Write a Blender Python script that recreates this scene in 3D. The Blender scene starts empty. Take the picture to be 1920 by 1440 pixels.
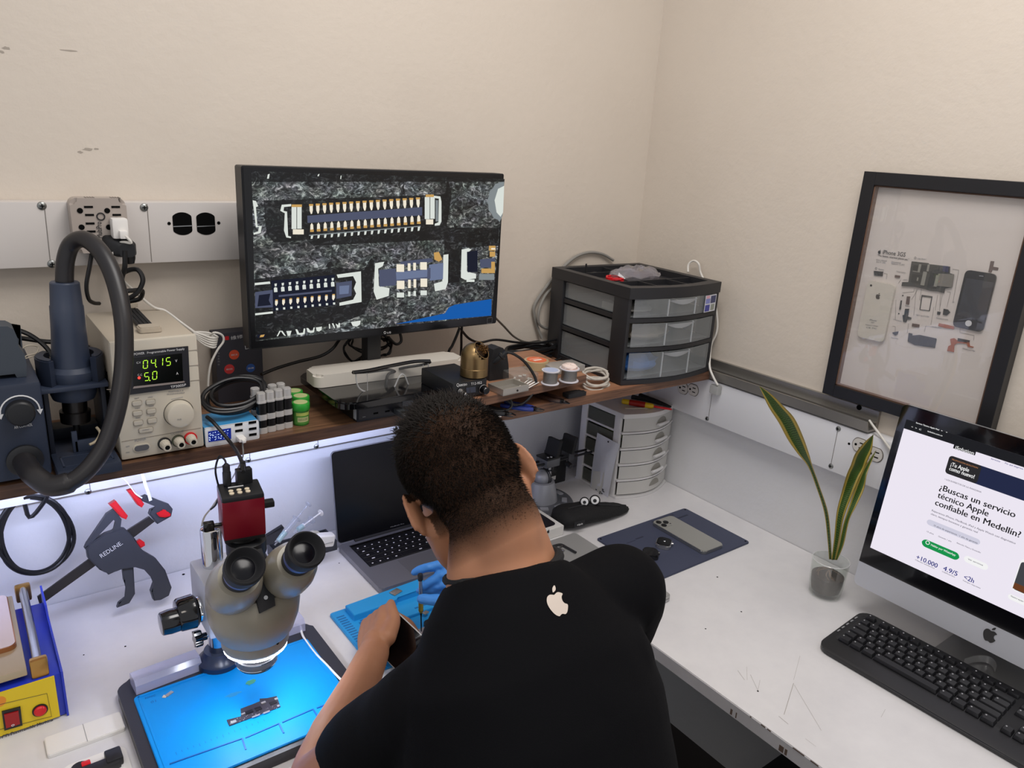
import bpy, bmesh, math, random
from mathutils import Vector as V, Matrix as M
from mathutils.bvhtree import BVHTree
random.seed(7)
SC = bpy.context.scene
COL = SC.collection
PI = math.pi
# ------------------------------------------------------------------ camera maths
F_PX = 1423.7
CAM = V((0, 0, 1.65))
_y, _p, _r = math.radians(37.615), math.radians(17.5855), math.radians(3.4914)
_F = V((math.sin(_y)*math.cos(_p), math.cos(_y)*math.cos(_p), -math.sin(_p)))
_R0 = V((math.cos(_y), -math.sin(_y), 0)); _U0 = _R0.cross(_F)
CR = math.cos(_r)*_R0 + math.sin(_r)*_U0
CU = -math.sin(_r)*_R0 + math.cos(_r)*_U0
CF = _F
def ray(x, y): return CR*((x-960)/F_PX) - CU*((y-720)/F_PX) + CF
def at(x, y, ax, v):
    i = 'xyz'.index(ax); d = ray(x, y); return CAM + d*((v-CAM[i])/d[i])
def onp(x, y, p0, n):
    d = ray(x, y); return CAM + d*((V(p0)-CAM).dot(n)/d.dot(n))
def hz(b, x, y):
    d = ray(x, y); return (CAM + d*((d.x*b[0]+d.y*b[1])/(d.x**2+d.y**2))).z
ZS, ZD = 1.122, 0.75
def S(x, y, z=ZS): return at(x, y, 'z', z)
def D(x, y, z=ZD): return at(x, y, 'z', z)
# ------------------------------------------------------------------ materials
def lin(h):
    h = h.lstrip('#'); o = []
    for i in (0, 2, 4):
        c = int(h[i:i+2], 16)/255; o.append(c/12.92 if c <= .04045 else ((c+.055)/1.055)**2.4)
    return (*o, 1)
def nt(name):
    m = bpy.data.materials.new(name); m.use_nodes = True
    return m, m.node_tree.nodes, m.node_tree.links, m.node_tree.nodes['Principled BSDF']
def mat(name, col, rough=.5, metal=0, bump=0, bs=150, var=0, vs=8, coat=0, spec=.5, sss=0, sc=None):
    m, N, L, b = nt(name)
    c = lin(col)
    b.inputs['Base Color'].default_value = c
    b.inputs['Roughness'].default_value = rough
    b.inputs['Metallic'].default_value = metal
    b.inputs['Coat Weight'].default_value = coat
    b.inputs['Specular IOR Level'].default_value = spec
    if sss:
        b.inputs['Subsurface Weight'].default_value = sss; b.inputs['Subsurface Radius'].default_value = (.012, .005, .003)
        b.inputs['Subsurface Scale'].default_value = .5
    tc = N.new('ShaderNodeTexCoord')
    def noise(scale, det=3):
        n = N.new('ShaderNodeTexNoise'); n.inputs['Scale'].default_value = scale; n.inputs['Detail'].default_value = det
        L.new(tc.outputs['Object'], n.inputs['Vector']); return n
    if var:
        n = noise(vs); mx = N.new('ShaderNodeMix'); mx.data_type = 'RGBA'
        mx.inputs[6].default_value = tuple(max(0, x*(1-var)) for x in c[:3])+(1,)
        mx.inputs[7].default_value = tuple(min(1, x*(1+var)) for x in c[:3])+(1,)
        L.new(n.outputs['Fac'], mx.inputs[0]); L.new(mx.outputs[2], b.inputs['Base Color'])
    if bump:
        n = noise(bs, 4); bp = N.new('ShaderNodeBump'); bp.inputs['Strength'].default_value = bump; bp.inputs['Distance'].default_value = .002
        L.new(n.outputs['Fac'], bp.inputs['Height']); L.new(bp.outputs[0], b.inputs['Normal'])
    return m
def emit(name, col, s=1):
    m, N, L, b = nt(name)
    b.inputs['Base Color'].default_value = (0, 0, 0, 1); b.inputs['Specular IOR Level'].default_value = .2
    b.inputs['Emission Color'].default_value = lin(col); b.inputs['Emission Strength'].default_value = s
    return m
def clear(name, col='ffffff', op=.15, rough=.05, gl=.12, body=None):
    # thin clear plastic or glass sheet: mostly lets light through, a little milky, a little shiny
    m, N, L, b = nt(name); N.remove(b)
    o = N['Material Output']; t = N.new('ShaderNodeBsdfTransparent'); t.inputs[0].default_value = lin(col)
    d = N.new('ShaderNodeBsdfDiffuse'); d.inputs[0].default_value = lin(body or col)
    g = N.new('ShaderNodeBsdfGlossy'); g.inputs['Roughness'].default_value = rough
    a = N.new('ShaderNodeMixShader'); a.inputs[0].default_value = op
    L.new(t.outputs[0], a.inputs[1]); L.new(d.outputs[0], a.inputs[2])
    fr = N.new('ShaderNodeFresnel'); fr.inputs[0].default_value = 1.45
    k = N.new('ShaderNodeMath'); k.operation = 'MULTIPLY_ADD'; k.inputs[1].default_value = .7; k.inputs[2].default_value = gl*.05
    ge = N.new('ShaderNodeNewGeometry'); iv = N.new('ShaderNodeMath'); iv.operation = 'SUBTRACT'; iv.inputs[0].default_value = 1; L.new(ge.outputs['Backfacing'], iv.inputs[1])
    fm = N.new('ShaderNodeMath'); fm.operation = 'MULTIPLY'; L.new(fr.outputs[0], fm.inputs[0]); L.new(iv.outputs[0], fm.inputs[1]); L.new(fm.outputs[0], k.inputs[0])
    c = N.new('ShaderNodeMixShader'); L.new(k.outputs[0], c.inputs[0])
    L.new(a.outputs[0], c.inputs[1]); L.new(g.outputs[0], c.inputs[2]); L.new(c.outputs[0], o.inputs[0])
    return m
def wood(name, c1, c2, scale=(1.5, 26, 26), rough=.45):
    m, N, L, b = nt(name)
    tc = N.new('ShaderNodeTexCoord'); mp = N.new('ShaderNodeMapping'); mp.inputs['Scale'].default_value = scale
    L.new(tc.outputs['Object'], mp.inputs[0])
    n = N.new('ShaderNodeTexNoise'); n.inputs['Scale'].default_value = 2.2; n.inputs['Detail'].default_value = 8; n.inputs['Roughness'].default_value = .65
    n.inputs['Distortion'].default_value = .6
    L.new(mp.outputs[0], n.inputs['Vector'])
    r = N.new('ShaderNodeValToRGB'); r.color_ramp.elements[0].position = .36; r.color_ramp.elements[0].color = lin(c1)
    r.color_ramp.elements[1].position = .66; r.color_ramp.elements[1].color = lin(c2)
    L.new(n.outputs['Fac'], r.inputs[0]); L.new(r.outputs[0], b.inputs['Base Color']); b.inputs['Roughness'].default_value = rough
    return m
# ------------------------------------------------------------------ mesh builder
def cr(pts, k=8, closed=False):
    pts = [V(p) for p in pts]; n = len(pts); o = []
    if n < 3: return pts
    for i in range(n if closed else n-1):
        if closed: a, b, c, d = pts[i-1], pts[i], pts[(i+1) % n], pts[(i+2) % n]
        else: a, b, c, d = pts[max(i-1, 0)], pts[i], pts[i+1], pts[min(i+2, n-1)]
        for j in range(k):
            t = j/k
            o.append(.5*((2*b)+(c-a)*t+(2*a-5*b+4*c-d)*t*t+(3*b-a-3*c+d)*t**3))
    if not closed: o.append(pts[-1])
    return o
def frame(d, up=(0, 0, 1)):
    z = V(d).normalized(); u = V(up)
    if abs(z.dot(u)) > .98: u = V((0, 1, 0)) if abs(z.y) < .9 else V((1, 0, 0))
    x = u.cross(z).normalized(); y = z.cross(x)
    return x, y, z
def basis(o, x, y, z):
    m = M.Identity(4)
    for i, a in enumerate((x, y, z, o)):
        for j in range(3): m[j][i] = a[j]
    return m
def rrect(w, h, r, n=4, cx=0, cy=0):
    o = []
    for (sx, sy, a0) in ((1, 1, 0), (-1, 1, 90), (-1, -1, 180), (1, -1, 270)):
        for i in range(n+1):
            a = math.radians(a0+90*i/n); o.append((cx+sx*(w/2-r)+r*math.cos(a), cy+sy*(h/2-r)+r*math.sin(a)))
    return o
class MB:
    def __init__(s, T=None): s.bm = bmesh.new(); s.T = T or M.Identity(4); s.mi = 0
    def _v(s, p): return s.bm.verts.new(s.T @ V(p))
    def _f(s, vs):
        try:
            f = s.bm.faces.new(vs); f.material_index = s.mi; return f
        except ValueError: return None
    def merge(s, t, mtx=None):
        mtx = s.T @ (mtx or M.Identity(4)); mp = {}
        for v in t.verts: mp[v] = s.bm.verts.new(mtx @ v.co)
        for f in t.faces:
            g = s.bm.faces.new([mp[v] for v in f.verts]); g.material_index = s.mi
        t.free(); return s
    def box(s, lo, hi, bev=0, seg=2, rot=None, top=None):
        lo = V(lo); hi = V(hi); c = (lo+hi)/2; d = hi-lo
        t = bmesh.new(); bmesh.ops.create_cube(t, size=1)
        for v in t.verts:
            k = 1
            if top is not None and v.co.z > 0: k = top
            v.co = V((v.co.x*d.x*k, v.co.y*d.y*k, v.co.z*d.z))
        if bev: bmesh.ops.bevel(t, geom=t.edges[:], offset=bev, segments=seg, affect='EDGES', profile=.6)
        m = M.Translation(c)
        if rot is not None: m = m @ rot
        return s.merge(t, m)
    def prism(s, pts, z0, z1, mtx=None, bev=0):
        t = bmesh.new(); a = [t.verts.new((p[0], p[1], z0)) for p in pts]; b = [t.verts.new((p[0], p[1], z1)) for p in pts]
        n = len(pts); t.faces.new(a[::-1]); tf = t.faces.new(b)
        for i in range(n): t.faces.new((a[i], a[(i+1) % n], b[(i+1) % n], b[i]))
        if bev: bmesh.ops.bevel(t, geom=[e for e in tf.edges], offset=bev, segments=2, affect='EDGES')
        bmesh.ops.recalc_face_normals(t, faces=t.faces[:])
        return s.merge(t, mtx)
    def lathe(s, prof, o=(0, 0, 0), d=(0, 0, 1), n=28, cap=True):
        x, y, z = frame(d); o = V(o); rings = []
        for r, h in prof:
            rings.append([s._v(o+z*h+(x*math.cos(2*PI*i/n)+y*math.sin(2*PI*i/n))*r) for i in range(n)])
        for a, b in zip(rings, rings[1:]):
            for i in range(n): s._f((a[i], a[(i+1) % n], b[(i+1) % n], b[i]))
        if cap: s._f(rings[0][::-1]); s._f(rings[-1])
        return s
    def cyl(s, p0, p1, r0, r1=None, n=20):
        p0 = V(p0); p1 = V(p1); h = (p1-p0).length; r1 = r0 if r1 is None else r1
        return s.lathe([(r0, 0), (r1, h)], p0, p1-p0, n)
    def bcyl(s, p0, p1, r, b, n=28):
        p0 = V(p0); p1 = V(p1); h = (p1-p0).length
        return s.lathe([(r-b, 0), (r-.3*b, .3*b), (r, b), (r, h-b), (r-.3*b, h-.3*b), (r-b, h)], p0, p1-p0, n)
    def tube(s, pts, r, n=8, k=6, closed=False, flat=None):
        P = cr(pts, k, closed) if k > 1 else [V(p) for p in pts]; m = len(P); rings = []
        rr = r if callable(r) else (lambda t: r)
        up = None
        for i, p in enumerate(P):
            d = (P[(i+1) % m]-P[i-1]) if closed else (P[min(i+1, m-1)]-P[max(i-1, 0)])
            if d.length < 1e-9: d = V((0, 0, 1))
            d.normalize()
            if up is None: x, y, _ = frame(d); up = x
            x = (up - d*up.dot(d));
            if x.length < 1e-6: x = frame(d)[0]
            x.normalize(); up = x; y = d.cross(x); q = rr(i/(m-1))
            f = flat or 1
            rings.append([s._v(p+x*math.cos(2*PI*j/n)*q+y*math.sin(2*PI*j/n)*q*f) for j in range(n)])
        for i in range(m if closed else m-1):
            a, b = rings[i], rings[(i+1) % m]
            for j in range(n): s._f((a[j], a[(j+1) % n], b[(j+1) % n], b[j]))
        if not closed: s._f(rings[0][::-1]); s._f(rings[-1])
        return s
    def loft(s, rings, cap=True):
        R = [[s._v(p) for p in r] for r in rings]; n = len(R[0])
        for a, b in zip(R, R[1:]):
            for i in range(n): s._f((a[i], a[(i+1) % n], b[(i+1) % n], b[i]))
        if cap: s._f(R[0][::-1]); s._f(R[-1])
        return s
    def grid(s, rows):
        R = [[s._v(p) for p in r] for r in rows]
        for a, b in zip(R, R[1:]):
            for i in range(len(a)-1): s._f((a[i], a[i+1], b[i+1], b[i]))
        return s
    def ell(s, c, r, n=20, m=12, rot=None):
        t = bmesh.new(); bmesh.ops.create_uvsphere(t, u_segments=n, v_segments=m, radius=1)
        r = (r, r, r) if not hasattr(r, '__len__') else r
        k = M.Translation(V(c)) @ (rot.to_4x4() if rot is not None else M.Identity(4)) @ M.Diagonal((*r, 1))
        return s.merge(t, k)
    def poly(s, pts):
        s._f([s._v(p) for p in pts]); return s
    def slab(s, pts, n, th):
        # flat outline pts (3D, coplanar) given thickness th along n
        n = V(n); a = [s._v(V(p)) for p in pts]; b = [s._v(V(p)+n*th) for p in pts]; k = len(pts)
        s._f(a[::-1]); s._f(b)
        for i in range(k): s._f((a[i], a[(i+1) % k], b[(i+1) % k], b[i]))
        return s
    def build(s, name, m, parent=None, loc=None, rz=0, ang=35, label=None, recalc=True, smooth=True):
        if recalc: bmesh.ops.recalc_face_normals(s.bm, faces=s.bm.faces[:])
        me = bpy.data.meshes.new(name)
        if loc is not None:
            mi = (M.Translation(V(loc)) @ M.Rotation(rz, 4, 'Z')).inverted(); s.bm.transform(mi)
        s.bm.to_mesh(me); s.bm.free()
        if smooth:
            for p in me.polygons: p.use_smooth = True
            me.set_sharp_from_angle(angle=math.radians(ang))
        return link(name, me, m, parent, loc, rz, label)
def link(name, me, m, parent=None, loc=None, rz=0, label=None):
    o = bpy.data.objects.new(name, me); COL.objects.link(o)
    for x in (m if isinstance(m, (list, tuple)) else [m]): me.materials.append(x)
    if parent is not None: o.parent = parent
    if loc is not None: o.location = loc; o.rotation_euler = (0, 0, rz)
    if label: o['label'] = label
    return o
def tag(o, label, cat, group=None, kind=None):
    o['label'] = label; o['category'] = cat
    if group: o['group'] = group
    if kind: o['kind'] = kind
    return o
def thing(name, label, cat, loc=(0, 0, 0), rz=0, group=None, rot=None):
    o = bpy.data.objects.new(name, None); COL.objects.link(o); o.empty_display_size = .02
    o.location = loc; o.rotation_euler = rot if rot is not None else (0, 0, rz)
    return tag(o, label, cat, group)
def struct(o):
    o['kind'] = 'structure'; return o
def inv(t): # world -> thing-local
    bpy.context.view_layer.update(); return t.matrix_world.inverted()
def dup(r, loc, rz=None, label=None, group=None):
    n = r.copy(); COL.objects.link(n); n.location = loc
    if rz is not None: n.rotation_euler = (0, 0, rz)
    if label: n['label'] = label
    if group: n['group'] = group
    for ch in list(r.children):
        c = ch.copy(); COL.objects.link(c); c.parent = n
        for g in list(ch.children):
            d = g.copy(); COL.objects.link(d); d.parent = c
    return n
def front(fl, fr, z):
    # thing frame from two front-bottom-edge pixels: origin at left corner, x along the edge, y going back
    a = at(*fl, 'z', z); b = at(*fr, 'z', z); d = b-a
    return a, math.atan2(d.y, d.x), d.length
# ------------------------------------------------------------------ lettering
_fc = None
def text_mesh(s, ext=.0002, bold=0):
    cu = bpy.data.curves.new('t', 'FONT'); cu.body = s; cu.size = 1; cu.extrude = ext; cu.resolution_u = 3
    o = bpy.data.objects.new('t', cu); COL.objects.link(o); bpy.context.view_layer.update()
    me = bpy.data.meshes.new_from_object(o.evaluated_get(bpy.context.evaluated_depsgraph_get()))
    bpy.data.objects.remove(o); bpy.data.curves.remove(cu)
    if bold: # heavier strokes: a second impression set slightly to the side
        b = bmesh.new(); b.from_mesh(me); vs = bmesh.ops.duplicate(b, geom=b.verts[:]+b.edges[:]+b.faces[:])['geom']
        bmesh.ops.translate(b, verts=[v for v in vs if isinstance(v, bmesh.types.BMVert)], vec=(bold, bold*.35, bold*.01)); b.to_mesh(me); b.free()
    return me
def letter(s, a, b, up, h, m, parent=None, name='lettering', bold=0, nrm=None, off=.0004):
    """lettering s whose baseline runs from a to b (world points), letters h tall; stretched to fill a-b"""
    me = text_mesh(s, .0002, bold); xs = [v.co.x for v in me.vertices]
    if not xs: return None
    x0, x1 = min(xs), max(xs); a = V(a); b = V(b); w = (b-a).length
    X = (b-a).normalized(); U = V(up); U = (U - X*U.dot(X)).normalized(); N = X.cross(U)
    for v in me.vertices:
        c = v.co.copy(); v.co = a + X*((c.x-x0)/(x1-x0)*w) + U*(c.y/.70*h) + N*(off + c.z*.5)
    if parent is not None:
        me.transform(inv_chain(parent))
    me.name = name
    return link(name, me, m, parent)
def inv_chain(p):
    bpy.context.view_layer.update(); return p.matrix_world.inverted()
def logo_outline(n=10):
    # bitten-fruit emblem outline, unit height ~1, centred; returns (body, leaf)
    body = [(0, .36), (.10, .40), (.22, .42), (.34, .36), (.40, .29), (.30, .19), (.26, .05), (.30, -.09), (.42, -.19), (.36, -.34), (.26, -.47), (.15, -.53),
            (.06, -.50), (0, -.48), (-.08, -.50), (-.17, -.53), (-.30, -.43), (-.40, -.25), (-.46, -.02), (-.45, .18), (-.36, .35), (-.22, .42), (-.10, .40)]
    leaf = [(0, .47), (.02, .58), (.09, .68), (.21, .74), (.21, .62), (.14, .52)]
    f = lambda p: [(q.x, q.y) for q in cr([(x, y, 0) for x, y in p], 4, True)]
    return f(body), f(leaf)
def emblem(c, X, U, h, m, parent=None, name='emblem', th=.0004):
    b, l = logo_outline(); X = V(X).normalized(); U = V(U).normalized(); N = X.cross(U); s = MB(); k = h/1.27
    for o in (b, l): s.slab([V(c)+X*x*k+U*(y-.1)*k+N*.0002 for x, y in o], N, th)
    if parent is not None: s.bm.transform(inv_chain(parent))
    return s.build(name, m, parent)
def cable(name, pts, r, m, label=None, cat='cable', k=7, n=8, parent=None, closed=False):
    b = MB().tube(pts, r, n, k, closed)
    if parent is not None: b.bm.transform(inv_chain(parent)); return b.build(name, m, parent)
    p = V(pts[0]); o = b.build(name, m, None, loc=p); return tag(o, label, cat)
def coil(c, ax, rad, n, wob, seed=1, flat=1.0, pts=14, up=(0, 0, 1), thick=.006):
    rnd = random.Random(seed); x, y, z = frame(ax, up); o = []
    for i in range(n*pts):
        t = i/pts*2*PI; k = 1+rnd.uniform(-wob, wob)
        o.append(V(c)+x*math.cos(t)*rad*k+y*math.sin(t)*rad*k*flat+z*(rnd.uniform(-1, 1)*thick+thick*.6*math.sin(t*.37+seed)))
    return o
# ------------------------------------------------------------------ shared materials
BLK = mat('black_plastic', '17181b', .42)
BLKM = mat('black_matte', '1b1b1e', .7)
BLKG = mat('black_gloss', '08080b', .12, coat=.3)
CABLE = mat('black_cable', '0c0c0f', .4)
GCABLE = mat('grey_cable', '8d8a84', .5)
WCABLE = mat('white_cable', 'dcd8d0', .45)
STEEL = mat('steel', 'b4b4b4', .28, 1)
CHROME = mat('chrome', 'd8dade', .06, 1)
DSTEEL = mat('dark_steel', '4c4a4a', .35, 1)
WHITE = mat('white_plastic', 'e6e3de', .4)
GREYP = mat('grey_plastic', '8c8c8c', .45)
INKW = emit('x', 'ffffff', .0); bpy.data.materials.remove(INKW)
INKW = mat('white_ink', 'dcdcdc', .6)
INKG = mat('grey_ink', '8a8a8c', .6)
INKB = mat('black_ink', '202022', .6)
RED = mat('red_plastic', 'd01722', .35)
HOLE = mat('dark_opening', '060606', .8, spec=.1)
# ------------------------------------------------------------------ walls, floor
def wall_mat():
    m, N, L, b = nt('painted_wall'); b.inputs['Roughness'].default_value = .55
    tc = N.new('ShaderNodeTexCoord')
    def noise(sc, det, ro=.5):
        n = N.new('ShaderNodeTexNoise'); n.inputs['Scale'].default_value = sc; n.inputs['Detail'].default_value = det; n.inputs['Roughness'].default_value = ro
        L.new(tc.outputs['Object'], n.inputs['Vector']); return n
    sx = N.new('ShaderNodeSeparateXYZ'); L.new(tc.outputs['Object'], sx.inputs[0])
    # colour: cream above the trunking, whiter below it
    r = N.new('ShaderNodeMapRange'); r.inputs[1].default_value = 1.02; r.inputs[2].default_value = 1.04; L.new(sx.outputs['Z'], r.inputs[0])
    mx = N.new('ShaderNodeMix'); mx.data_type = 'RGBA'; mx.inputs[6].default_value = lin('dcdcdd'); mx.inputs[7].default_value = lin('d6cbbd')
    L.new(r.outputs[0], mx.inputs[0])
    n = noise(3.2, 6, .6); n2 = N.new('ShaderNodeMapRange'); n2.inputs[1].default_value = .45; n2.inputs[2].default_value = .75; n2.inputs[3].default_value = 0; n2.inputs[4].default_value = .10
    L.new(n.outputs['Fac'], n2.inputs[0])
    m2 = N.new('ShaderNodeMix'); m2.data_type = 'RGBA'; L.new(n2.outputs[0], m2.inputs[0]); L.new(mx.outputs[2], m2.inputs[6]); m2.inputs[7].default_value = lin('a89c8e')
    L.new(m2.outputs[2], b.inputs['Base Color'])
    nb = noise(60, 5, .6); bp = N.new('ShaderNodeBump'); bp.inputs['Strength'].default_value = .35; bp.inputs['Distance'].default_value = .0025
    L.new(nb.outputs['Fac'], bp.inputs['Height']); L.new(bp.outputs[0], b.inputs['Normal'])
    return m
WALL = wall_mat()
YW, XW = 1.52, 1.59
struct(MB().box((-1.3, YW, 0), (XW+.1, YW+.1, 2.75)).build('wall_back', WALL, smooth=False))
struct(MB().box((XW, -1.1, 0), (XW+.1, YW, 2.75)).build('wall_right', WALL, smooth=False))
struct(MB().box((-1.3, -1.1, -.05), (XW+.1, YW+.1, 0)).build('floor', mat('dark_floor', '3a3431', .5, var=.15, vs=3), smooth=False))
SCUFF = mat('wall_scuff', 'a89e92', .8)
# faint scuffs of its own shape on the back wall
def blot(c, X, U, w, h, seed, n=9):
    rnd = random.Random(seed); X = V(X); U = V(U); N = X.cross(U)
    return [V(c)+X*(w*.5*math.cos(2*PI*i/n)*rnd.uniform(.5, 1))+U*(h*.5*math.sin(2*PI*i/n)*rnd.uniform(.5, 1))+N*.0004 for i in range(n)]
b = MB()
for px, py, w, h, sd in ((165, 280, .022, .006, 1), (150, 285, .010, .005, 2), (180, 279, .012, .004, 7), (12, 90, .014, .006, 3), (3, 97, .01, .005, 4), (130, 95, .03, .003, 5)):
    b.poly(blot(at(px, py, 'y', YW), (1, 0, 0), (0, 0, 1), w, h, sd))
o = b.build('scuff_marks', SCUFF, smooth=False); struct(o); o.name = 'trim_4'
# ------------------------------------------------------------------ cable trunking on the walls
PANEL = mat('trunking_enamel', 'cfc9c4', .35, bump=.04, bs=60)
PANELW = mat('trunking_enamel_white', 'dfdfe1', .3, bump=.04, bs=60)
GAP = mat('panel_gap', '726c66', .8)
SCREW = mat('screw_metal', '8f918f', .35, 1)
TF = .038
YF, XF = YW-TF, XW-TF
def screw_on(p, n, parent, r=.007):
    s = MB(); s.lathe([(r, 0), (r*.9, .0015), (r*.5, .003), (0.0005, .0034)], p, n, 16); s.bm.transform(inv_chain(parent))
    o = s.build('screw', SCREW, parent)
    x, y, z = frame(n); s = MB()
    for a in (x, y): s.slab([V(p)+V(n)*.0031+a*r*.5+a.cross(V(n))*.0008*k for k in (-1, 1)]+[V(p)+V(n)*.0031-a*r*.5+a.cross(V(n))*.0008*k for k in (1, -1)], n, .0005)
    s.bm.transform(inv_chain(parent)); s.build('slot', HOLE, o); return o
def seam(p, q, parent, n, w=.0010):
    p = V(p); q = V(q); d = (q-p).normalized(); x = d.cross(V(n))*w/2; s = MB()
    s.slab([p-x, p+x, q+x, q-x], n, .0006); s.bm.transform(inv_chain(parent)); return s.build('panel_seam', GAP, parent, smooth=False)
NY, NX = V((0, -1, 0)), V((-1, 0, 0))
t = thing('cable_trunking', 'light grey steel cable trunking across back wall behind the large monitor', 'cable trunking', (-1.3, YW, 1.406))
MB().box((0, -TF, 0), (1.3+.74, -.0005, .107), .0015).build('cover_panel', PANEL, t)
for a, c in (((84, 393), (95, 497)), ((276, 389), (285, 498)), ((444, 387), (450, 490))):
    p = at(*a, 'y', YF); q = at(*c, 'y', YF); seam((p.x, YF, 1.51), (q.x, YF, 1.408), t, NY)
for c in ((78.5, 386), (270, 389), (97.5, 495)): screw_on(at(*c, 'y', YF), NY, t)
for c in (342, 386):
    p = at(c, 419.5, 'y', YF); s = MB(); r = .0205
    pts = [(max(-.0165, min(.0165, r*1.08*math.cos(2*PI*i/40))), r*math.sin(2*PI*i/40)) for i in range(40)]
    s.slab([p+V((x, 0, z)) for x, z in pts], NY, .0006); s.bm.transform(inv_chain(t)); k = s.build('outlet_opening', HOLE, t, smooth=False)
    s = MB(); s.slab([p+V((x, -.0006, z)) for x, z in ((-.016, -.004), (.016, -.003), (.016, -.0045), (-.016, -.0055))], NY, .0005); s.bm.transform(inv_chain(t)); s.build('metal_edge', STEEL, k, smooth=False)
for c in ((317, 419), (410, 418)):
    s = MB().lathe([(.003, 0), (.003, .0006)], at(*c, 'y', YF), NY, 12); s.bm.transform(inv_chain(t)); s.build('screw_hole', HOLE, t)
t = thing('cable_trunking', 'white steel cable trunking on back wall just under the brown shelf', 'cable trunking', (-1.3, YW, .985))
MB().box((0, -TF, 0), (1.3+XF, -.0005, .113), .0015).build('cover_panel', PANELW, t)
for c in ((165, 922), (465, 863), (593, 837), (741, 803)):
    p = at(*c, 'y', YF); screw_on(p, NY, t, .006); seam((p.x+.004, YF, 1.095), (p.x+.004, YF, .99), t, NY, .0012)
t = thing('cable_trunking', 'white steel cable trunking with outlets along right wall behind the plant', 'cable trunking', (XW, -1.1, .985))
MB().box((-TF, 0, 0), (-.0005, YF+1.1, .112), .0015).build('cover_panel', PANELW, t)
for a, c in (((1336, 722), (1329.5, 787)), ((1571, 803), (1558, 874))):
    p = at(*a, 'x', XF); q = at(*c, 'x', XF); seam((XF, (p.y+q.y)/2, 1.09), (XF, (p.y+q.y)/2, .99), t, NX)
for c in ((1336, 724), (1326, 785), (1572, 804), (1558, 874)): screw_on(at(*c, 'x', XF), NX, t, .006)
OUT = mat('outlet_face', 'd2cec8', .4)
for c, hc in (((1300, 731), 1), ((1281, 728), 0), ((1613, 835), 1), ((1641, 852), 1)):
    p = at(*c, 'x', XF); r = .0165
    pts = [(r*math.cos(2*PI*i/32), max(-.0145, min(.0145, r*math.sin(2*PI*i/32)))) for i in range(32)]
    s = MB(); s.slab([p+V((0, -x, z)) for x, z in [(1.12*a, 1.12*b2) for a, b2 in pts]], NX, .0006); s.bm.transform(inv_chain(t)); k = s.build('outlet_ring', GAP, t, smooth=False)
    s = MB(); s.slab([p+V((-.0004, -x, z)) for x, z in pts], NX, .002); s.bm.transform(inv_chain(t)); k = s.build('outlet', OUT, t, smooth=False)
    s = MB()
    for (a, z) in ((.004, .006), (.004, -.005)): s.slab([p+V((-.0024, -(a+dx), z+dz)) for dx, dz in ((-.005, -.0012), (.005, -.0012), (.005, .0012), (-.005, .0012))], NX, .0005)
    s.lathe([(.0028, 0), (.0028, .0005)], p+V((-.0024, .009, 0)), NX, 12)
    s.bm.transform(inv_chain(t)); s.build('slot', HOLE, k, smooth=False)
s = MB().lathe([(.0028, 0), (.0028, .0006)], at(1592, 832, 'x', XF), NX, 12); s.bm.transform(inv_chain(t)); s.build('screw_hole', HOLE, t)
# aluminium channel above the right trunking
y1 = .749; t = thing('metal_channel', 'grey aluminium channel on right wall under the hanging frame', 'wall channel', (XW, y1, 1.10))
prof = [(0, 0), (-.042, .002), (-.052, .028), (-.049, .0285), (-.040, .006), (-.012, .006), (-.012, .018), (-.022, .0205), (-.022, .023), (-.009, .0235), (-.009, .044), (0, .044)]
mtx = M(((1, 0, 0, -.0005), (0, 0, 1, 0), (0, 1, 0, 0), (0, 0, 0, 1)))
ALU = mat('channel_aluminium', 'a3a09b', .38, .85)
MB().prism(prof, 0, YF-y1-.002, mtx).build('profile', ALU, t, ang=20)
s = MB().lathe([(.006, 0), (.006, .0008)], at(1611, 764, 'x', XW-.0095), NX, 14); s.bm.transform(inv_chain(t)); s.build('bolt_hole', HOLE, t)
# ------------------------------------------------------------------ desk
def desk_mat():
    m, N, L, b = nt('white_laminate'); b.inputs['Roughness'].default_value = .32
    tc = N.new('ShaderNodeTexCoord'); n = N.new('ShaderNodeTexNoise'); n.inputs['Scale'].default_value = 7; n.inputs['Detail'].default_value = 7; n.inputs['Roughness'].default_value = .65
    L.new(tc.outputs['Object'], n.inputs['Vector']); r = N.new('ShaderNodeValToRGB')
    r.color_ramp.elements[0].position = .3; r.color_ramp.elements[0].color = lin('d0cecf'); r.color_ramp.elements[1].position = .6; r.color_ramp.elements[1].color = lin('dad8d8')
    L.new(n.outputs['Fac'], r.inputs[0]); L.new(r.outputs[0], b.inputs['Base Color']); return m
LAM = desk_mat()
FX, FY = .997, .85
t = thing('desk', 'white L-shaped workbench desk with chipped edge along both walls', 'desk', (FX, FY, 0))
T0 = M.Translation((-FX, -FY, 0))
L_out = [(-1.25, YW-.002), (-1.25, FY), (FX, FY), (FX, -.75), (XW-.002, -.75), (XW-.002, YW-.002)]
MB(T0).prism(L_out, ZD-.026, ZD).build('worktop', LAM, t, smooth=False)
EDGE = mat('edge_band', 'b9b6b6', .5, var=.12, vs=25)
MB(T0).box((FX-.0015, -.75, ZD-.0262), (FX-.0001, FY, ZD-.0015)).build('edge_band', EDGE, t, smooth=False)
MB(T0).box((-1.25, FY-.0015, ZD-.0262), (FX-.0015, FY-.0001, ZD-.0015)).build('edge_band', EDGE, t, smooth=False)
CHIP = mat('chipped_board', '5a483c', .8)
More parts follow.
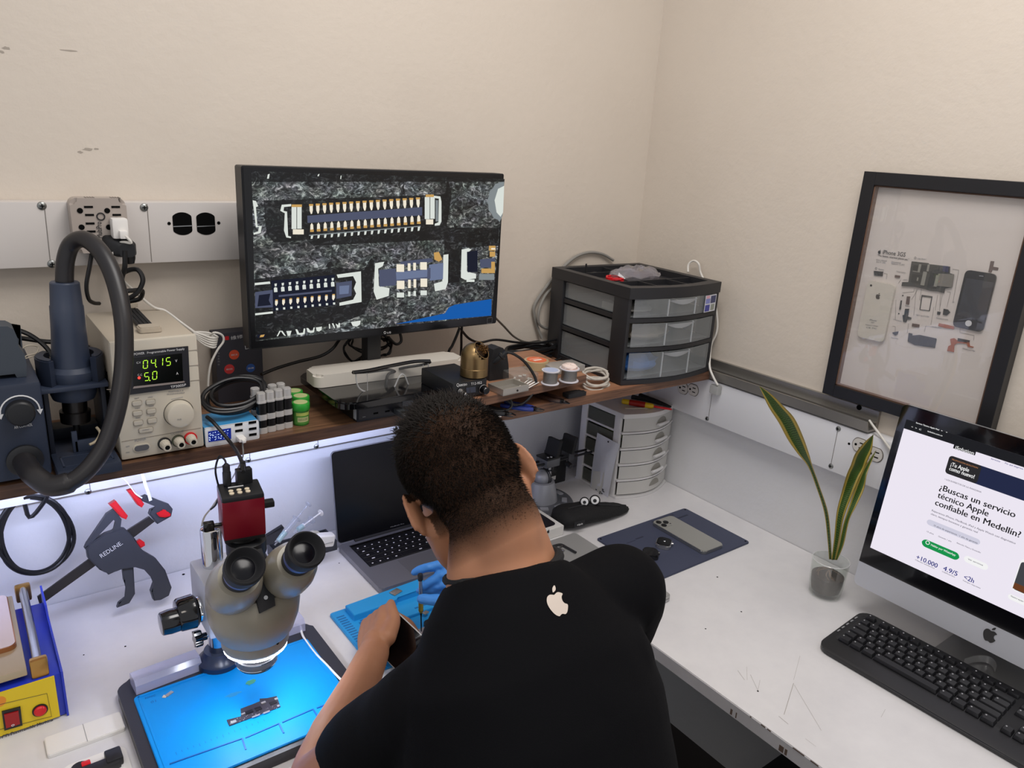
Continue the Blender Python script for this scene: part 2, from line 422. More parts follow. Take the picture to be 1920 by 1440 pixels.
for px, py, w in ((1372, 1330, .006), (1381, 1337, .003), (1408, 1342, .004), (1433, 1350, .012), (1444, 1359, .010), (1466, 1398, .012), (1475, 1403, .006), (1500, 1397, .03), (1530, 1418, .02)):
    p = at(px, py, 'x', FX-.0016); w *= .7; hh = .0018 if py in (1342, 1350, 1359, 1397, 1418) else .011; zc = ZD-.0012 if hh < .01 else ZD-.018
    MB(T0).box((FX-.0019, p.y-w/2, zc-hh/2), (FX-.0014, p.y+w/2, zc+hh/2)).build('chipped_spot', CHIP, t, smooth=False)
SCR = mat('scratch', '9c9690', .8)
for pts, w in ((((1488, 1281), (1470, 1340)), .0009), (((1500, 1230), (1488, 1275)), .0004), (((1489, 1284), (1540, 1370)), .0005), (((1460, 1343), (1478, 1358)), .0009), (((1407, 1265), (1421, 1295)), .0006),
               (((1383, 1257), (1396, 1275)), .0007), (((1400, 1250), (1401, 1275)), .0004), (((1660, 1330), (1652, 1345)), .0004), (((1425, 1275), (1421, 1295)), .0004), (((1510, 1385), (1530, 1400)), .0004)):
    p, q = D(*pts[0]), D(*pts[1]); d = (q-p).normalized(); x = V((-d.y, d.x, 0))*w*.5
    MB(T0).poly([p-x+V((0, 0, .0002)), q-x+V((0, 0, .0002)), q+x+V((0, 0, .0002)), p+x+V((0, 0, .0002))]).build('scratch', SCR, t, smooth=False)
for px, py, r in ((1326, 938, .003), (1421, 1296, .0017), (1323, 1179, .0016), (1345, 1082, .002), (1390, 1147, .0018), (312, 1163, .0026), (235, 1212, .0018), (344, 1077, .003), (157, 1228, .0013), (320, 1043, .0012), (636, 1056, .0015)):
    p = D(px, py); MB(T0).lathe([(r, .0001), (r, .0003)], p, n=12).build('drilled_hole', HOLE, t, smooth=False)
DLEG = mat('desk_leg_steel', '4a4a4c', .5, .6)
for x, y in ((-1.18, .92), (.92, 1.44), (1.06, -.68), (1.52, -.68), (1.52, 1.44), (-1.18, 1.44)):
    MB(T0).box((x-.02, y-.02, 0), (x+.02, y+.02, ZD-.026)).build('leg', DLEG, t, smooth=False)
# ------------------------------------------------------------------ shelf
SHW = wood('shelf_walnut_laminate', '523828', '896448')
SHE = wood('shelf_edge', '37241b', '5f4434', (3, 8, 60))
PLY = wood('plywood_board', '7d5540', 'a87a5c')
PLYE = wood('plywood_edge', '4a3226', '86614a', (3, 8, 120))
YS = 1.257
t = thing('wall_shelf', 'long brown woodgrain shelf on back wall carrying the monitor and power supply', 'shelf', (-1.2, YW, 1.10))
MB(M.Translation((1.2, -YW, -1.10))).prism([(-1.2, YW-.001), (-1.2, YS+.001), (.86, YS+.001), (.86, YW-.001)], 1.1, ZS).build('board', SHW, t, smooth=False)
MB(M.Translation((1.2, -YW, -1.10))).box((-1.2, YS, 1.1), (.86, YS+.001, ZS-.0003)).build('front_edge', SHE, t, smooth=False)
t = thing('wall_shelf', 'brown plywood corner shelf with rounded end under the black drawer unit', 'shelf', (.86, YW, 1.10))
r = .05; ys = 1.178
out = [(.862, YW-.001)]+[(.862+r-r*math.cos(a*PI/16), ys+r-r*math.sin(a*PI/16)) for a in range(9)]+[(XW-.045, ys), (XW-.045, YW-.001)]
MB(M.Translation((-.86, -YW, -1.10))).prism(out, 1.1005, ZS-.0002).build('board', PLY, t, ang=30)
oe = out[1:11]; s = MB(M.Translation((-.86, -YW, -1.10)))
s.grid([[(x, y-.0006, 1.1005) for x, y in oe], [(x, y-.0006, ZS-.001) for x, y in oe]]); s.build('front_edge', PLYE, t)
# ------------------------------------------------------------------ wall adapter with plugs
ADP = mat('adapter_grey', 'a79c93', .4)
t = thing('outlet_adapter', 'grey six-way outlet adapter plugged into the upper wall trunking', 'outlet adapter', at(183, 430, 'y', YF))
c = t.location.copy(); TL = M.Translation(c)
# body outline measured on the trunking plane
P = lambda x, y, d=.03: at(x, y, 'y', YF-d)
A, B2, C2, D2 = P(130, 371), P(236, 373), P(243, 472), P(146, 474)
w = (B2.x-A.x); h = A.z-C2.z; cc = (A+C2)/2
s = MB(); s.prism(rrect(w, h, .012, 5), 0, .032, M.Translation((cc.x, YF-.0005, cc.z)) @ M.Rotation(PI/2, 4, 'X'), .006)
s.bm.transform(TL.inverted()); s.build('housing', ADP, t)
yq = YF-.0331
Q = lambda x, y: at(x, y, 'y', yq)
for cx in (0, 51):
    for cy in (0, 31, 62):
        if (cx, cy) in ((51, 62),): continue
        x0, y0 = 150+cx+cy*.1, 394+cy*1.0
        s = MB()
        for ax, ay in ((16, -6), (18, 9)): p = Q(x0+ax, y0+ay); s.box((p.x-.0085/1.3, yq-.0004, p.z-.0016), (p.x+.0085/1.3, yq+.001, p.z+.0016))
        p = Q(x0, y0+1); s.lathe([(.0045, 0), (.0045, .0005)], (p.x, yq+.0001, p.z), NY, 14)
        s.bm.transform(TL.inverted()); s.build('socket', HOLE, t, smooth=False)
a, b2 = Q(192, 446), Q(190, 416); letter('MultiPro', a, b2, V((-1, 0, 0)), .0085, INKB, t)
s = MB(); p = Q(189, 406); s.tube([p+V((math.cos(i*PI/8)*.0058, -.0004, math.sin(i*PI/8)*.0058)) for i in range(16)], .0010, 6, 1, True); s.bm.transform(TL.inverted()); s.build('emblem', INKB, t)
for x in (160, 208):
    s = MB()
    for i in range(4): p = at(x+i*5, 375, 'y', YF-.020); s.box((p.x-.001, YF-.030, A.z-.0075), (p.x+.001, YF-.012, A.z+.0006))
    s.bm.transform(TL.inverted()); s.build('vent_slots', mat('vent_shadow', '7d746c', .7), t, smooth=False)
# white plug and cord
t = thing('power_plug', 'white plug with thin cord in the grey outlet adapter', 'plug', Q(221, 426)); TI = M.Translation(t.location).inverted()
p = Q(221, 426); s = MB(); s.box((p.x-.0125, yq-.024, p.z-.017), (p.x+.0125, yq-.0005, p.z+.017), .004); s.box((p.x-.004, yq-.034, p.z-.016), (p.x+.009, yq-.022, p.z-.002), .003); s.bm.transform(TI); s.build('plug_body', WHITE, t)
cable('cord', [p+V((.004, -.032, -.010)), p+V((.012, -.034, -.022)), at(226, 455, 'y', 1.425), at(210, 478, 'y', 1.43), at(200, 495, 'y', 1.44), at(215, 510, 'y', 1.45), at(240, 535, 'y', 1.46), at(285, 574, 'y', 1.47), at(310, 583, 'y', 1.47), at(340, 605, 'y', 1.46), at(366, 624, 'y', 1.44)], .0024, WCABLE, parent=t)
t = thing('power_plug', 'black angled plug with looped cord in the grey outlet adapter', 'plug', Q(218, 460)); TI = M.Translation(t.location).inverted()
p = Q(214, 455); s = MB(); s.loft([[p+V((x, -d, z)) for x, z in rrect(w_, h_, .006, 3, ox, oz)] for d, w_, h_, ox, oz in ((.0005, .036, .026, 0, 0), (.012, .040, .028, .004, -.003), (.024, .034, .026, .012, -.008), (.03, .024, .022, .014, -.01))])
s.lathe([(.011, 0), (.009, .012), (.006, .02)], p+V((.018, -.016, -.014)), (.1, 0, -1), 16); s.bm.transform(TI); s.build('plug_body', BLK, t)
pt = [(234, 470, 1.42), (234, 500, 1.42), (228, 525, 1.43), (226, 555, 1.44), (238, 560, 1.43), (258, 548, 1.42), (268, 525, 1.42), (258, 506, 1.43), (238, 508, 1.44), (226, 520, 1.44), (224, 545, 1.44), (245, 545, 1.44), (266, 545, 1.45), (262, 560, 1.46), (240, 566, 1.47), (232, 575, 1.482)]
cable('cord', [at(x, y, 'y', d) for x, y, d in pt], .0042, CABLE, parent=t)
cable('black_cable', [at(173, 470, 'y', 1.475), at(168, 500, 'y', 1.47), at(162, 535, 'y', 1.47), at(166, 560, 'y', 1.475), at(176, 568, 'y', 1.49), at(186, 569, 'y', 1.505)], .0035, CABLE, 'dark cord hanging from the outlet adapter behind the black hose')
# ------------------------------------------------------------------ hot air station
NAVY = mat('navy_plastic', '272f40', .45, bump=.05, bs=400); NAVYL = mat('navy_plastic_light', '343d50', .42)
NAVYD = mat('navy_dark', '1c2230', .5)
t = thing('hot_air_station', 'navy blue hot air rework station with round knob at shelf left end', 'rework station', (-.03, 1.255, ZS))
T0 = M.Translation(t.location).inverted()
s = MB(T0); s.box((-.135, 1.255, ZS+.006), (.094, 1.47, 1.277), .006)
s.build('case', NAVY, t)
for x in (-.11, .07):
    for y in (1.275, 1.45): MB(T0).cyl((x, y, ZS), (x, y, ZS+.008), .01).build('foot', BLKM, t)
G = lambda x, y: at(x, y, 'y', 1.2545)
p = G(38, 772); s = MB(T0); s.lathe([(.019, 0), (.0182, .012), (.016, .0145), (.009, .0152), (.0005, .0154)], p, NY, 32); s.build('knob', BLK, t)
s = MB(T0); R_ = .0245; s.tube([p+V((R_*math.cos(a), -.0004, R_*math.sin(a))) for a in [math.radians(-5+i*11.5) for i in range(17)]], .0011, 6, 1)
for sg in (-1, 1):
    e = p+V((sg*R_, -.0004, -.003)); s.slab([e+V((-.004, 0, .003)), e+V((.004, 0, .003)), e+V((0, 0, -.005))], NY, .0004)
s.build('dial_arrow', INKW, t)
letter('AIR CONTROL', G(27, 804), G(61, 798), V((0, 0, 1)), .0042, INKW, t)
MB(T0).ell(G(36, 869), .0016).build('indicator_light', INKW, t)
p = G(47, 862); MB(T0).lathe([(.024, 0), (.024, .006), (.019, .008)], p, NY).build('hose_collar', BLK, t)
# carrying grip on top
s = MB(T0); sec = [(-.011, -.018), (.011, -.018), (.011, .018), (-.011, .018)]
GP = [at(x, y, 'y', 1.285) for x, y in ((-90, 612), (14, 612), (26, 618), (32, 632), (35, 650), (46, 664), (50, 684), (50, 708))]; gx = GP[-1].x; GP += [V((gx, 1.285, 1.2775)), V((gx-.012, 1.285, 1.2775)), V((gx-.014, 1.285, GP[6].z-.012)), V((GP[0].x, 1.285, GP[6].z-.012))]
s.prism([(q.x, q.z) for q in GP], 0, .045, M(((1, 0, 0, 0), (0, 0, 1, 1.285), (0, 1, 0, 0), (0, 0, 0, 1))), .004); s.build('carry_grip', mat('grip_grey', '3c434c', .4), t)
HOSE = mat('hose_rubber', '211f21', .4)
hp = [(45, 865, 1.25), (52, 876, 1.225), (66, 893, 1.195), (100, 911, 1.17), (150, 893, 1.16), (195, 838, 1.165), (221, 760, 1.18), (232, 680, 1.20), (231, 600, 1.22), (215, 525, 1.25), (190, 474, 1.28), (160, 449, 1.31), (135, 457, 1.33), (123, 488, 1.335), (121, 528, 1.335)]
s = MB(T0); s.tube([at(x, y, 'y', d) for x, y, d in hp], lambda k: .0128 if k > .26 else .0155, 16, 10); s.build('air_hose', HOSE, t)
yh = 1.335; H = lambda x, y, d=yh: at(x, y, 'y', d)
def axl(pr, name, m):
    s = MB(T0); a = H(*pr[0][:2]); b2 = H(*pr[-1][:2]); L_ = (b2-a).length
    s.lathe([(r, L_*i) for i, r in [((q[1]-pr[0][1])/(pr[-1][1]-pr[0][1]), q[2]) for q in pr]], a, b2-a, 32); return s.build(name, m, t)
axl([(121, 528, .019), (121, 530, .0205), (123, 570, .0225), (124, 572, .0235), (127, 620, .0245), (131, 660, .0265), (134, 682, .029), (135, 690, .036), (136, 697, .037), (137, 705, .035), (138, 735, .033), (139, 745, .030)], 'handle', NAVYL)
axl([(139, 743, .018), (140, 768, .018), (140.5, 769, .0225), (142, 789, .0215), (142, 790, .012)], 'nozzle', DSTEEL)
axl([(142, 789, .005), (144, 812, .0045)], 'nozzle_tip', BLK)
# cradle
t = thing('handle_cradle', 'navy cradle stand holding the hot air handle over its base tray', 'tool holder', (.14, 1.3, ZS)); T0 = M.Translation(t.location).inverted()
s = MB(T0); s.box((.098, 1.232, ZS), (.186, 1.41, ZS+.017), .003); s.build('base_tray', NAVY, t)
s = MB(T0)
for lo, hi in (((.108, 1.245), (.178, 1.2475)), ((.108, 1.285), (.178, 1.2875)), ((.108, 1.245), (.1105, 1.2875)), ((.1755, 1.245), (.178, 1.2875))): s.box((*lo, ZS+.017), (*hi, ZS+.0182))
s.build('tray_rim', NAVYL, t, smooth=False)
zt = 1.243
for x in (.099, .178): MB(T0).box((x, 1.31, ZS+.016), (x+.007, 1.40, zt), .0015).build('side_post', NAVYD, t)
s = MB(T0); s.box((.095, 1.295, zt), (.1885, 1.41, zt+.008), .002); s.build('platform', NAVYL, t)
for sg in (-1, 1):
    s = MB(T0); pc = H(138, 735); out = []
    for i in range(9): a = math.radians(-48+i*12); out.append((.0475*math.cos(a)*sg, .0475*math.sin(a)))
    for i in range(9): a = math.radians(48-i*12); out.append((.037*math.cos(a)*sg, .037*math.sin(a)))
    s.prism(out, 0, .042, M.Translation((pc.x, yh, zt+.008)), .002); s.build('cup_wall', NAVY, t)
s = MB(T0); s.box((.108, 1.37, ZS+.017), (.178, 1.405, ZS+.036), .002); s.build('rear_wall', NAVYD, t)
s = MB(T0); s.box((.132, 1.30, ZS+.017), (.172, 1.305, ZS+.036), .001); s.box((.129, 1.30, ZS+.017), (.137, 1.305, ZS+.052), .001); s.build('rest_bracket', NAVYL, t)
s = MB(T0); s.tube([(.165, 1.298, ZS+.055), (.168, 1.29, ZS+.047), (.160, 1.284, ZS+.037), (.15, 1.28, ZS+.034)], .0022, 8); s.build('tip_hook', mat('beige_clip', 'b3a58a', .5), t)
cable('twist_tie', [at(x, y, 'y', d) for x, y, d in ((40, 655, 1.36), (52, 648, 1.36), (70, 650, 1.365), (68, 662, 1.36), (50, 667, 1.36), (48, 672, 1.36), (62, 668, 1.36), (80, 662, 1.37), (96, 675, 1.37), (90, 688, 1.36), (66, 690, 1.36))], .0011, mat('tie_cream', 'cfc3ae', .6), 'thin cream twist tie loops behind the hot air station grip')
cable('black_cable', [at(x, y, 'y', d) for x, y, d in ((-20, 620, 1.47), (15, 616, 1.47), (50, 625, 1.46), (80, 645, 1.45), (95, 665, 1.44), (98, 690, 1.43), (80, 720, 1.43), (74, 735, 1.45))], .004, CABLE, 'black cord arching down behind the hot air station')
cable('black_cable', [at(x, y, 'y', d) for x, y, d in ((-20, 632, 1.475), (30, 633, 1.475), (80, 640, 1.475), (110, 642, 1.47), (150, 647, 1.47), (165, 651, 1.48))], .004, CABLE, 'black cord running level along wall behind the hot air handle')
# ------------------------------------------------------------------ bench power supply
BEI = mat('beige_case', 'b5aa99', .5, bump=.04, bs=500); BEIL = mat('beige_front', 'c6beae', .45); BEID = mat('beige_shadow_line', '8a8276', .6); BEIK = mat('beige_keys', 'bdb6a8', .4)
x0, x1, y0, y1, z0, z1 = .192, .319, 1.266, 1.492, ZS+.004, 1.321
t = thing('bench_power_supply', 'beige bench power supply with green digits and round dial on the shelf', 'power supply', (.2555, y0, ZS)); T0 = M.Translation(t.location).inverted()
MB(T0).box((x0, y0+.012, z0), (x1, y1, z1), .004).build('case', BEI, t)
MB(T0).box((x0-.001, y0, z0-.001), (x1+.001, y0+.013, z1+.001), .004).build('front_bezel', BEIL, t)
for x in (x0+.012, x1-.012):
    for y in (y0+.02, y1-.03): MB(T0).cyl((x, y, ZS), (x, y, z0+.001), .007).build('foot', BLKM, t)
for i in range(7):
    for j in range(2):
        MB(T0).box((x0-.0006, y0+.05+i*.008+j*.004, 1.20+j*.034), (x0+.001, y0+.053+i*.008+j*.004, 1.226+j*.034), rot=M.Rotation(math.radians(0), 4, 'X')).build('side_vent', HOLE, t, smooth=False)
K = lambda x, y, d=0: at(x, y, 'y', y0-d)
def quad(pts, name, m, th=.001, d=.0, par=None):
    s = MB(T0); s.slab([K(*p, d) for p in pts], NY, th); return s.build(name, m, par or t, smooth=False)
quad(((237.5, 659), (352, 648.5), (355.5, 724), (240.7, 739.6)), 'display_frame', mat('display_frame_plastic', '26262b', .3), .003)
scr = quad(((247.5, 672), (341, 662.5), (343.5, 714), (250.5, 724)), 'display', mat('display_black', '060807', .15), .0004, .003)
s = MB(T0); s.slab([K(*p, .0034) for p in ((249, 728.5), (341, 718), (347, 716.5), (345, 714.2), (251, 724.6))], NY, .0006); s.build('display_lip', mat('lip_silver', 'b7aaa4', .3, .6), t, smooth=False)
LEDG = emit('led_green', 'b8f03c', 1.6); LEDR = emit('led_red', 'ff3a30', 3)
SEG = {'0': 'abcdef', '1': 'bc', '4': 'fgbc', '5': 'afgcd'}
def digit(ch, o, X, U, w, h):
    s = MB(T0); k = w*.16
    sg = {'a': ((.12, 1), (.88, 1)), 'g': ((.12, .5), (.88, .5)), 'd': ((.12, 0), (.88, 0)), 'f': ((0, .55), (0, .95)), 'b': ((1, .55), (1, .95)), 'e': ((0, .05), (0, .45)), 'c': ((1, .05), (1, .45))}
    for c_ in SEG[ch]:
        a, b_ = [o+X*p[0]*w+U*p[1]*h+X*p[1]*h*.10 for p in sg[c_]]; dd = (b_-a).normalized(); nn = dd.cross(NY)*k/2
        s.slab([a-nn, b_-nn, b_+nn, a+nn], NY, .0004)
    return s.build('digit', LEDG, t, smooth=False)
X_, U_ = V((1, 0, 0)), V((0, 0, 1))
for ch, px, py in (('0', 268.5, 691), ('4', 283.5, 688.5), ('1', 297, 686.5), ('5', 311.5, 685.5), ('5', 271, 714), ('0', 286, 711.5)): digit(ch, K(px, py, .0036), X_, U_, .0062, .0128)
for px, py in ((293, 688), (281, 713.5)): MB(T0).ell(K(px, py, .0036), (.0009, .0004, .0009), 8, 6).build('decimal_point', LEDG, t)
MB(T0).ell(K(261, 708.5, .0036), (.0022, .001, .0022), 12, 8).build('indicator_light', LEDR, t)
for tx, a, b_, h_ in (('V', (328.5, 679), (332.5, 678.5), .0042), ('A', (330.5, 702.5), (334.5, 702), .0042), ('C.V', (256, 682), (264, 681), .003), ('C.C', (258, 705), (266.5, 704), .003)):
    letter(tx, K(*a, .0036), K(*b_, .0036), U_, h_, INKW, t)
letter('TENPOWER', K(240, 668, .0032), K(271, 664, .0032), U_, .004, INKW, t); letter('Programmable Power Supply', K(276, 663.3, .0032), K(346, 655.5, .0032), U_, .0034, INKW, t)
letter('TP3005P', K(320, 728, .0032), K(349, 723.5, .0032), U_, .0042, INKW, t)
letter('PORTABLE &', K(316, 736, .0002), K(344, 733, .0002), U_, .0022, INKG, t); letter('PROGRAMMABLE', K(313, 740.5, .0002), K(346, 737, .0002), U_, .0022, INKG, t)
for pts in (((353, 658.5), (372, 656.5)), ((355, 687), (374, 685)), ((357, 715), (375.5, 713)), ((200, 731), (239, 731)), ((228, 829), (376.5, 803))):
    a, b_ = K(*pts[0]), K(*pts[1]); s = MB(T0); s.slab([a, b_, b_+V((0, 0, .0012)), a+V((0, 0, .0012))], NY, .0003); s.build('panel_groove', BEID, t, smooth=False)
def key(px, py, w, h, name='button'):
    p = K(px, py); s = MB(T0); s.prism(rrect(w, h, h*.3, 3), 0, .003, M.Translation(p) @ M.Rotation(PI/2, 4, 'X'), .0008); o = s.build(name, BEIK, t)
    s = MB(T0); q = rrect(w+.0016, h+.0016, h*.35, 3); s.slab([p+V((x, -.0001, z)) for x, z in q], NY, .0004); s.build('key_surround', BEID, o, smooth=False)
for px, py, tx in ((256.5, 756, 'SET'), (257.5, 774.5, 'MEM'), (259, 792.5, 'REC'), (282, 753.5, 'LOCK'), (283.5, 770.5, 'OCP'), (285, 788.5, 'OVP')):
    key(px, py, .0135, .0075); letter(tx, K(px-4.5, py-7.6), K(px+4.5, py-8.6), U_, .002, INKG, t)
key(273.5, 806, .021, .0072); letter('OUTPUT', K(267, 807.6, .0032), K(280, 805.6, .0032), U_, .002, INKG, t)
p = K(335, 774); s = MB(T0); s.lathe([(.0225, 0), (.0215, .013), (.0205, .0155), (.018, .0165), (.0005, .0165)], p, NY, 36); kn = s.build('dial', BEIL, t)
s = MB(T0); s.lathe([(.0238, -.0003), (.0238, .0004)], p, NY, 36); s.build('dial_gap', mat('dial_gap', '5b564e', .7), kn)
letter('Adj.', K(332, 787.5, .0168), K(341, 786.5, .0168), U_, .0022, INKG, kn)
s = MB(T0); s.tube([K(321, 749), K(330, 747), K(343, 744.5)], .0005, 5, 3); s.build('dial_arrow', INKG, t)
letter('POWER', K(253, 829), K(274, 824), U_, .0045, INKG, t); letter('OUTPUT', K(320.5, 816), K(344.5, 811), U_, .0045, INKG, t)
p = K(265.5, 839); s = MB(T0); s.prism(rrect(.026, .013, .0064, 5), 0, .002, M.Translation(p) @ M.Rotation(PI/2, 4, 'X'), .0006); o = s.build('power_switch', BEIL, t)
s = MB(T0); s.prism(rrect(.022, .0095, .0046, 5), .0019, .003, M.Translation(p) @ M.Rotation(PI/2, 4, 'X'), .0006); s.build('rocker', mat('switch_grey', '5a5a5e', .35), o)
for tx, py in (('OFF', 839), ('ON', 850)): letter(tx, K(236, py), K(243, py-1.4), U_, .0022, INKG, t)
for px, py, m_, nm in ((308, 831, BLK, 'black'), (334, 826, mat('ring_green', '4c4f3f', .5), 'green'), (356.5, 821, RED, 'red')):
    p = K(px, py); s = MB(T0); s.lathe([(.0105, 0), (.0105, .004)], p, NY, 24); o = s.build('terminal', m_, t, label=f'binding post with {nm} collar')
    s = MB(T0); s.lathe([(.0085, .004), (.0082, .007), (.0062, .022), (.0058, .022)], p, NY, 14); s.build('terminal_cap', BEIL, o, ang=20)
    s = MB(T0); s.lathe([(.0038, .022), (.0038, .0224)], p, NY, 16); s.build('socket_hole', HOLE, o)
for tx, px, py in (('-', 307, 846), ('GND', 330, 843), ('+', 356, 835)): letter(tx, K(px, py), K(px+(6 if tx == 'GND' else 3), py-.8), U_, .002, INKG, t)
# strap handle on top
Z2 = lambda x, y: S(x, y, z1+.001)
a, b_ = Z2(246, 585), Z2(276, 618); s = MB(T0); d = (b_-a).normalized(); x = V((-d.y, d.x, 0))*.011
s.slab([a-x, b_-x, b_+x, a+x], (0, 0, 1), .006)
for k in (-.006, 0, .006): s.slab([a+x.normalized()*k+V((0, 0, .006))+x.normalized()*q for q in (-.001, .001)]+[b_+x.normalized()*k+V((0, 0, .006))+x.normalized()*q for q in (.001, -.001)], (0, 0, 1), .0012)
s.build('strap_handle', BLKM, t)
for c in ((280, 620), (238, 575)):
    p = Z2(*c); s = MB(T0); s.box((-.0175, -.013, 0), (.0175, .013, .009), .003, rot=None); s2 = MB(T0); s2.prism(rrect(.034, .028, .005, 3), 0, .009, M.Translation(p) @ M.Rotation(math.atan2(d.y, d.x)+PI/2, 4, 'Z'), .002); s.bm.free(); s2.build('handle_cap', BEI, t)
# ------------------------------------------------------------------ dark product box behind the hub
CARD = mat('card_dark', '37363f', .6); INKWH = INKW
yb = 1.475; K2 = lambda x, y, d=yb: at(x, y, 'y', d)
bl = S(402, 742); t = thing('product_box', 'dark retail box with orange, red and blue discs behind the coiled cable', 'box', (.42, yb, ZS)); T0 = M.Translation(t.location).inverted()
tl, tr, rr_, rb = K2(402, 626), K2(482, 612), K2(488, 655), K2(497, 712)
s = MB(T0); s.box((tl.x, yb, ZS), (rr_.x+.004, yb+.035, tl.z), .001); s.build('carton', CARD, t, smooth=False)
for c, m_, tx in (((439, 665), mat('disc_orange', 'e0532f', .5), '精修工具'), ((430, 692), mat('disc_red', 'cf3a3a', .5), '精准定位'), ((470, 690), mat('disc_blue', '2f5aa6', .5), '快捷')):
    p = K2(*c, yb-.0003); r = .0098 if c[0] != 470 else .0088; s = MB(T0); s.lathe([(r, 0), (r, .0003)], p, NY, 32); o = s.build('printed_disc', m_, t)
    letter(tx, p+V((-.006, -.0005, -.0015)), p+V((.006, -.0005, -.0015)), U_, .0026, INKW, o)
letter('维修工具', K2(433, 637, yb-.0003), K2(478, 629, yb-.0003), U_, .0058, INKW, t)
s = MB(T0); p = K2(425.5, 634, yb-.0003); s.slab([p+V((x, 0, z)) for x, z in rrect(.0075, .0075, .001, 2)], NY, .0004); s.build('printed_mark', RED, t, smooth=False)
for i in range(5): letter('专业系列主板'[i], K2(408, 664+i*5.2, yb-.0003), K2(412, 663.6+i*5.2, yb-.0003), U_, .0028, INKG, t)
letter('L2', K2(460, 655, yb-.0003), K2(470, 653, yb-.0003), U_, .008, INKW, t)
# ------------------------------------------------------------------ usb charging hub
HUBB = mat('hub_blue', '3f8fc4', .35); HUBW = mat('hub_white', 'dfe2e6', .4)
loc, rz, w = front((384, 837), (485, 820), ZS)
loc.y -= .006
t = thing('usb_charging_hub', 'white and blue multi-port charging hub with lit blue screen on the shelf', 'usb hub', loc, rz)
h = .0345; dp = .075
MB().box((0, .0015, .001), (w, dp, h), .004).build('shell', HUBB, t)
MB().box((0, 0, 0), (w, .004, h+.0004), .0035).build('front_plate', HUBW, t)
def F2(px, py): q = at(px, py, 'y', loc.y); return V(((q.x-loc.x), -.0003, q.z-ZS))
def fquad(pts, name, m, th=.0006, off=0):
    s = MB(); s.slab([F2(*p)+V((0, -off, 0)) for p in pts], NY, th); return s.build(name, m, t, smooth=False)
fquad(((390, 809), (432.5, 802), (433, 822), (391, 828.5)), 'screen', emit('hub_screen', '142a8c', .9))
s = MB(); rnd = random.Random(3)
for r_ in range(4):
    for c_ in range(7):
        if rnd.random() < .85:
            p = F2(393+c_*5.4, 812+r_*4.2-c_*.85)+V((0, -.0007, 0)); 
            for q in range(2):
                a = V((rnd.uniform(-.002, .001), 0, rnd.uniform(-.0012, .0012))); b_ = V((rnd.uniform(-.001, .002), 0, rnd.uniform(-.0012, .0012))); n_ = V((.0004, 0, .0004)); s.slab([p+a-n_, p+b_-n_, p+b_+n_, p+a+n_], NY, .0002)
s.build('screen_readout', emit('hub_text', 'cfe0ff', 1.6), t, smooth=False)
letter('Wireless USB Fast Charge', F2(400, 804.5), F2(429, 799.5), U_, .0022, INKB, t); letter('8-port charging', F2(391, 834), F2(425, 829), U_, .0018, INKG, t)
for a in ((447, 795.5), (447.5, 807), (472.5, 791.3), (473, 803), (473.3, 814)):
    x_, y_ = a; fquad(((x_-7, y_-1.2), (x_+7, y_-3.4), (x_+7, y_+1), (x_-7, y_+3.2)), 'usb_port', HOLE)
t2 = thing('usb_cable', 'white usb cable plugged into the charging hub front', 'cable', t.location+V((.06, -.002, .01)), rz)
p = at(449, 819, 'y', loc.y-.0005); bpy.context.view_layer.update(); iv = t2.matrix_world.inverted()
s = MB(iv); s.box((p.x-.0065, loc.y-.020, p.z-.0035), (p.x+.0065, loc.y-.0008, p.z+.0035), .002); s.box((p.x-.003, loc.y-.027, p.z-.0025), (p.x+.003, loc.y-.018, p.z+.0025), .001); s.build('plug_body', WHITE, t2)
cable('cord', [(p.x, loc.y-.026, p.z), at(455, 834, 'y', 1.252), at(456, 852, 'y', 1.249), at(450, 870, 'y', 1.27), at(436, 895, 'y', 1.3), at(415, 925, 'y', 1.28), at(398, 950, 'y', 1.22), at(382, 972, 'y', 1.18), at(378, 1000, 'y', 1.17), at(384, 1020, 'y', 1.17)], .0014, GCABLE, parent=t2)
# black coil resting on the hub
o = []
for i, (cx, cy, rx, ry, dz) in enumerate(((440, 738, 60, 29, .0), (446, 733, 50, 26, .004), (436, 741, 57, 31, -.003), (443, 744, 54, 30, .006))):
    for k in range(14):
        a = 2*PI*k/14; zc = ZS+h+.018+dz+.014*math.sin(a)
        o.append(at(cx+rx*math.cos(a)+(k % 3-1)*1.2, cy-ry*math.sin(a)*1.0-10*math.cos(a), 'y', 1.315+.03*math.sin(a)+dz))
CO = o
cable('coiled_cable', o, .0036, CABLE, 'thick black cable coil lying on the charging hub', k=5)
cable('video_cable', [at(388, 782, 'y', 1.29), at(400, 792, 'y', 1.265), at(420, 815, 'y', 1.245), at(436, 835, 'y', 1.22), at(446, 850, 'y', 1.17), at(453, 866, 'y', 1.09), at(456, 885, 'y', 1.055)], .0032, CABLE, 'black video cable dropping from shelf to the red microscope camera')
cable('monitor_cable', [at(x, y, 'y', d) for x, y, d in ((490, 702, 1.40), (520, 690, 1.42), (560, 678, 1.44), (600, 668, 1.45), (622, 655, 1.45), (634, 640, 1.44), (640, 630, 1.42))], .0034, CABLE, 'black cable running from coil up behind the large monitor')
# white cord bundle right of the power supply
o = []
for k in range(5): o += [at(362+k*.6, 622+k*1.5, 'y', 1.44), at(380, 628+k*4, 'y', 1.43), at(398, 634+k*4.4, 'y', 1.42), at(408-k, 632+k*4, 'y', 1.43), at(390, 624+k*3.6, 'y', 1.44)]
o += [at(x, y, 'y', 1.42) for x, y in ((400, 624), (416, 628), (419, 640), (408, 656), (396, 680), (391, 705), (390, 724))]
cable('bundled_cord', o, .0021, WCABLE, 'white cord bundle beside the beige power supply', k=4)
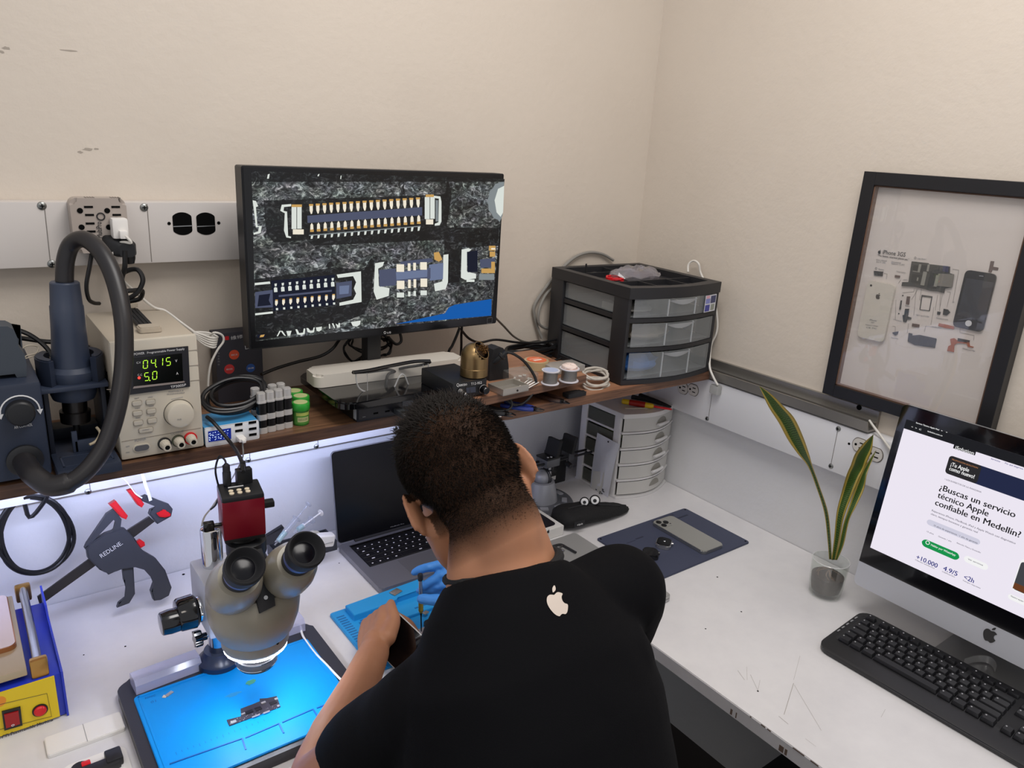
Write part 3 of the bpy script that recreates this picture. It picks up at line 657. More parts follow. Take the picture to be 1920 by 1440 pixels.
# ------------------------------------------------------------------ microscope
SCOPE = mat('scope_beige', '918b7c', .34); SCOPEL = mat('scope_block', 'b9bbc4', .4)
SX, SY = .312, 1.015
bx0, bx1, by0, by1 = .135, .466, .902, 1.19
t = thing('microscope', 'trinocular stereo microscope in beige on black base with chrome post', 'microscope', (.30, 1.05, ZD)); T0 = M.Translation(t.location).inverted()
BZ = ZD+.02
s = MB(T0); s.prism(rrect(bx1-bx0, by1-by0, .022, 5), ZD+.001, BZ, M.Translation(((bx0+bx1)/2, (by0+by1)/2, 0)), .004); s.build('base', mat('scope_base', '2a2a30', .4, bump=.05, bs=400), t)
PX, PY = .292, 1.153
MB(T0).lathe([(.036, 0), (.036, .012), (.03, .016), (.024, .03), (.0, .03)], (PX, PY, BZ), n=32).build('post_collar', mat('post_collar', '1d2a45', .3), t)
MB(T0).bcyl((PX, PY, BZ+.02), (PX, PY, 1.03), .0165, .003, 36).build('post', CHROME, t)
# focus block clamped on the post
s = MB(T0); s.box((.262, 1.085, .868), (.334, 1.185, .962), .006); s.box((.275, 1.04, .88), (.345, 1.10, .945), .006); s.build('focus_block', SCOPEL, t)
s = MB(T0); k0 = V((.262, 1.125, .905)); s.lathe([(.010, 0), (.010, .006), (.024, .008), (.0275, .012), (.0265, .034), (.024, .0375), (.023, .0378)], k0, NX, 40)
s.lathe([(.019, .0375), (.0195, .05), (.018, .062), (.016, .0635), (.0005, .064)], k0+V((0, -.006, -.003)), NX, 40); kb = s.build('focus_knob', BLKG, t)
MB(T0).bcyl((.262, 1.125, .905), (.256, 1.125, .905), .021, .001, 36).build('knob_rim', CHROME, kb)
s = MB(T0); c0 = at(371, 1197, 'y', 1.150); st = []
for i in range(48): a = 2*PI*i/48; st.append(((.0125+.0028*math.cos(6*a))*math.cos(a), (.0125+.0028*math.cos(6*a))*math.sin(a)))
s.prism(st, -.006, .006, M.Translation(c0) @ M.Rotation(PI/2, 4, 'Y'), .0015); s.cyl(c0, c0+V((.014, 0, 0)), .0065); s.build('clamp_knob', BLKG, t)
MB(T0).cyl(c0+V((.012, 0, 0)), (PX-.01, PY, c0.z), .004).build('clamp_screw', STEEL, t)
# optical head
s = MB(T0); s.lathe([(.046, .890), (.0475, .891), (.050, .897), (.050, .911), (.0515, .9115), (.0585, .922), (.066, .945), (.0685, .966), (.0675, .985), (.060, .998), (.03, 1.004), (.0005, 1.005)], (SX, SY, 0), n=48); s.build('head', SCOPE, t)
MB(T0).lathe([(.0502, .9112), (.0506, .9112), (.0506, .9118), (.0502, .9118)], (SX, SY, 0), n=48, cap=False).build('seam_ring', GAP, t)
s = MB(T0); s.lathe([(.001, .0), (.0024, 0), (.0024, .001)], at(521, 1207, 'y', SY-.050)+V((0, .002, 0)), (.3, -1, 0), 12); s.build('set_screw', HOLE, t)
rl = emit('ring_light_led', 'eef2ff', 70)
MB(T0).lathe([(.030, .8895), (.0466, .8895), (.0472, .8886), (.0472, .8882), (.0460, .8880), (.030, .8880)], (SX, SY, 0), n=48).build('ring_light', rl, t)
LENS = mat('barlow_ring', '2a2a2c', .25)
s = MB(T0); s.lathe([(.031, .8885), (.031, .880), (.0285, .879), (.0285, .870), (.031, .869), (.031, .8585), (.0285, .8575), (.0285, .853), (.024, .852), (.021, .855), (.0005, .855)], (SX, SY, 0), n=44); s.build('objective', LENS, t)
for z in (.880, .869, .8582): MB(T0).lathe([(.0311, z-.0008), (.0316, z), (.0311, z+.0008)], (SX, SY, 0), n=44, cap=False).build('objective_rim', CHROME, t)
# eyepiece tubes
dE = V((0, -.70, .714))
for i, (q, yy) in enumerate((((439, 1098), .972), ((541, 1070), .965))):
    p = at(*q, 'y', yy); d = (dE+V((-.03 if i == 0 else .03, 0, 0))).normalized()
    s = MB(T0); s.lathe([(.006, -.050), (.024, -.046), (.034, -.032), (.0375, -.012), (.0375, .010), (.034, .032), (.028, .044), (.02, .045)], p, d, 40); tb = s.build('eyepiece_tube', SCOPE, t)
    s = MB(T0); s.lathe([(.0215, .044), (.0225, .046), (.0225, .056), (.0215, .057), (.0215, .068), (.0245, .070), (.0265, .078), (.0268, .094), (.0245, .0965), (.0225, .094), (.019, .084), (.016, .081), (.0005, .080)], p, d, 40); ey = s.build('eyepiece', BLKM, tb)
    MB(T0).lathe([(.0222, .0585), (.0228, .0585), (.0228, .0665), (.0222, .0665)], p, d, 40, cap=False).build('eyepiece_band', mat('blue_band', '4a5a9a', .3), tb)
    MB(T0).lathe([(.0155, .0812), (.010, .0828), (.0005, .0834)], p, d, 32).build('eyepiece_lens', mat('eye_glass', '08080f', .22, spec=.3), tb)
p = at(491, 1102, 'y', .962); s = MB(T0); X2 = V((1, 0, 0)); U2 = V((0, .55, .83)).normalized()
s.slab([p+X2*x+U2*z for x, z in ((-.010, -.034), (.013, -.030), (.017, .01), (.012, .055), (-.006, .055), (-.012, .01))], X2.cross(U2), -.03); s.build('front_plate', BLKM, t)
MB(T0).lathe([(.0034, 0), (.003, .0015), (.0014, .0015), (.0014, .0008), (.0002, .0008)], p+U2*(-.015)+X2*.002, X2.cross(U2), 14).build('plate_screw', STEEL, t)
s = MB(T0); s.lathe([(.028, .985), (.030, .99), (.030, 1.010), (.0275, 1.011), (.0275, 1.024), (.030, 1.025), (.030, 1.045), (.025, 1.0475)], (SX+.008, 1.062, 0), n=36); s.build('camera_port', BLK, t)
p = V((SX+.008, 1.062, 1.022)); MB(T0).lathe([(.029, 0), (.029, .006), (.025, .010)], p+V((0, 0, .012)), n=36).build('port_ring', CHROME, t)
# ------------------------------------------------------------------ red camera on the photo port
CAMR = mat('camera_red', '7d0f22', .3, .3)
yc = 1.036; a = at(428, 986, 'y', yc); b_ = at(498, 970, 'y', yc); tp = at(428, 941, 'y', yc)
cx0, cx1 = a.x, b_.x; cx0 -= .002; cx1 += .003; cz0, cz1 = 1.050, tp.z+.004
t = thing('microscope_camera', 'dark red box camera mounted on top of the microscope', 'camera', ((cx0+cx1)/2, yc+.027, cz0), math.radians(-9)); T0 = M.Translation(t.location).inverted()
MB(T0).box((cx0, yc, cz0+.012), (cx1, yc+.055, cz1-.006), .002).build('housing', CAMR, t)
MB(T0).box((cx0, yc, cz1-.010), (cx1, yc+.055, cz1), .003).build('top_plate', BLK, t)
MB(T0).box((cx0+.001, yc+.001, cz0+.006), (cx1-.001, yc+.054, cz0+.014), .002).build('bottom_plate', BLK, t)
MB(T0).lathe([(.019, cz0-.002), (.021, cz0), (.021, cz0+.007)], ((cx0+cx1)/2, 1.062, 0), n=30).build('lens_mount', BLK, t)
BTN = mat('button_ivory', 'd9cbb0', .5)
for i in range(3):
    for j in range(2): MB(T0).lathe([(.0036, 0), (.0036, .0018), (.003, .0022), (.0004, .0022)], (cx0+.016+i*.0115, yc+.012+j*.009, cz1-.0002), n=14).build('button', BTN, t)
MB(T0).box((cx0+.014, yc+.034, cz1-.0002), (cx0+.036, yc+.0365, cz1+.0006)).build('legend_strip', INKW, t)
zz = (cz0+cz1)/2+.002
MB(T0).box((cx1-.001, yc+.02, zz+.002), (cx1+.018, yc+.034, zz+.012), .002).build('side_connector', BLK, t)
s = MB(T0); s.cyl((cx0+.001, yc+.02, zz-.012), (cx0-.012, yc+.02, zz-.012), .003); s.box((cx0-.026, yc+.014, zz-.019), (cx0-.01, yc+.026, zz-.005), .003); s.build('thumb_screw', BLKG, t)
# plugs in the camera's rear-top
t2 = thing('camera_plug', 'black video plug standing in the red microscope camera', 'plug', (cx0+.042, yc+.045, cz1)); T2 = M.Translation(t2.location).inverted()
s = MB(T2); s.box((cx0+.030, yc+.037, cz1+.0005), (cx0+.053, yc+.050, cz1+.024), .0015); s.build('connector_block', BLK, t2)
MB(T2).lathe([(.005, 0), (.004, .012)], (cx0+.041, yc+.044, cz1+.0235), n=14).build('strain_relief', BLK, t2)
t2 = thing('camera_plug', 'black ribbed barrel plug with looping cord in the red microscope camera', 'plug', (cx0+.017, yc+.045, cz1)); T2 = M.Translation(t2.location).inverted()
s = MB(T2); s.lathe([(.0055, .0005), (.0062, .004), (.0062, .022), (.005, .024), (.0045, .034), (.003, .036)], (cx0+.017, yc+.046, cz1), n=16); s.build('barrel', BLK, t2)
for i in range(4): MB(T2).lathe([(.0052, .0245+i*.0025), (.0056, .0252+i*.0025), (.0052, .026+i*.0025)], (cx0+.017, yc+.046, cz1), n=16, cap=False).build('rib', BLKM, t2)
q = V((cx0+.017, yc+.046, cz1+.035)); cable('cord', [q, at(421, 862, 'y', yc+.05), at(411, 856, 'y', yc+.06), at(404, 880, 'y', yc+.06), at(408, 905, 'y', yc+.06), at(413, 920, 'y', yc+.06), at(405, 945, 'y', yc+.07), at(395, 955, 'y', yc+.08)], .0016, CABLE, parent=t2)
# ------------------------------------------------------------------ things on the microscope base
MATB = mat('silicone_blue', '0290e4', .45, spec=.25, bump=.03, bs=500); MATD = mat('silicone_blue_shade', '0b5fb0', .5); MATL = mat('silicone_print', '0a62b8', .6)
mx0, mx1, my0, my1 = .152, .441, .912, 1.137; mz = BZ+.0035
t = thing('silicone_mat', 'bright blue silicone soldering mat lit on the microscope base', 'work mat', ((mx0+mx1)/2, (my0+my1)/2, BZ)); T0 = M.Translation(t.location).inverted()
MB(T0).prism(rrect(mx1-mx0, my1-my0, .008, 4), BZ+.0003, mz, M.Translation(((mx0+mx1)/2, (my0+my1)/2, 0)), .001).build('sheet', MATB, t)
s = MB(T0); w_ = .003
for lo, hi in (((mx0+.006, my0+.002), (mx0+.006+w_, my1-.004)), ((mx0+.006, my1-.007), (mx1-.006, my1-.004)), ((mx1-.009, my0+.002), (mx1-.006, my1-.004))): s.box((*lo, mz-.0002), (*hi, mz+.0008), .0003)
s.build('raised_border', MATB, t)
for pts in (((318, 1433), (454, 1385), (461, 1406)), ((460, 1384), (523, 1357), (532, 1375)), ((529, 1355), (587, 1330), (598, 1348)), ((594, 1328), (640, 1310))):
    s = MB(T0); Q_ = [D(*p, mz) for p in pts]
    for a, b_ in zip(Q_, Q_[1:]):
        d = (b_-a).normalized(); n_ = V((-d.y, d.x, 0))*.0011; s.slab([a-n_, b_-n_, b_+n_, a+n_], (0, 0, 1), .0012)
    s.build('compartment_rim', MATD, t, smooth=False)  # ridges in darker blue, shade of the recess edges put into the colour
letter('SONIC', D(272, 1311, mz), D(292, 1305, mz), (0, 1, 0), .004, MATL, t); letter('01', D(283, 1319, mz), D(293, 1316, mz), (0, 1, 0), .005, MATL, t)
for i in range(16):
    p = D(330+i*11, 1412-i*4.1, mz); MB(T0).box((p.x-.0003, p.y-.002-(i % 4 == 0)*.002, mz), (p.x+.0003, p.y+.002, mz+.0002)).build('ruler_tick', MATL, t, smooth=False)
s = MB(T0); s.poly(blot(D(470, 1280, mz+.0001), (1, 0, 0), (0, 1, 0), .022, .016, 5, 14)); s.build('burn_stain', mat('mat_stain', '3f8f78', .7), t, smooth=False)
s = MB(T0); s.poly(blot(D(438, 1302, mz+.0001), (1, 0, 0), (0, 1, 0), .034, .012, 9, 14)); s.build('burn_stain', mat('mat_stain_faint', '2488c4', .6), t, smooth=False)
# logic board
BRD = mat('board_dark', '33303a', .4); CHIPM = mat('chip_black', '18181c', .3); TIN = mat('tin_shield', 'b9b7b4', .4, .7)
pp = [(425, 1351), (452, 1344), (451, 1330), (475, 1321), (487, 1316), (487, 1311), (501, 1310), (519, 1306), (526, 1326), (430, 1362)]
t = thing('circuit_board', 'dark phone logic board lying on the bright blue silicone mat', 'circuit board', D(478, 1335, mz)); T0 = M.Translation(t.location).inverted(); bz = mz+.0016
s = MB(T0); s.slab([D(*p, mz+.0003) for p in pp], (0, 0, 1), .0012); s.build('substrate', BRD, t, smooth=False)
def part(px, py, w, h, m_, nm, z=.001, ang=0):
    p = D(px, py, bz); MB(T0).box((p.x-w/2, p.y-h/2, bz-.0002), (p.x+w/2, p.y+h/2, bz+z), .0002).build(nm, m_, t, smooth=False)
for a in ((467, 1335, .012, .007), (484, 1329, .010, .008), (512, 1318, .011, .007)): part(*a, CHIPM, 'chip')
for a in ((494, 1318, .007, .004), (438, 1354, .008, .005), (518, 1311, .005, .004), (456, 1339, .006, .003), (480, 1343, .012, .0025), (500, 1336, .010, .003), (522, 1324, .004, .004)): part(*a, TIN, 'connector', .0014)
rnd = random.Random(5)
for i in range(26):
    u = rnd.random(); px = 432+u*88; py = 1358-u*30+rnd.uniform(-7, 1); part(px, py, .0012, .0007, TIN, 'component', .0006)
t = thing('flex_connector', 'small silver flex piece on upper left corner of the blue mat', 'connector', D(312, 1304, mz)); p = t.location.copy(); T0 = M.Translation(p).inverted()
s = MB(T0); s.box(p+V((-.002, -.003, .0003)), p+V((.011, .003, .002)), .0005, rot=M.Rotation(.5, 4, 'Z')); s.build('shield', TIN, t)
s = MB(T0); s.box(p+V((-.006, -.005, .0003)), p+V((0, .001, .0015)), .0004, rot=M.Rotation(.9, 4, 'Z')); s.build('flex_tail', mat('flex_cream', 'cfc8b8', .5), t)
ACR = clear('frosted_acrylic', 'eef0ff', .42, .15, .2, 'd6d6ea')
t = thing('acrylic_block', 'long frosted acrylic block on left back edge of microscope base', 'acrylic block', D(315, 1280, BZ))
a, rz, w = front((256, 1304), (379, 1257), BZ); T0 = M.Translation(t.location).inverted() @ M.Translation(a) @ M.Rotation(rz, 4, 'Z')
MB(T0).loft([[(x, .0, .0005), (x, .034, .0005), (x, .034, .02), (x, .030, .024), (x, .006, .024), (x, 0, .016)] for x in (0, w)]).build('body', ACR, t, ang=20)
t = thing('acrylic_block', 'frosted acrylic block on right back edge of microscope base', 'acrylic block', D(555, 1172, BZ))
a = D(528, 1198, BZ); T0 = M.Translation(t.location).inverted() @ M.Translation(a)
MB(T0).loft([[(x, .0, .0005), (x, .034, .0005), (x, .034, .02), (x, .030, .024), (x, .006, .024), (x, 0, .016)] for x in (0, .045)]).build('body', ACR, t, ang=20)
cable('white_cable', [D(x, y, BZ+.003) for x, y in ((563, 1170), (567, 1190), (578, 1208), (592, 1226), (610, 1244), (627, 1262), (640, 1275), (655, 1285))], .002, mat('wire_white', 'eef0f4', .4), 'white wire along right edge of the black microscope base')
# ------------------------------------------------------------------ LCD separator machine
BLUE = mat('machine_blue', '2035b4', .35); YEL = mat('machine_yellow', 'e0c21a', .4); GOLD = mat('gold_anodised', 'b48a4c', .3, .8); PLATE = mat('gold_plate', 'b9a98c', .4, .5)
yl = 1.176; W_ = lambda x, y: at(x, y, 'y', yl)
xr = D(129, 1350).x; ztop = W_(100, 1268).z
t = thing('lcd_separator', 'blue and yellow LCD disassembly machine with gold clamps on the bench', 'repair machine', (-.02, yl, ZD)); T0 = M.Translation(t.location).inverted()
s = MB(T0); s.box((-.16, yl+.003, ZD+.002), (xr, 1.40, ztop), .002); s.build('case', BLUE, t)
s = MB(T0); s.prism([(yl-.001, ZD+.001), (1.41, ZD+.001), (1.41, ztop+.028), (1.34, ztop+.028), (1.33, ztop+.012), (yl-.001, ztop+.004)], 0, .003, M(((0, 0, 1, xr-.001), (1, 0, 0, 0), (0, 1, 0, 0), (0, 0, 0, 1)))); s.build('side_plate', BLUE, t, smooth=False)
s = MB(T0); zb = ZD+.004; s.slab([(-.16, yl, zb), (xr-.010, yl, zb), (xr-.010, yl, ztop-.001), (-.16, yl, ztop-.001)], (0, 1, 0), .004); s.build('front_panel', YEL, t, smooth=False)
yq = yl-.0001
s = MB(T0); o = [W_(*p) for p in ((-40, 1330), (88, 1300), (97, 1343), (-40, 1378))]
s.tube([V((q.x, yl-.0003, q.z)) for q in o], .0004, 4, 1, True); s.build('panel_outline', INKB, t)
letter('LCD Disassembly Machine', W_(0, 1388), W_(100, 1353), (0, 0, 1), .0075, INKB, t)
p0 = [W_(*q) for q in ((3, 1333), (38, 1324), (42, 1358), (8, 1368))]; s = MB(T0); s.slab(p0, (0, -1, 0), .003); o = s.build('rocker_switch', BLK, t, smooth=False)
s = MB(T0); s.slab([W_(*q)+V((0, -.003, 0)) for q in ((7, 1337), (34, 1330), (37, 1354), (11, 1362))], (0, -1, 0), .002); s.build('rocker', mat('rocker_red', '9c0d12', .25), o, smooth=False)
pc = W_(23.5, 1356); s = MB(T0); s.tube([pc+V((.0018*math.cos(i*PI/6), -.0052, .0014*math.sin(i*PI/6))) for i in range(12)], .0004, 4, 1, True); s.build('off_mark', INKW, o)
p = W_(75, 1331); MB(T0).lathe([(.0105, 0), (.0105, .002)], p, NY, 28).build('button_ring', BLK, t)
MB(T0).lathe([(.0085, .0019), (.0085, .004), (.0065, .006), (.0005, .0063)], p, NY, 28).build('push_button', RED, t)
MB(T0).lathe([(.009, .0), (.009, .0003)], W_(-2, 1316), NY, 24).build('sticker', mat('sticker_orange', 'e08a24', .5), t)
for c in ((108, 1281), (116, 1333)): MB(T0).ell(at(*c, 'x', xr+.002), (.0022, .0022, .0022), 10, 8).build('side_screw', SCREW, t)
zp = ztop+.022
c1 = S(72, 1240, zp+.004); c2 = S(42, 1102, zp+.004)
MB(T0).box((-.16, c1.y-.004, ztop+.010), (c1.x-.016, c2.y-.01, zp), .002).build('heating_plate', PLATE, t)
MB(T0).box((-.14, c1.y+.02, ztop-.001), (-.01, c2.y-.03, ztop+.011)).build('plate_support', BLK, t)
MB(T0).cyl(c1+V((-.001, .004, -.002)), c2+V((0, -.004, -.002)), .0065, n=24).build('clamp_rail', STEEL, t)
for c in (c1, c2): MB(T0).box((c.x-.012, c.y-.006, ztop), (c.x+.012, c.y+.007, zp+.010), .004).build('clamp_block', GOLD, t)
t2 = thing('smartphone', 'pale phone with copper edge lying on the separator machine plate', 'phone', (-.05, 1.26, zp)); T2 = M.Translation(t2.location).inverted()
e0 = S(30, 1218, zp); e1 = S(9, 1122, zp)
MB(T2).prism(rrect(.076, e1.y-e0.y, .012, 5), zp+.0003, zp+.008, M.Translation((e0.x-.036, (e0.y+e1.y)/2, 0)), .001).build('body', mat('copper_edge', 'b07a55', .3, .8), t2)
MB(T2).prism(rrect(.073, e1.y-e0.y-.003, .0105, 5), zp+.0079, zp+.0086, M.Translation((e0.x-.036, (e0.y+e1.y)/2, 0))).build('back_glass', mat('back_pink', 'cdbcb8', .25), t2)
# white strip of two squares and the white plate
Q_ = [D(*p, ZD+.006) for p in ((81, 1381), (221, 1331), (237, 1367), (92, 1419))]
t = thing('power_bank', 'flat white two-part slab on bench between yellow machine and microscope', 'white slab', D(158, 1378)); T0 = M.Translation(t.location).inverted()
cx, cy = (Q_[0].x+Q_[2].x)/2, (Q_[0].y+Q_[2].y)/2
t.name = 'white_slab'
MB(T0).prism(rrect(.104, .043, .004, 3), ZD+.0005, ZD+.0065, M.Translation((cx, cy, 0)), .001).build('slab', WHITE, t)
MB(T0).box((cx-.0005, cy-.0212, ZD+.0062), (cx+.0003, cy+.0212, ZD+.0067)).build('seam', GREYP, t, smooth=False)
t = thing('parts_tray', 'white rounded plate with black tool pieces at bottom left corner', 'plate', D(180, 1425)); T0 = M.Translation(t.location).inverted()
MB(T0).prism(rrect(.085, .07, .012, 5), ZD+.0003, ZD+.004, M.Translation((.081, 1.027, 0)), .001).build('plate', WHITE, t)
t = thing('tool_holder', 'black plastic tool lying on the white plate at bottom left', 'tool', D(190, 1432, ZD+.004)); T0 = M.Translation(t.location).inverted(); zz = ZD+.0045
s = MB(T0); s.box((.052, 1.015, zz), (.112, 1.034, zz+.012), .003); s.box((.094, 1.02, zz), (.116, 1.047, zz+.014), .003); s.lathe([(.012, 0), (.012, .010)], (.062, 1.036, zz), n=20); s.build('body', BLK, t)
s = MB(T0); s.box((.064, 1.034, zz), (.076, 1.044, zz+.012), .002); s.build('red_insert', RED, t)
# ------------------------------------------------------------------ bar clamp
CLB = mat('clamp_grey', '34363d', .5, bump=.04, bs=300); NC = V((0, -.958, .287)); UC = V((0, .287, .958)); OC = V((0, 1.472, .95))
Zc = lambda x, y, d=0: onp(x/4, 880+y/4, OC+NC*d, NC)
t = thing('bar_clamp', 'dark grey bar clamp with red pads hanging under shelf by zip ties', 'clamp', Zc(850, 600)); T0 = M.Translation(t.location).inverted()
def cl(pts, th, name, m_, d=0, bev=.002, par=None):
    P_ = [Zc(*p) for p in pts]; s = MB(T0)
    s.prism([(q.x, (q-OC).dot(UC)) for q in P_], 0, th, basis(OC+NC*d, V((1, 0, 0)), UC, NC), bev); return s.build(name, m_, par or t, ang=30)
cl([(275, 945), (660, 665), (960, 440), (1110, 345), (1150, 385), (1010, 490), (705, 715), (295, 1010)], .008, 'bar', mat('clamp_bar', '2e2a28', .45, .3), .006, .001)
cl([(640, 590), (660, 545), (780, 470), (900, 430), (925, 432), (1000, 510), (1020, 570), (1062, 600), (1150, 650), (1222, 740), (1270, 870), (1250, 930), (1190, 962), (1140, 968), (1120, 905), (1142, 840), (1120, 785), (1070, 730), (1000, 710), (905, 722), (860, 740), (800, 775), (770, 745), (735, 738), (650, 655)], .022, 'handle', CLB)
cl([(625, 580), (640, 545), (790, 325), (845, 290), (900, 365), (890, 450), (820, 540), (700, 590), (660, 610), (627, 584), (702, 522), (715, 525), (790, 490), (845, 440), (858, 385), (840, 370), (699, 518)], .016, 'moving_jaw', CLB, .002, 0)
cl([(990, 712), (1002, 920), (960, 990), (868, 1025), (880, 990), (930, 950), (938, 870), (918, 820), (912, 770), (905, 720)], .014, 'trigger', CLB, .003)
cl([(1040, 205), (1085, 185), (1180, 225), (1250, 250), (1282, 290), (1270, 345), (1168, 402), (1108, 330), (1118, 295), (1165, 275), (1150, 262), (1040, 225)], .018, 'fixed_jaw', CLB)
cl([(808, 255), (855, 225), (945, 338), (932, 365), (895, 350)], .024, 'pad', RED, -.001)
cl([(943, 152), (985, 140), (1066, 250), (1048, 277), (1022, 262)], .024, 'pad', RED, -.001)
cl([(1156, 318), (1190, 305), (1205, 290), (1225, 295), (1240, 315), (1262, 322), (1258, 340), (1220, 350), (1180, 345)], .006, 'lock_knob', RED, .018)
cl([(1012, 530), (1040, 515), (1070, 535), (1075, 560), (1040, 580), (1018, 555)], .014, 'release_button', RED, .006)
letter('REDLINE.', Zc(762, 665, .0222), Zc(922, 560, .0222), (-.55, 0, .83), .0085, INKW, t)
ZT = mat('zip_tie_white', 'eef0f2', .4)
for i, pts in enumerate((((905, 66), (950, 95), (985, 140), (1020, 185), (1065, 215)), ((1068, 40), (1090, 110), (1115, 180), (1130, 235)))):
    P_ = [Zc(*p, .0235) for p in pts]; P_[0].z += .004; o = MB().tube(P_, .0034 if i else .0026, 8, 5, flat=.4).build('zip_tie', ZT, None, loc=P_[0])
    tag(o, ('narrow white zip tie looped round the clamp jaw', 'broad white zip tie holding the clamp from the shelf edge')[i], 'zip tie')
# black cable coil hanging at far left
c = at(70, 1008, 'y', 1.488); o = [at(92, 900, 'y', 1.45), at(90, 925, 'y', 1.465), at(80, 945, 'y', 1.475), at(55, 970, 'y', 1.485)]
rnd = random.Random(2)
for k in range(42):
    a = math.radians(112+k*26); r1 = 67+6*math.sin(k*.61); r2 = 72+6*math.cos(k*.43); o.append(at(66+r1*math.cos(a), 1006-r2*math.sin(a), 'y', 1.487+.006*math.sin(k*.9)))
cable('hanging_cable', o, .0038, CABLE, 'black cable coiled in a ring hanging on wall under the shelf', k=4)
# chrome loupe on the back wall
t = thing('desk_magnifier', 'chrome ring and ball magnifier standing behind the microscope post', 'magnifier', D(372, 1045)); p0 = t.location.copy(); T0 = M.Translation(p0).inverted()
MB(T0).lathe([(.026, 0.0005), (.026, .006), (.02, .012), (.008, .016)], p0, n=28).build('base', CHROME, t)
b1 = at(372, 1015, 'y', p0.y); MB(T0).cyl(p0+V((0, 0, .012)), b1, .004).build('arm', CHROME, t); MB(T0).ell(b1, .014).build('ball', CHROME, t)
b2 = at(370, 978, 'y', p0.y-.005); MB(T0).cyl(b1, b2+V((0, 0, -.012)), .003).build('arm', CHROME, t)
s = MB(T0); s.tube([b2+V((.022*math.cos(i*PI/10), .018*math.sin(i*PI/10), .006*math.sin(i*PI/10))) for i in range(20)], .0032, 8, 1, True); s.build('lens_ring', CHROME, t)
# ------------------------------------------------------------------ laptop
SG = mat('space_grey', '8d8d96', .35, .6); SGD = mat('space_grey_trackpad', '86868e', .3, .6); KEY = mat('laptop_keys', '0f0f14', .45); KEYT = mat('key_legend', 'd8d8e0', .6)
lx, ly, lw, ld, lz = .632, 1.219, .302, .208, ZD+.0015
t = thing('laptop', 'open grey laptop with dark screen on the bench behind the person', 'laptop', (lx+lw/2, ly+ld/2, ZD)); T0 = M.Translation((-lw/2, -ld/2, .0))
h = .0135
MB(T0).prism(rrect(lw, ld, .010, 5), .0015, h, M.Translation((lw/2, ld/2, 0)), .0015).build('base', SG, t)
MB(T0).box((.02, .088, h-.0004), (lw-.02, .192, h+.0002), 0).build('keyboard_well', KEY, t, smooth=False)
MB(T0).box((lw/2-.068, .006, h-.0003), (lw/2+.068, .082, h+.0002), .0001).build('trackpad', SGD, t, smooth=False)
MB(T0).box((.022, .183, h+.0001), (lw-.022, .191, h+.0004)).build('touch_bar', BLKG, t, smooth=False)
rows = [(14, 1), (13.5, 1), (13, 1), (12, 1), (11, 1)]
rnd = random.Random(8)
for r_ in range(5):
    n_ = [14, 14, 13, 12, 9][r_]; x = .0225; y = .163-r_*.0182; tw = lw-.045
    ws = [1]*n_
    if r_ == 0: ws[-1] = 1.6
    if r_ == 1: ws[0] = 1.6
    if r_ == 2: ws[0] = ws[-1] = 1.8
    if r_ == 3: ws[0] = ws[-1] = 2.3
    if r_ == 4: ws = [1, 1, 1, 1.3, 5.4, 1.3, 1, 1, 1]
    u = tw/sum(ws)
    for w_ in ws:
        if True:
            o = MB(T0).box((x+.001, y, h+.0001), (x+u*w_-.001, y+.0162, h+.0011), .0004, 1).build('key', KEY, t, smooth=False)
            cx_ = x+u*w_/2; MB(T0).box((cx_-.0017*min(w_, 2), y+.0065, h+.00105), (cx_+.0017*min(w_, 2), y+.0095, h+.0013)).build('key_legend', KEYT, o, smooth=False)
        x += u*w_
ZL = Z_ = None
p0 = V((0, ld-.004, h)); ph = V((0, .032, .2135)); L_ = ph.length; n_ = V((0, -ph.z, ph.y)).normalized(); U3 = ph.normalized()
mtx = basis(V((lw/2, p0.y+.0035, p0.z)) + U3*(L_/2+.002), V((1, 0, 0)), U3, n_*1)
s = MB(T0); s.prism(rrect(lw, L_, .010, 5), -.0035, .0, mtx, 0); s.build('lid', SG, t)
s = MB(T0); s.prism(rrect(lw-.003, L_-.003, .009, 5), .0, .0006, mtx, 0); s.build('screen', mat('laptop_screen', '05060c', .22, spec=.35), t)
c = mtx @ V((-.018, -L_/2+.006, .0007)); me_T = T0 @ c
bpy.context.view_layer.update(); wt = t.matrix_world
letter('MacBook Pro', wt @ me_T, wt @ (T0 @ (mtx @ V((.018, -L_/2+.006, .0007)))), U3, .0026, INKG, t)
MB(T0).cyl((.04, p0.y+.001, h+.001), (lw-.04, p0.y+.001, h+.001), .004).build('hinge', BLKM, t)
# ------------------------------------------------------------------ small tray with syringes
t = thing('desk_tray', 'dark grey tray of small tools behind the microscope, left of the laptop', 'tray', D(575, 1035)); T0 = M.Translation(t.location).inverted()
TRY = mat('tray_grey', '3c3d42', .5)
a, b_ = D(632, 1031), D(520, 1062); d = (b_-a).normalized(); dn = V((-d.y, d.x, 0))
dn = -dn if dn.y < 0 else dn
TT = T0 @ basis(b_, -d, dn, V((0, 0, 1))); w = (b_-a).length; tray_w = w
s = MB(TT); dp = .062; zz = .024
s.box((0, 0, .0005), (w, dp, .003)); s.box((0, 0, .002), (w, .003, zz)); s.box((0, dp-.003, .002), (w, dp, zz)); s.box((0, .003, .002), (.003, dp-.003, zz)); s.box((w-.003, .003, .002), (w, dp-.003, zz)); s.build('body', TRY, t, smooth=False)
SYR = clear('syringe_plastic', 'f2f4f8', .12, .08, .5)
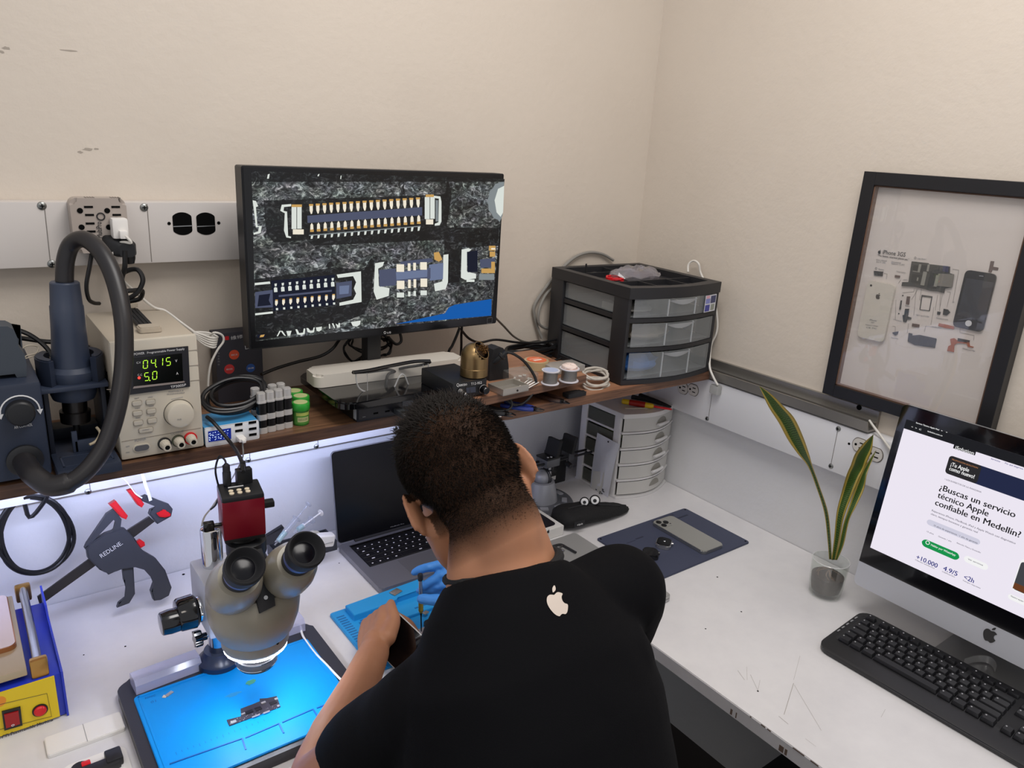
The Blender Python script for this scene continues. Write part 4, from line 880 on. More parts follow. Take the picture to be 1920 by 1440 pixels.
def syringe(p, q, name, lab, pl):
    t = thing(name, lab, 'syringe', p); T0 = M.Translation(p).inverted(); p = V(p); q = V(q); L_ = (q-p).length; d = q-p
    MB(T0).lathe([(.002, 0), (.002, .008), (.0065, .010), (.0065, L_*.62), (.010, L_*.621), (.010, L_*.64), (.006, L_*.641)], p, d, 20).build('barrel', SYR, t)
    MB(T0).lathe([(.0052, L_*.3), (.0052, L_*.34), (.0018, L_*.345), (.0018, L_*.97), (.0075, L_*.975), (.0075, L_), (.0004, L_)], p, d, 18).build('plunger', pl, t)
    MB(T0).lathe([(.0042, .0105), (.0055, .0115), (.0055, L_*.3), (.0004, L_*.3)], p, d, 16).build('paste', mat('flux_teal', '9fc3c2', .4), t)
syringe(at(515, 1022, 'y', 1.395), at(579, 944, 'y', 1.43), 'syringe', 'clear syringe with long plunger leaning in the dark tray', SYR)
syringe(at(552, 998, 'y', 1.40), at(602, 961, 'y', 1.43), 'syringe', 'slim syringe with ribbed white tip leaning right in the dark tray', WHITE)
t = thing('earphone_case', 'white earphone case lying on dark tray beside the laptop', 'case', at(611, 1018, 'y', 1.385)); p = t.location.copy(); T0 = M.Translation(p).inverted()
s = MB(T0); s.box(p+V((-.022, -.010, -.006)), p+V((.018, .012, .022)), .006, 3, rot=M.Rotation(.2, 4, 'Y')); s.build('shell', WHITE, t); MB(T0).box(p+V((-.016, -.0112, .004)), p+V((.012, -.0098, .0046))).build('lid_seam', GREYP, t)
t = thing('tape_roll', 'small clear tape roll standing in the dark tray', 'tape', at(585, 1008, 'y', 1.40)); p = t.location.copy(); T0 = M.Translation(p).inverted()
MB(T0).lathe([(.013, 0), (.016, .001), (.016, .012), (.013, .013), (.010, .012), (.010, .001)], p, (.2, -1, .3), 30).build('roll', mat('tape_pale', 'b9b6ac', .3), t)
t = thing('tool_pouch', 'black folded tool flap rising from tray behind the red camera', 'tool case', at(505, 1020, 'y', 1.40)); p = t.location.copy(); T0 = M.Translation(p).inverted()
P_ = [at(x, y, 'y', d) for x, y, d in ((488, 1024, 1.385), (495, 1008, 1.40), (530, 986, 1.42), (533, 990, 1.42), (512, 1020, 1.39))]; MB(T0).slab(P_, (0, 1, 0), .008).build('flap', BLKM, t, smooth=False)
# ------------------------------------------------------------------ blue repair mat under the hands
t = thing('repair_mat', 'light blue silicone repair mat with slots under the person\'s hands', 'work mat', D(720, 1150)); T0 = M.Translation(t.location).inverted()
RM = mat('silicone_sky', '2496d8', .42, bump=.03, bs=500); RMD = mat('silicone_sky_deep', '1668a8', .5)
xa, ya = .515, 1.192
MB(T0).prism(rrect(.33, .20, .006, 4), ZD+.0005, ZD+.006, M.Translation((xa+.165, ya-.085, 0)), .001).build('sheet', RM, t)
s = MB(T0); o = [(.545, 1.198), (.545, 1.158), (.60, 1.158), (.604, 1.163), (.64, 1.163), (.644, 1.170), (.72, 1.170), (.72, 1.206)]
s.prism([(x, y) for x, y in o], ZD+.005, ZD+.019, None, .001); s.build('raised_block', RM, t, ang=25)
s = MB(T0); s.box((.735, 1.17, ZD+.005), (.84, 1.204, ZD+.016), .001); s.build('raised_block', RM, t)
s = MB(T0); s.prism([(.60, 1.11), (.83, 1.11), (.83, 1.15), (.62, 1.15), (.615, 1.143), (.60, 1.143)], ZD+.005, ZD+.012, None, .001); s.build('raised_block', RM, t, ang=25)
for i in range(15): MB(T0).box((xa+.006, ya-.008-i*.0078, ZD+.0058), (xa+.022, ya-.0045-i*.0078, ZD+.0063)).build('slot', RMD, t, smooth=False)
for lo, hi in (((.55, 1.102), (.555, 1.15)), ((.555, 1.152), (.60, 1.1555)), ((.56, 1.06), (.72, 1.064)), ((.74, 1.155), (.83, 1.158)), ((.66, 1.125), (.82, 1.129))): MB(T0).box((*lo, ZD+(.0058 if lo[0] != .66 else .0118)), (*hi, ZD+(.0063 if lo[0] != .66 else .0123))).build('channel', RMD, t, smooth=False)
for px, py, z, w_, h_, lab in ((742, 1111, .019, .022, .016, 'small silver shield plate on raised part of the sky blue mat'), (798, 1150, .012, .012, .009, 'tiny brass coloured bracket on the sky blue mat beside the screwdriver')):
    p = D(px, py, ZD+z); t2 = MB().box(p+V((-w_/2, -h_/2, .0004)), p+V((w_/2, h_/2, .0026)), .0008, rot=M.Rotation(.3, 4, 'Z')).build('metal_bracket', mat('shield_tin', 'b7ada0', .35, .8), None, loc=p); tag(t2, lab, 'metal part')
# ------------------------------------------------------------------ monitor
ym = 1.362; MQ = lambda x, y, d=0: at(x, y, 'y', ym-d)
TLc, TRc, BRc, BLc = MQ(457, 308), MQ(953, 328), MQ(923.5, 609), MQ(463.5, 655)
mx0, mx1 = (TLc.x+BLc.x)/2, (TRc.x+BRc.x)/2; mz0, mz1 = (BLc.z+BRc.z)/2, (TLc.z+TRc.z)/2
t = thing('monitor', 'large black monitor showing magnified circuit connectors on the long shelf', 'monitor', ((mx0+mx1)/2, ym+.06, ZS+.06)); T0 = M.Translation(t.location).inverted()
mm = M.Translation(((mx0+mx1)/2, ym, (mz0+mz1)/2)) @ M.Rotation(PI/2, 4, 'X')
MB(T0).prism(rrect(mx1-mx0, mz1-mz0, .004, 3), -.035, 0, mm, .0015).build('housing', BLK, t)
s = MB(T0); s.box(((mx0+mx1)/2-.12, ym+.034, mz0+.06), ((mx0+mx1)/2+.12, ym+.05, mz1-.05), .01); s.build('back_shell', BLK, t)
bez = MB(T0); s = bez; s.slab([(mx0+.003, ym-.0003, mz0+.003), (mx1-.003, ym-.0003, mz0+.003), (mx1-.003, ym-.0003, mz1-.003), (mx0+.003, ym-.0003, mz1-.003)], (0, -1, 0), .001); s.build('bezel', mat('bezel_black', '0c0d10', .2), t, smooth=False)
def rock(lo='0d0e11', mid='565b5c', hi='f6faf8', mn=.45):
    m, N, L, b = nt('screen_texture'); b.inputs['Base Color'].default_value = (0, 0, 0, 1)
    tc = N.new('ShaderNodeTexCoord'); mp = N.new('ShaderNodeMapping'); mp.inputs['Rotation'].default_value = (0, .12, 0); mp.inputs['Scale'].default_value = (1, 1, 1.5); L.new(tc.outputs['Object'], mp.inputs[0])
    n = N.new('ShaderNodeTexNoise'); n.inputs['Scale'].default_value = 62; n.inputs['Detail'].default_value = 10; n.inputs['Roughness'].default_value = .75; n.inputs['Distortion'].default_value = 1.6
    n2 = N.new('ShaderNodeTexNoise'); n2.inputs['Scale'].default_value = 11; n2.inputs['Detail'].default_value = 3
    n3 = N.new('ShaderNodeTexNoise'); n3.inputs['Scale'].default_value = 30
    for q in (n, n2, n3): L.new(mp.outputs[0], q.inputs['Vector'])
    r = N.new('ShaderNodeValToRGB'); e = r.color_ramp.elements; e[0].position = .42; e[0].color = lin(lo); e[1].position = .70; e[1].color = lin(hi)
    k = e.new(.53); k.color = lin(mid); L.new(n.outputs['Fac'], r.inputs[0])
    mr = N.new('ShaderNodeMapRange'); mr.inputs[1].default_value = .40; mr.inputs[2].default_value = .58; mr.inputs[3].default_value = mn; mr.inputs[4].default_value = .95; L.new(n2.outputs['Fac'], mr.inputs[0])
    mx = N.new('ShaderNodeMix'); mx.data_type = 'RGBA'; mx.blend_type = 'MULTIPLY'; mx.inputs[0].default_value = 1; L.new(r.outputs[0], mx.inputs[6]); L.new(mr.outputs[0], mx.inputs[7])
    h = N.new('ShaderNodeMix'); h.data_type = 'RGBA'; h.blend_type = 'MULTIPLY'; h.inputs[0].default_value = .35; L.new(mx.outputs[2], h.inputs[6]); L.new(n3.outputs['Color'], h.inputs[7])
    L.new(h.outputs[2], b.inputs['Emission Color']); b.inputs['Emission Strength'].default_value = 1.4; b.inputs['Roughness'].default_value = .3
    return m
ZX, ZY = 540/1897, 410/1440
E1 = lambda x, y, d=.0016: MQ(440+x*ZX, 290+y*ZY, d)
s = MB(T0); s.slab([E1(*p, .0013) for p in ((112, 108), (1778, 160), (1690, 1062), (138, 1228))], (0, -1, 0), .0003); scn = s.build('screen', rock(), t, smooth=False)
PIC = {k: emit('pixel_'+k, c, e) for k, c, e in (('white', 'e9efe8', 1.0), ('cream', 'fff6e2', 1.0), ('amber', 'd9ab62', .95), ('slate', '5f6682', .75), ('dark', '06070a', .4), ('navy', '1b2136', .7), ('blue', '0f5fb4', 1.0), ('grey', '9aa3a6', .8), ('steel', '7f8db0', .8))}
PIC['dark'] = rock('07080a', '121417', '5a5e60', .5); PIC['dark'].name = 'screen_shadow'
PK = list(PIC); LAY = [0]
class Pic(MB):
    def p(s, pts, c):
        LAY[0] += 1; s.mi = PK.index(c); d = .0017+LAY[0]*.000002; s.poly([E1(*q, d) for q in pts]); return s
    def r(s, x0, y0, x1, y1, c, sk=0): # box in picture space, rows climbing by sk
        return s.p([(x0, y0), (x1, y0-sk*(x1-x0)), (x1, y1-sk*(x1-x0)), (x0, y1)], c)
def fin(s, nm):
    if nm in ('end_bracket', 'solder_frame', 'glint', 'silkscreen_writing', 'dark_patch'):
        bmesh.ops.split_edges(s.bm, edges=s.bm.edges[:])
        for f in list(s.bm.faces):
            q = Pic(T0.inverted() @ T0); q.mi = f.material_index; q.poly([v.co for v in f.verts]); q.build(nm, [PIC[k] for k in PK], scn, smooth=False, recalc=False)
        return
    return s.build(nm, [PIC[k] for k in PK], scn, smooth=False, recalc=False)
# backdrop patches
s = Pic(T0); s.p([(112, 108), (1778, 160), (1776, 178), (115, 180)], 'dark'); s.p([(1395, 175), (1410, 178), (1430, 260), (1395, 480), (1390, 560), (520, 600), (470, 560), (260, 580), (210, 520), (190, 300), (290, 300), (1390, 262)], 'dark')
s.p([(132, 820), (440, 780), (660, 740), (850, 760), (900, 680), (920, 700), (900, 940), (850, 1050), (700, 1110), (400, 1180), (138, 1228)], 'dark'); s.p([(1380, 480), (1740, 480), (1735, 600), (1500, 610), (1480, 840), (1380, 850)], 'dark')
fin(s, 'dark_patch')
s = Pic(T0); s.p([(1060, 1115), (1385, 1045), (1412, 1005), (1450, 988), (1692, 950), (1690, 1060)], 'blue'); fin(s, 'blue_patch')
sk = .058
# long connector
s = Pic(T0); s.p([(478, 330), (1235, 285), (1240, 460), (490, 525)], 'dark'); s.p([(478, 402), (1235, 345), (1235, 400), (480, 450)], 'slate')
for i in range(17):
    x = 487+i*44; y = 325-i*2.7
    s.r(x+3, y, x+30, y+14, 'amber'); s.p([(x+6, y+14), (x+27, y+12), (x+28, y+40), (x+23, y+64), (x+15, y+66), (x+7, y+44)], 'cream')
    y2 = 455-i*3.3; s.p([(x+12, y2+8), (x+21, y2-6), (x+30, y2+8), (x+32, y2+36), (x+11, y2+40)], 'cream'); s.r(x+10, y2+38, x+34, y2+54, 'amber'); s.p([(x+16, y2+72), (x+32, y2+70), (x+26, y2+98), (x+14, y2+100)], 'white')
s.p([(490, 528), (1225, 468), (1225, 474), (490, 535)], 'grey'); fin(s, 'long_connector')
s = Pic(T0)
for x0 in (375, 1252):
    dy = -(x0-375)*.075
    s.r(x0+(6 if x0 > 500 else 0), 328+dy, x0+(60 if x0 > 500 else 68), 345+dy, 'amber'); s.r(x0, 345+dy, x0+32, 490+dy, 'white'); s.r(x0+36, 345+dy, x0+66, 488+dy, 'white'); s.r(x0+8, 492+dy, x0+80 if x0 < 500 else x0+56, 525+dy, 'cream')
s.p([(310, 330), (372, 325), (372, 340), (325, 345), (322, 370), (345, 375), (352, 535), (372, 540), (370, 550), (340, 545), (325, 500), (330, 385), (300, 370)], 'white')
s.p([(1312, 270), (1355, 275), (1362, 310), (1362, 440), (1350, 465), (1318, 468), (1318, 455), (1342, 445), (1345, 290), (1312, 285)], 'white'); s.r(1324, 300, 1340, 440, 'grey')
fin(s, 'end_bracket')
s = Pic(T0); s.p([(118, 300), (140, 305), (155, 340), (140, 345), (150, 470), (178, 470), (172, 515), (125, 528), (125, 515), (155, 505), (160, 475), (140, 478), (122, 330)], 'white'); fin(s, 'edge_bracket')
# lower left connector
s = Pic(T0); s.p([(240, 830), (660, 790), (662, 990), (255, 1030)], 'navy'); s.p([(135, 905), (250, 890), (252, 1005), (135, 1010)], 'slate'); s.p([(160, 925), (235, 915), (225, 960), (240, 990), (150, 1000)], 'navy'); s.p([(668, 845), (772, 830), (770, 930), (670, 950)], 'slate'); s.p([(690, 865), (755, 860), (750, 915), (690, 920)], 'steel')
for i in range(9):
    x = 258+i*47; y = 850-i*4.6
    s.p([(x, y+30), (x+8, y+22), (x+22, y+26), (x+24, y+54), (x+2, y+56)], 'white'); s.p([(x+4, y), (x+20, y-2), (x+18, y+16), (x+6, y+17)], 'white')
    s.p([(x+8, y+112), (x+26, y+108), (x+26, y+130), (x+16, y+148), (x+8, y+136)], 'cream'); s.r(x+10, y+104, x+26, y+112, 'amber'); s.r(x+14, y+160, x+28, y+174, 'white')
s.p([(290, 925), (640, 890), (640, 902), (290, 938)], 'slate'); fin(s, 'pin_connector')
s = Pic(T0); s.p([(672, 790), (832, 768), (836, 970), (690, 995), (690, 975), (780, 955), (800, 915), (785, 880), (800, 840), (780, 800), (680, 812)], 'white'); s.p([(132, 845), (232, 835), (235, 850), (132, 860)], 'white'); s.p([(135, 1045), (250, 1032), (252, 1045), (135, 1058)], 'white'); fin(s, 'solder_frame')
# middle connector
s = Pic(T0); s.p([(925, 715), (985, 705), (975, 735), (945, 750), (950, 865), (1020, 880), (1015, 930), (935, 955), (915, 900)], 'white'); s.p([(1375, 660), (1408, 655), (1405, 840), (1390, 885), (1320, 900), (1312, 850), (1368, 835)], 'white')
s.p([(950, 760), (1060, 748), (1062, 860), (955, 870)], 'slate'); s.p([(1280, 725), (1375, 712), (1372, 820), (1285, 830)], 'steel'); s.p([(1040, 770), (1290, 745), (1290, 815), (1042, 845)], 'slate'); s.p([(1090, 705), (1300, 680), (1305, 705), (1095, 735)], 'slate'); s.p([(1062, 775), (1270, 758), (1268, 805), (1066, 825)], 'steel')
for x, w_ in ((1066, 50), (1140, 18), (1176, 18), (1222, 44)):
    dy = -(x-1066)*.09; s.r(x, 722+dy, x+w_, 772+dy, 'cream'); s.r(x+2, 830+dy, x+w_+2, 885+dy, 'cream'); s.r(x+2, 908+dy, x+w_, 940+dy, 'white')
s.p([(1312, 645), (1345, 640), (1368, 690), (1345, 705), (1315, 690)], 'amber'); fin(s, 'small_connector')
# right connector, round screw, silk writing
s = Pic(T0); s.p([(1495, 625), (1540, 615), (1560, 625), (1530, 650), (1530, 770), (1590, 785), (1590, 815), (1520, 825), (1490, 810)], 'white'); s.p([(1530, 640), (1600, 630), (1600, 770), (1535, 775)], 'navy'); s.p([(1615, 690), (1715, 680), (1712, 740), (1618, 745)], 'slate')
for q in ((1625, 750, 1712, 780), (1675, 600, 1718, 632), (1680, 638, 1716, 672), (1690, 705, 1714, 780)): s.r(*q, 'amber')
s.r(1610, 785, 1710, 825, 'grey'); s.r(1527, 822, 1580, 838, 'white'); s.r(1690, 615, 1716, 625, 'cream'); fin(s, 'edge_connector')
s = Pic(T0); o = [(1775, 178), (1735, 182)]
for i in range(11): a = math.radians(112+i*13); rr_ = 120+(8 if i % 2 else 0); o.append((1790+rr_*math.cos(a), 310-rr_*1.12*math.sin(a)))
o += [(1745, 445), (1765, 400)]; s.p(o, 'grey'); s.p([(1775, 205), (1735, 225), (1712, 300), (1725, 380), (1752, 410), (1768, 380)], 'white'); fin(s, 'screw_head')
s = Pic(T0)
for pts in (((277, 1196), (295, 1160), (305, 1160), (285, 1196)), ((302, 1160), (325, 1190), (338, 1194), (315, 1160)), ((340, 1162), (375, 1160), (365, 1192), (350, 1194)), ((400, 1150), (412, 1150), (425, 1175), (450, 1172), (455, 1145), (465, 1145), (462, 1180), (440, 1188), (412, 1184)),
            ((472, 1142), (485, 1142), (500, 1162), (515, 1158), (520, 1138), (528, 1138), (522, 1170), (500, 1174), (480, 1168)), ((535, 1138), (575, 1132), (572, 1155), (555, 1165), (540, 1160)), ((620, 1115), (628, 1115), (630, 1145), (622, 1146)), ((640, 1112), (650, 1110), (662, 1142), (655, 1143)), ((664, 1112), (676, 1140), (694, 1136), (694, 1108), (684, 1110), (682, 1122)), ((765, 1102), (830, 1092), (826, 1118), (805, 1132), (778, 1128))): s.p(pts, 'white')
fin(s, 'silkscreen_writing')
s = Pic(T0); s.p([(148, 1186), (200, 1180), (205, 1202), (150, 1208)], 'navy'); s.p([(170, 1188), (198, 1184), (190, 1200), (165, 1203)], 'amber'); fin(s, 'corner_icon')
s = Pic(T0)
for x, y, w_, h_ in ((213, 130, 18, 28), (545, 130, 14, 12), (695, 140, 9, 20)): s.p([(x, y+h_), (x+w_*.3, y), (x+w_, y-4), (x+w_*.7, y+h_)], 'white')
fin(s, 'glint')
a, b_ = E1(1005, 1178), E1(1028, 1175); letter('LG', a, b_, (0, 0, 1), .0036, INKW, t); s = MB(T0); p = E1(990, 1172); s.tube([p+V((.0024*math.cos(i*PI/6), 0, .0024*math.sin(i*PI/6))) for i in range(12)], .0004, 4, 1, True); s.build('emblem', INKW, t)
s = MB(T0); o = [E1(*p) for p in ((1665, 1076), (1697, 1072), (1694, 1108), (1664, 1112))]; s.tube(o, .0003, 4, 1, True); s.build('energy_label', INKG, t, smooth=False)
neck = at(692, 655, 'y', 1.42)
s = MB(T0); s.box((neck.x-.016, 1.395, ZS+.055), (neck.x+.016, 1.425, mz0+.12), .004); s.build('stand_neck', BLK, t)
# ------------------------------------------------------------------ mini computer, monitor foot, white bar
pz = .036; loc = S(675, 793); pcx0 = loc.x-.006; pcw = .185
t = thing('mini_computer', 'flat black mini computer lying under the monitor foot on shelf edge', 'computer', (pcx0, loc.y+.002, ZS))
MB().box((0, 0, .001), (pcw, .18, pz), .002).build('case', mat('pc_black', '15161a', .4), t)
s = MB(); s.box((.004, -.0008, .006), (pcw-.004, .001, pz-.010)); s.build('front_panel', mat('pc_front', '1c1d23', .35), t, smooth=False)
for i in range(22): MB().box((.012+i*.0075, -.0012, pz-.008), (.015+i*.0075, .0006, pz-.003)).build('grille_slot', HOLE, t, smooth=False)
MB().box((-.0006, .0015, .006), (.0008, .013, .028)).build('side_label', mat('label_grey', 'a9a9ac', .5), t, smooth=False)
for x in (.035, .06, .078): MB().box((x, -.0012, .012), (x+.010, .0004, .0155)).build('port', HOLE, t, smooth=False)
MB().box((.012, -.0013, .010), (.018, .0004, .011)).build('status_mark', INKG, t, smooth=False)
MB().box((.098, -.0014, .018), (.122, .0006, .034)).build('badge', mat('badge_grey', '55575c', .4), t, smooth=False)
t2 = thing('usb_stick', 'black usb stick sticking out of the mini computer front', 'usb stick', (pcx0+.078, loc.y-.024, ZS+.013)); MB().box((0, -.012, -.006), (.017, .0255, .005), .002).build('body', mat('usb_grey', '3c3f42', .35), t2); MB().box((.0025, -.0124, .0), (.0145, .001, .0056), .0004).build('silver_inlay', STEEL, t2)
t = thing('base_plinth', 'glossy black rounded monitor foot on top of the mini computer', 'monitor stand', (neck.x, 1.37, ZS+pz)); fz = ZS+pz
fp = [S(598, 727, fz+.014), S(655, 757, fz+.014), S(825, 727, fz+.014)]
T0 = M.Translation(t.location).inverted(); fx0, fx1 = S(600, 735, fz+.01).x, S(838, 715, fz+.01).x
MB(T0).prism(rrect(fx1-fx0, 1.455-fp[1].y, .03, 6), fz+.0005, fz+.014, M.Translation(((fx0+fx1)/2, (1.455+fp[1].y)/2, 0)), .003).build('base_plate', BLKG, t)
t = thing('light_bar', 'long off-white rounded plastic bar lying across the monitor foot', 'plastic bar', S(720, 690, fz+.03)); bz = fz+.0145
a, b_ = S(600, 729, bz), S(868, 694, bz); w = b_.x-a.x
mtx = M.Translation(((a.x+b_.x)/2, (a.y+b_.y)/2+.035, 0)) @ M.Rotation(math.atan2(b_.y-a.y, w), 4, 'Z')
t.location = (mtx.translation.x, mtx.translation.y, bz); T0 = M.Translation(t.location).inverted()
MB(T0).prism(rrect(w+.012, .065, .016, 6), bz+.0003, bz+.026, mtx, .005).build('body', mat('bar_offwhite', 'd3cdc2', .38), t)
# safety glasses
t = thing('safety_glasses', 'clear safety glasses with dark temples resting before the white bar', 'glasses', S(735, 735, bz)); T0 = M.Translation(t.location).inverted(); yg = a.y-.050
Gq = lambda x, y, d=0: at(560+x/6, 640+y/6, 'y', yg+d)
GLC = clear('goggle_lens', 'fafafa', .03, .03, .3); FR = clear('goggle_rim', 'e6e6e6', .45, .05, 1.2, 'e0e0e0')
outl = [(640, 330), (655, 470), (700, 545), (790, 575), (930, 578), (1020, 572), (1075, 520), (1120, 420), (1160, 370), (1200, 400), (1240, 500), (1280, 530), (1370, 510), (1440, 460), (1460, 300), (1455, 245)]
topl = [(640, 335), (760, 330), (900, 300), (1040, 285), (1180, 270), (1300, 255), (1455, 240)]
P_ = [Gq(*p) for p in outl]+[Gq(*p) for p in topl[::-1]]
s = MB(T0); s.slab(P_, (0, 1, 0), .0015); s.build('lens', GLC, t, smooth=False)
s = MB(T0); s.tube([Gq(*p, -.0004) for p in outl], .0016, 6, 3); s.build('lens_rim', FR, t)
TMP = mat('temple_dark', '0e0e10', .25)
s = MB(T0); s.tube([Gq(612, 350, -.001), Gq(800, 325, -.001), Gq(1040, 275, .005), Gq(1300, 228, .005), Gq(1478, 222, -.001)], .0052, 8, 6, flat=.7); s.build('brow_bar', TMP, t)
for pts in (((612, 352, 0), (780, 345, .02), (1000, 320, .035), (1080, 340, .04), (1010, 370, .03), (985, 450, .02), (975, 560, .012)), ((1478, 235, 0), (1400, 262, .02), (1230, 290, .035), (1130, 310, .045))):
    s = MB(T0); s.tube([Gq(*p) for p in pts], .0036, 8, 6, flat=.8); s.build('temple', TMP, t)
for pts in (((770, 345), (775, 570)), ((1400, 262), (1402, 480))):
    s = MB(T0); s.tube([Gq(*p, -.0002) for p in pts], .0007, 5, 1); s.build('side_edge', FR, t)
t = thing('power_button', 'small black dial with white mark on the monitor foot right end', 'dial', S(822, 716, fz+.014)); MB().lathe([(.014, .0003), (.014, .016), (.012, .018), (.0005, .018)], n=28).build('dial', BLK, t); MB().box((-.006, -.006, .0178), (.004, .003, .0186), .0003).build('mark', INKW, t)
# tangle of leads behind the neck
for i, (px, py, rx, ry, sd) in enumerate(((668, 652, 24, 26, 1), (712, 650, 26, 24, 4), (690, 640, 40, 22, 7))):
    rnd = random.Random(sd); o = []
    for k in range(26): a_ = k*.62; o.append(at(px+rx*math.cos(a_)*rnd.uniform(.6, 1.1), py-ry*math.sin(a_)*rnd.uniform(.6, 1.1), 'y', 1.465+rnd.uniform(-.02, .015)))
    for q in o: q.z = max(q.z, ZS+.006)
    cable('tangled_cable', o, .0022, CABLE, ('thin black cable tangle left of the monitor neck', 'thin black cable tangle right of the monitor neck', 'wide black cable tangle behind the monitor neck')[i], k=5)
cable('monitor_cable', [at(x, y, 'y', d) for x, y, d in ((728, 632, 1.44), (742, 645, 1.44), (752, 640, 1.44), (750, 625, 1.44), (744, 612, 1.43))], .0032, CABLE, 'black cable loop hanging below the monitor near its maker mark')
# ------------------------------------------------------------------ riser board with the soldering tools
rz_ = ZS+.030
fl, fr = S(893, 765, rz_), S(1098, 717, rz_)
t = thing('riser_board', 'short plywood board raised on blocks above the corner shelf', 'board', (fl.x, fl.y, ZS+.0002)); T0 = M.Translation(t.location).inverted()
rw = fr.x-fl.x; ang = math.atan2(fr.y-fl.y, rw); yb_ = YW-.02
out = [(fl.x-.035, fl.y), (fr.x, fr.y), (fr.x+.02, 1.40), (fl.x-.035, 1.40)]
MB(T0).prism(out, rz_, rz_+.018).build('board', PLY, t, smooth=False)
s = MB(T0); s.slab([(fl.x-.035, fl.y-.0004, rz_), (fr.x, fr.y-.0004, rz_), (fr.x, fr.y-.0004, rz_+.0178), (fl.x-.035, fl.y-.0004, rz_+.0178)], (0, -1, 0), .0006); s.build('front_edge', PLYE, t, smooth=False)
for x in (fl.x-.03, fr.x-.03): MB(T0).box((x, fr.y+.06, ZS), (x+.03, 1.39, rz_)).build('support_block', PLYE, t, smooth=False)
RZ = rz_+.018; Rr = lambda x, y, z=RZ: S(x, y, z)
# soldering station
a, rz, w = front((842, 740), (919, 746), RZ); a = Rr(857, 748); b_ = Rr(921, 745)
a, b_ = Rr(848, 752), Rr(920, 745)
w = b_.x-a.x+.0; t = thing('soldering_station', 'black digital soldering station with small screen and dial on riser board', 'soldering station', (a.x, a.y, RZ)); hS = hz(b_, 917, 717)-RZ+.004
MB().box((0, 0, .002), (w, .12, hS), .0025).build('case', BLK, t)
for x in (.008, w-.008): MB().cyl((x, .01, .0002), (x, .01, .003), .005).build('foot', BLKM, t)
FQ = lambda x, y, d=.0004: at(820+x/5.333, 620+y/5.333, 'y', a.y-d)
T0 = M.Translation(t.location).inverted()
letter('Quecoo', FQ(190, 560), FQ(295, 548), U_, .0065, INKW, t); letter('T12-952', FQ(335, 545), FQ(443, 530), U_, .005, INKW, t)
s = MB(T0); s.slab([FQ(*p) for p in ((287, 572), (380, 558), (383, 614), (290, 626))], NY, .0006); s.build('screen', mat('lcd_slate', '3b3f4c', .2), t, smooth=False)
p = FQ(458, 585); MB(T0).lathe([(.0085, 0), (.0085, .002), (.0075, .002), (.0075, .012), (.006, .0135), (.0005, .0135)], p, NY, 26).build('dial', BLKG, t); MB(T0).lathe([(.0088, .0001), (.0095, .0005), (.0088, .001)], p, NY, 26, cap=False).build('dial_ring', STEEL, t)
p = FQ(225, 605); MB(T0).lathe([(.0065, 0), (.0065, .005), (.005, .006), (.005, .014), (.0035, .016), (.003, .024)], p, V((.25, -1, -.25)), 22).build('socket_plug', STEEL, t)
# brass ball cleaner
BRASS = mat('brass', '9d835c', .34, 1); WOOL = mat('brass_wool', '6d4d2a', .45, .8)
zb = RZ+hS; c = S(888, 705, zb)
c = at(888, 708, 'y', a.y+.028); c.z = zb
t = thing('tip_cleaner', 'shiny brass dome tip cleaner with metal wool on the soldering station', 'tip cleaner', c)
rB = .0275
s = MB(); pr = [(rB*.92, .0006), (rB, .002), (rB, .018), (rB*.985, .0185), (rB, .019), (rB, .040)]+[(rB*math.cos(i*PI/18), .040+rB*math.sin(i*PI/18)) for i in range(1, 9)]+[(.0004, .040+rB)]; s.lathe(pr, n=64)
hd = V((.34, -.66, .60)).normalized(); hc = V((0, 0, .043)); 
kill = [v for v in s.bm.verts if v.co.z > .03 and (v.co-hc).normalized().dot(hd) > .72]; bmesh.ops.delete(s.bm, geom=kill, context='VERTS'); s.build('dome', BRASS, t)
rnd = random.Random(11)
for i in range(16):
    o = []
    for k in range(9): o.append(hc+hd*rnd.uniform(.006, rB*.98)+V((rnd.uniform(-1, 1), rnd.uniform(-1, 1), rnd.uniform(-1, 1)))*.0095)
    MB().tube(o, .0006, 4, 4).build('wool_strand', WOOL, t)
x_, y_, _ = frame(hd); MB().tube([hc+hd*rB*.72+(x_*math.cos(i*PI/12)+y_*math.sin(i*PI/12))*rB*.695 for i in range(24)], .0008, 6, 1, True).build('opening_rim', BRASS, t)
MB().ell(hc+hd*.002, .0185).build('wool_core', mat('wool_dark', '3a2a1a', .6, .5), t)
# iron stand and iron
p = Rr(935, 728); t = thing('iron_stand', 'black upright soldering iron holder behind the brass cleaner', 'iron stand', Rr(935, 712)); p0 = t.location.copy(); T0 = M.Translation(p0).inverted()
yS = p0.y; FS = lambda x, y, d=0: at(820+x/5.333, 620+y/5.333, 'y', yS+d)
P_ = [FS(*q) for q in ((520, 500), (530, 330), (560, 190), (620, 165), (660, 175), (700, 250), (712, 340), (715, 475))]
for q in P_[:1]+P_[-1:]: q.z = RZ+.0003
MB(T0).slab(P_, (0, 1, 0), .03).build('holder', BLKM, t, ang=30)
t2 = thing('soldering_iron', 'soldering iron handle in holder with black cord curving to the station', 'soldering iron', FS(610, 240, -.006)); bpy.context.view_layer.update(); iv = t2.matrix_world.inverted()
s = MB(iv); q0, q1 = FS(560, 330, -.008), FS(690, 215, -.020); s.lathe([(.004, 0), (.006, .006), (.0065, .02), (.0085, .022), (.0085, .026), (.0055, .028), (.005, (q1-q0).length)], q0, q1-q0, 18); s.build('handle', BLK, t2)
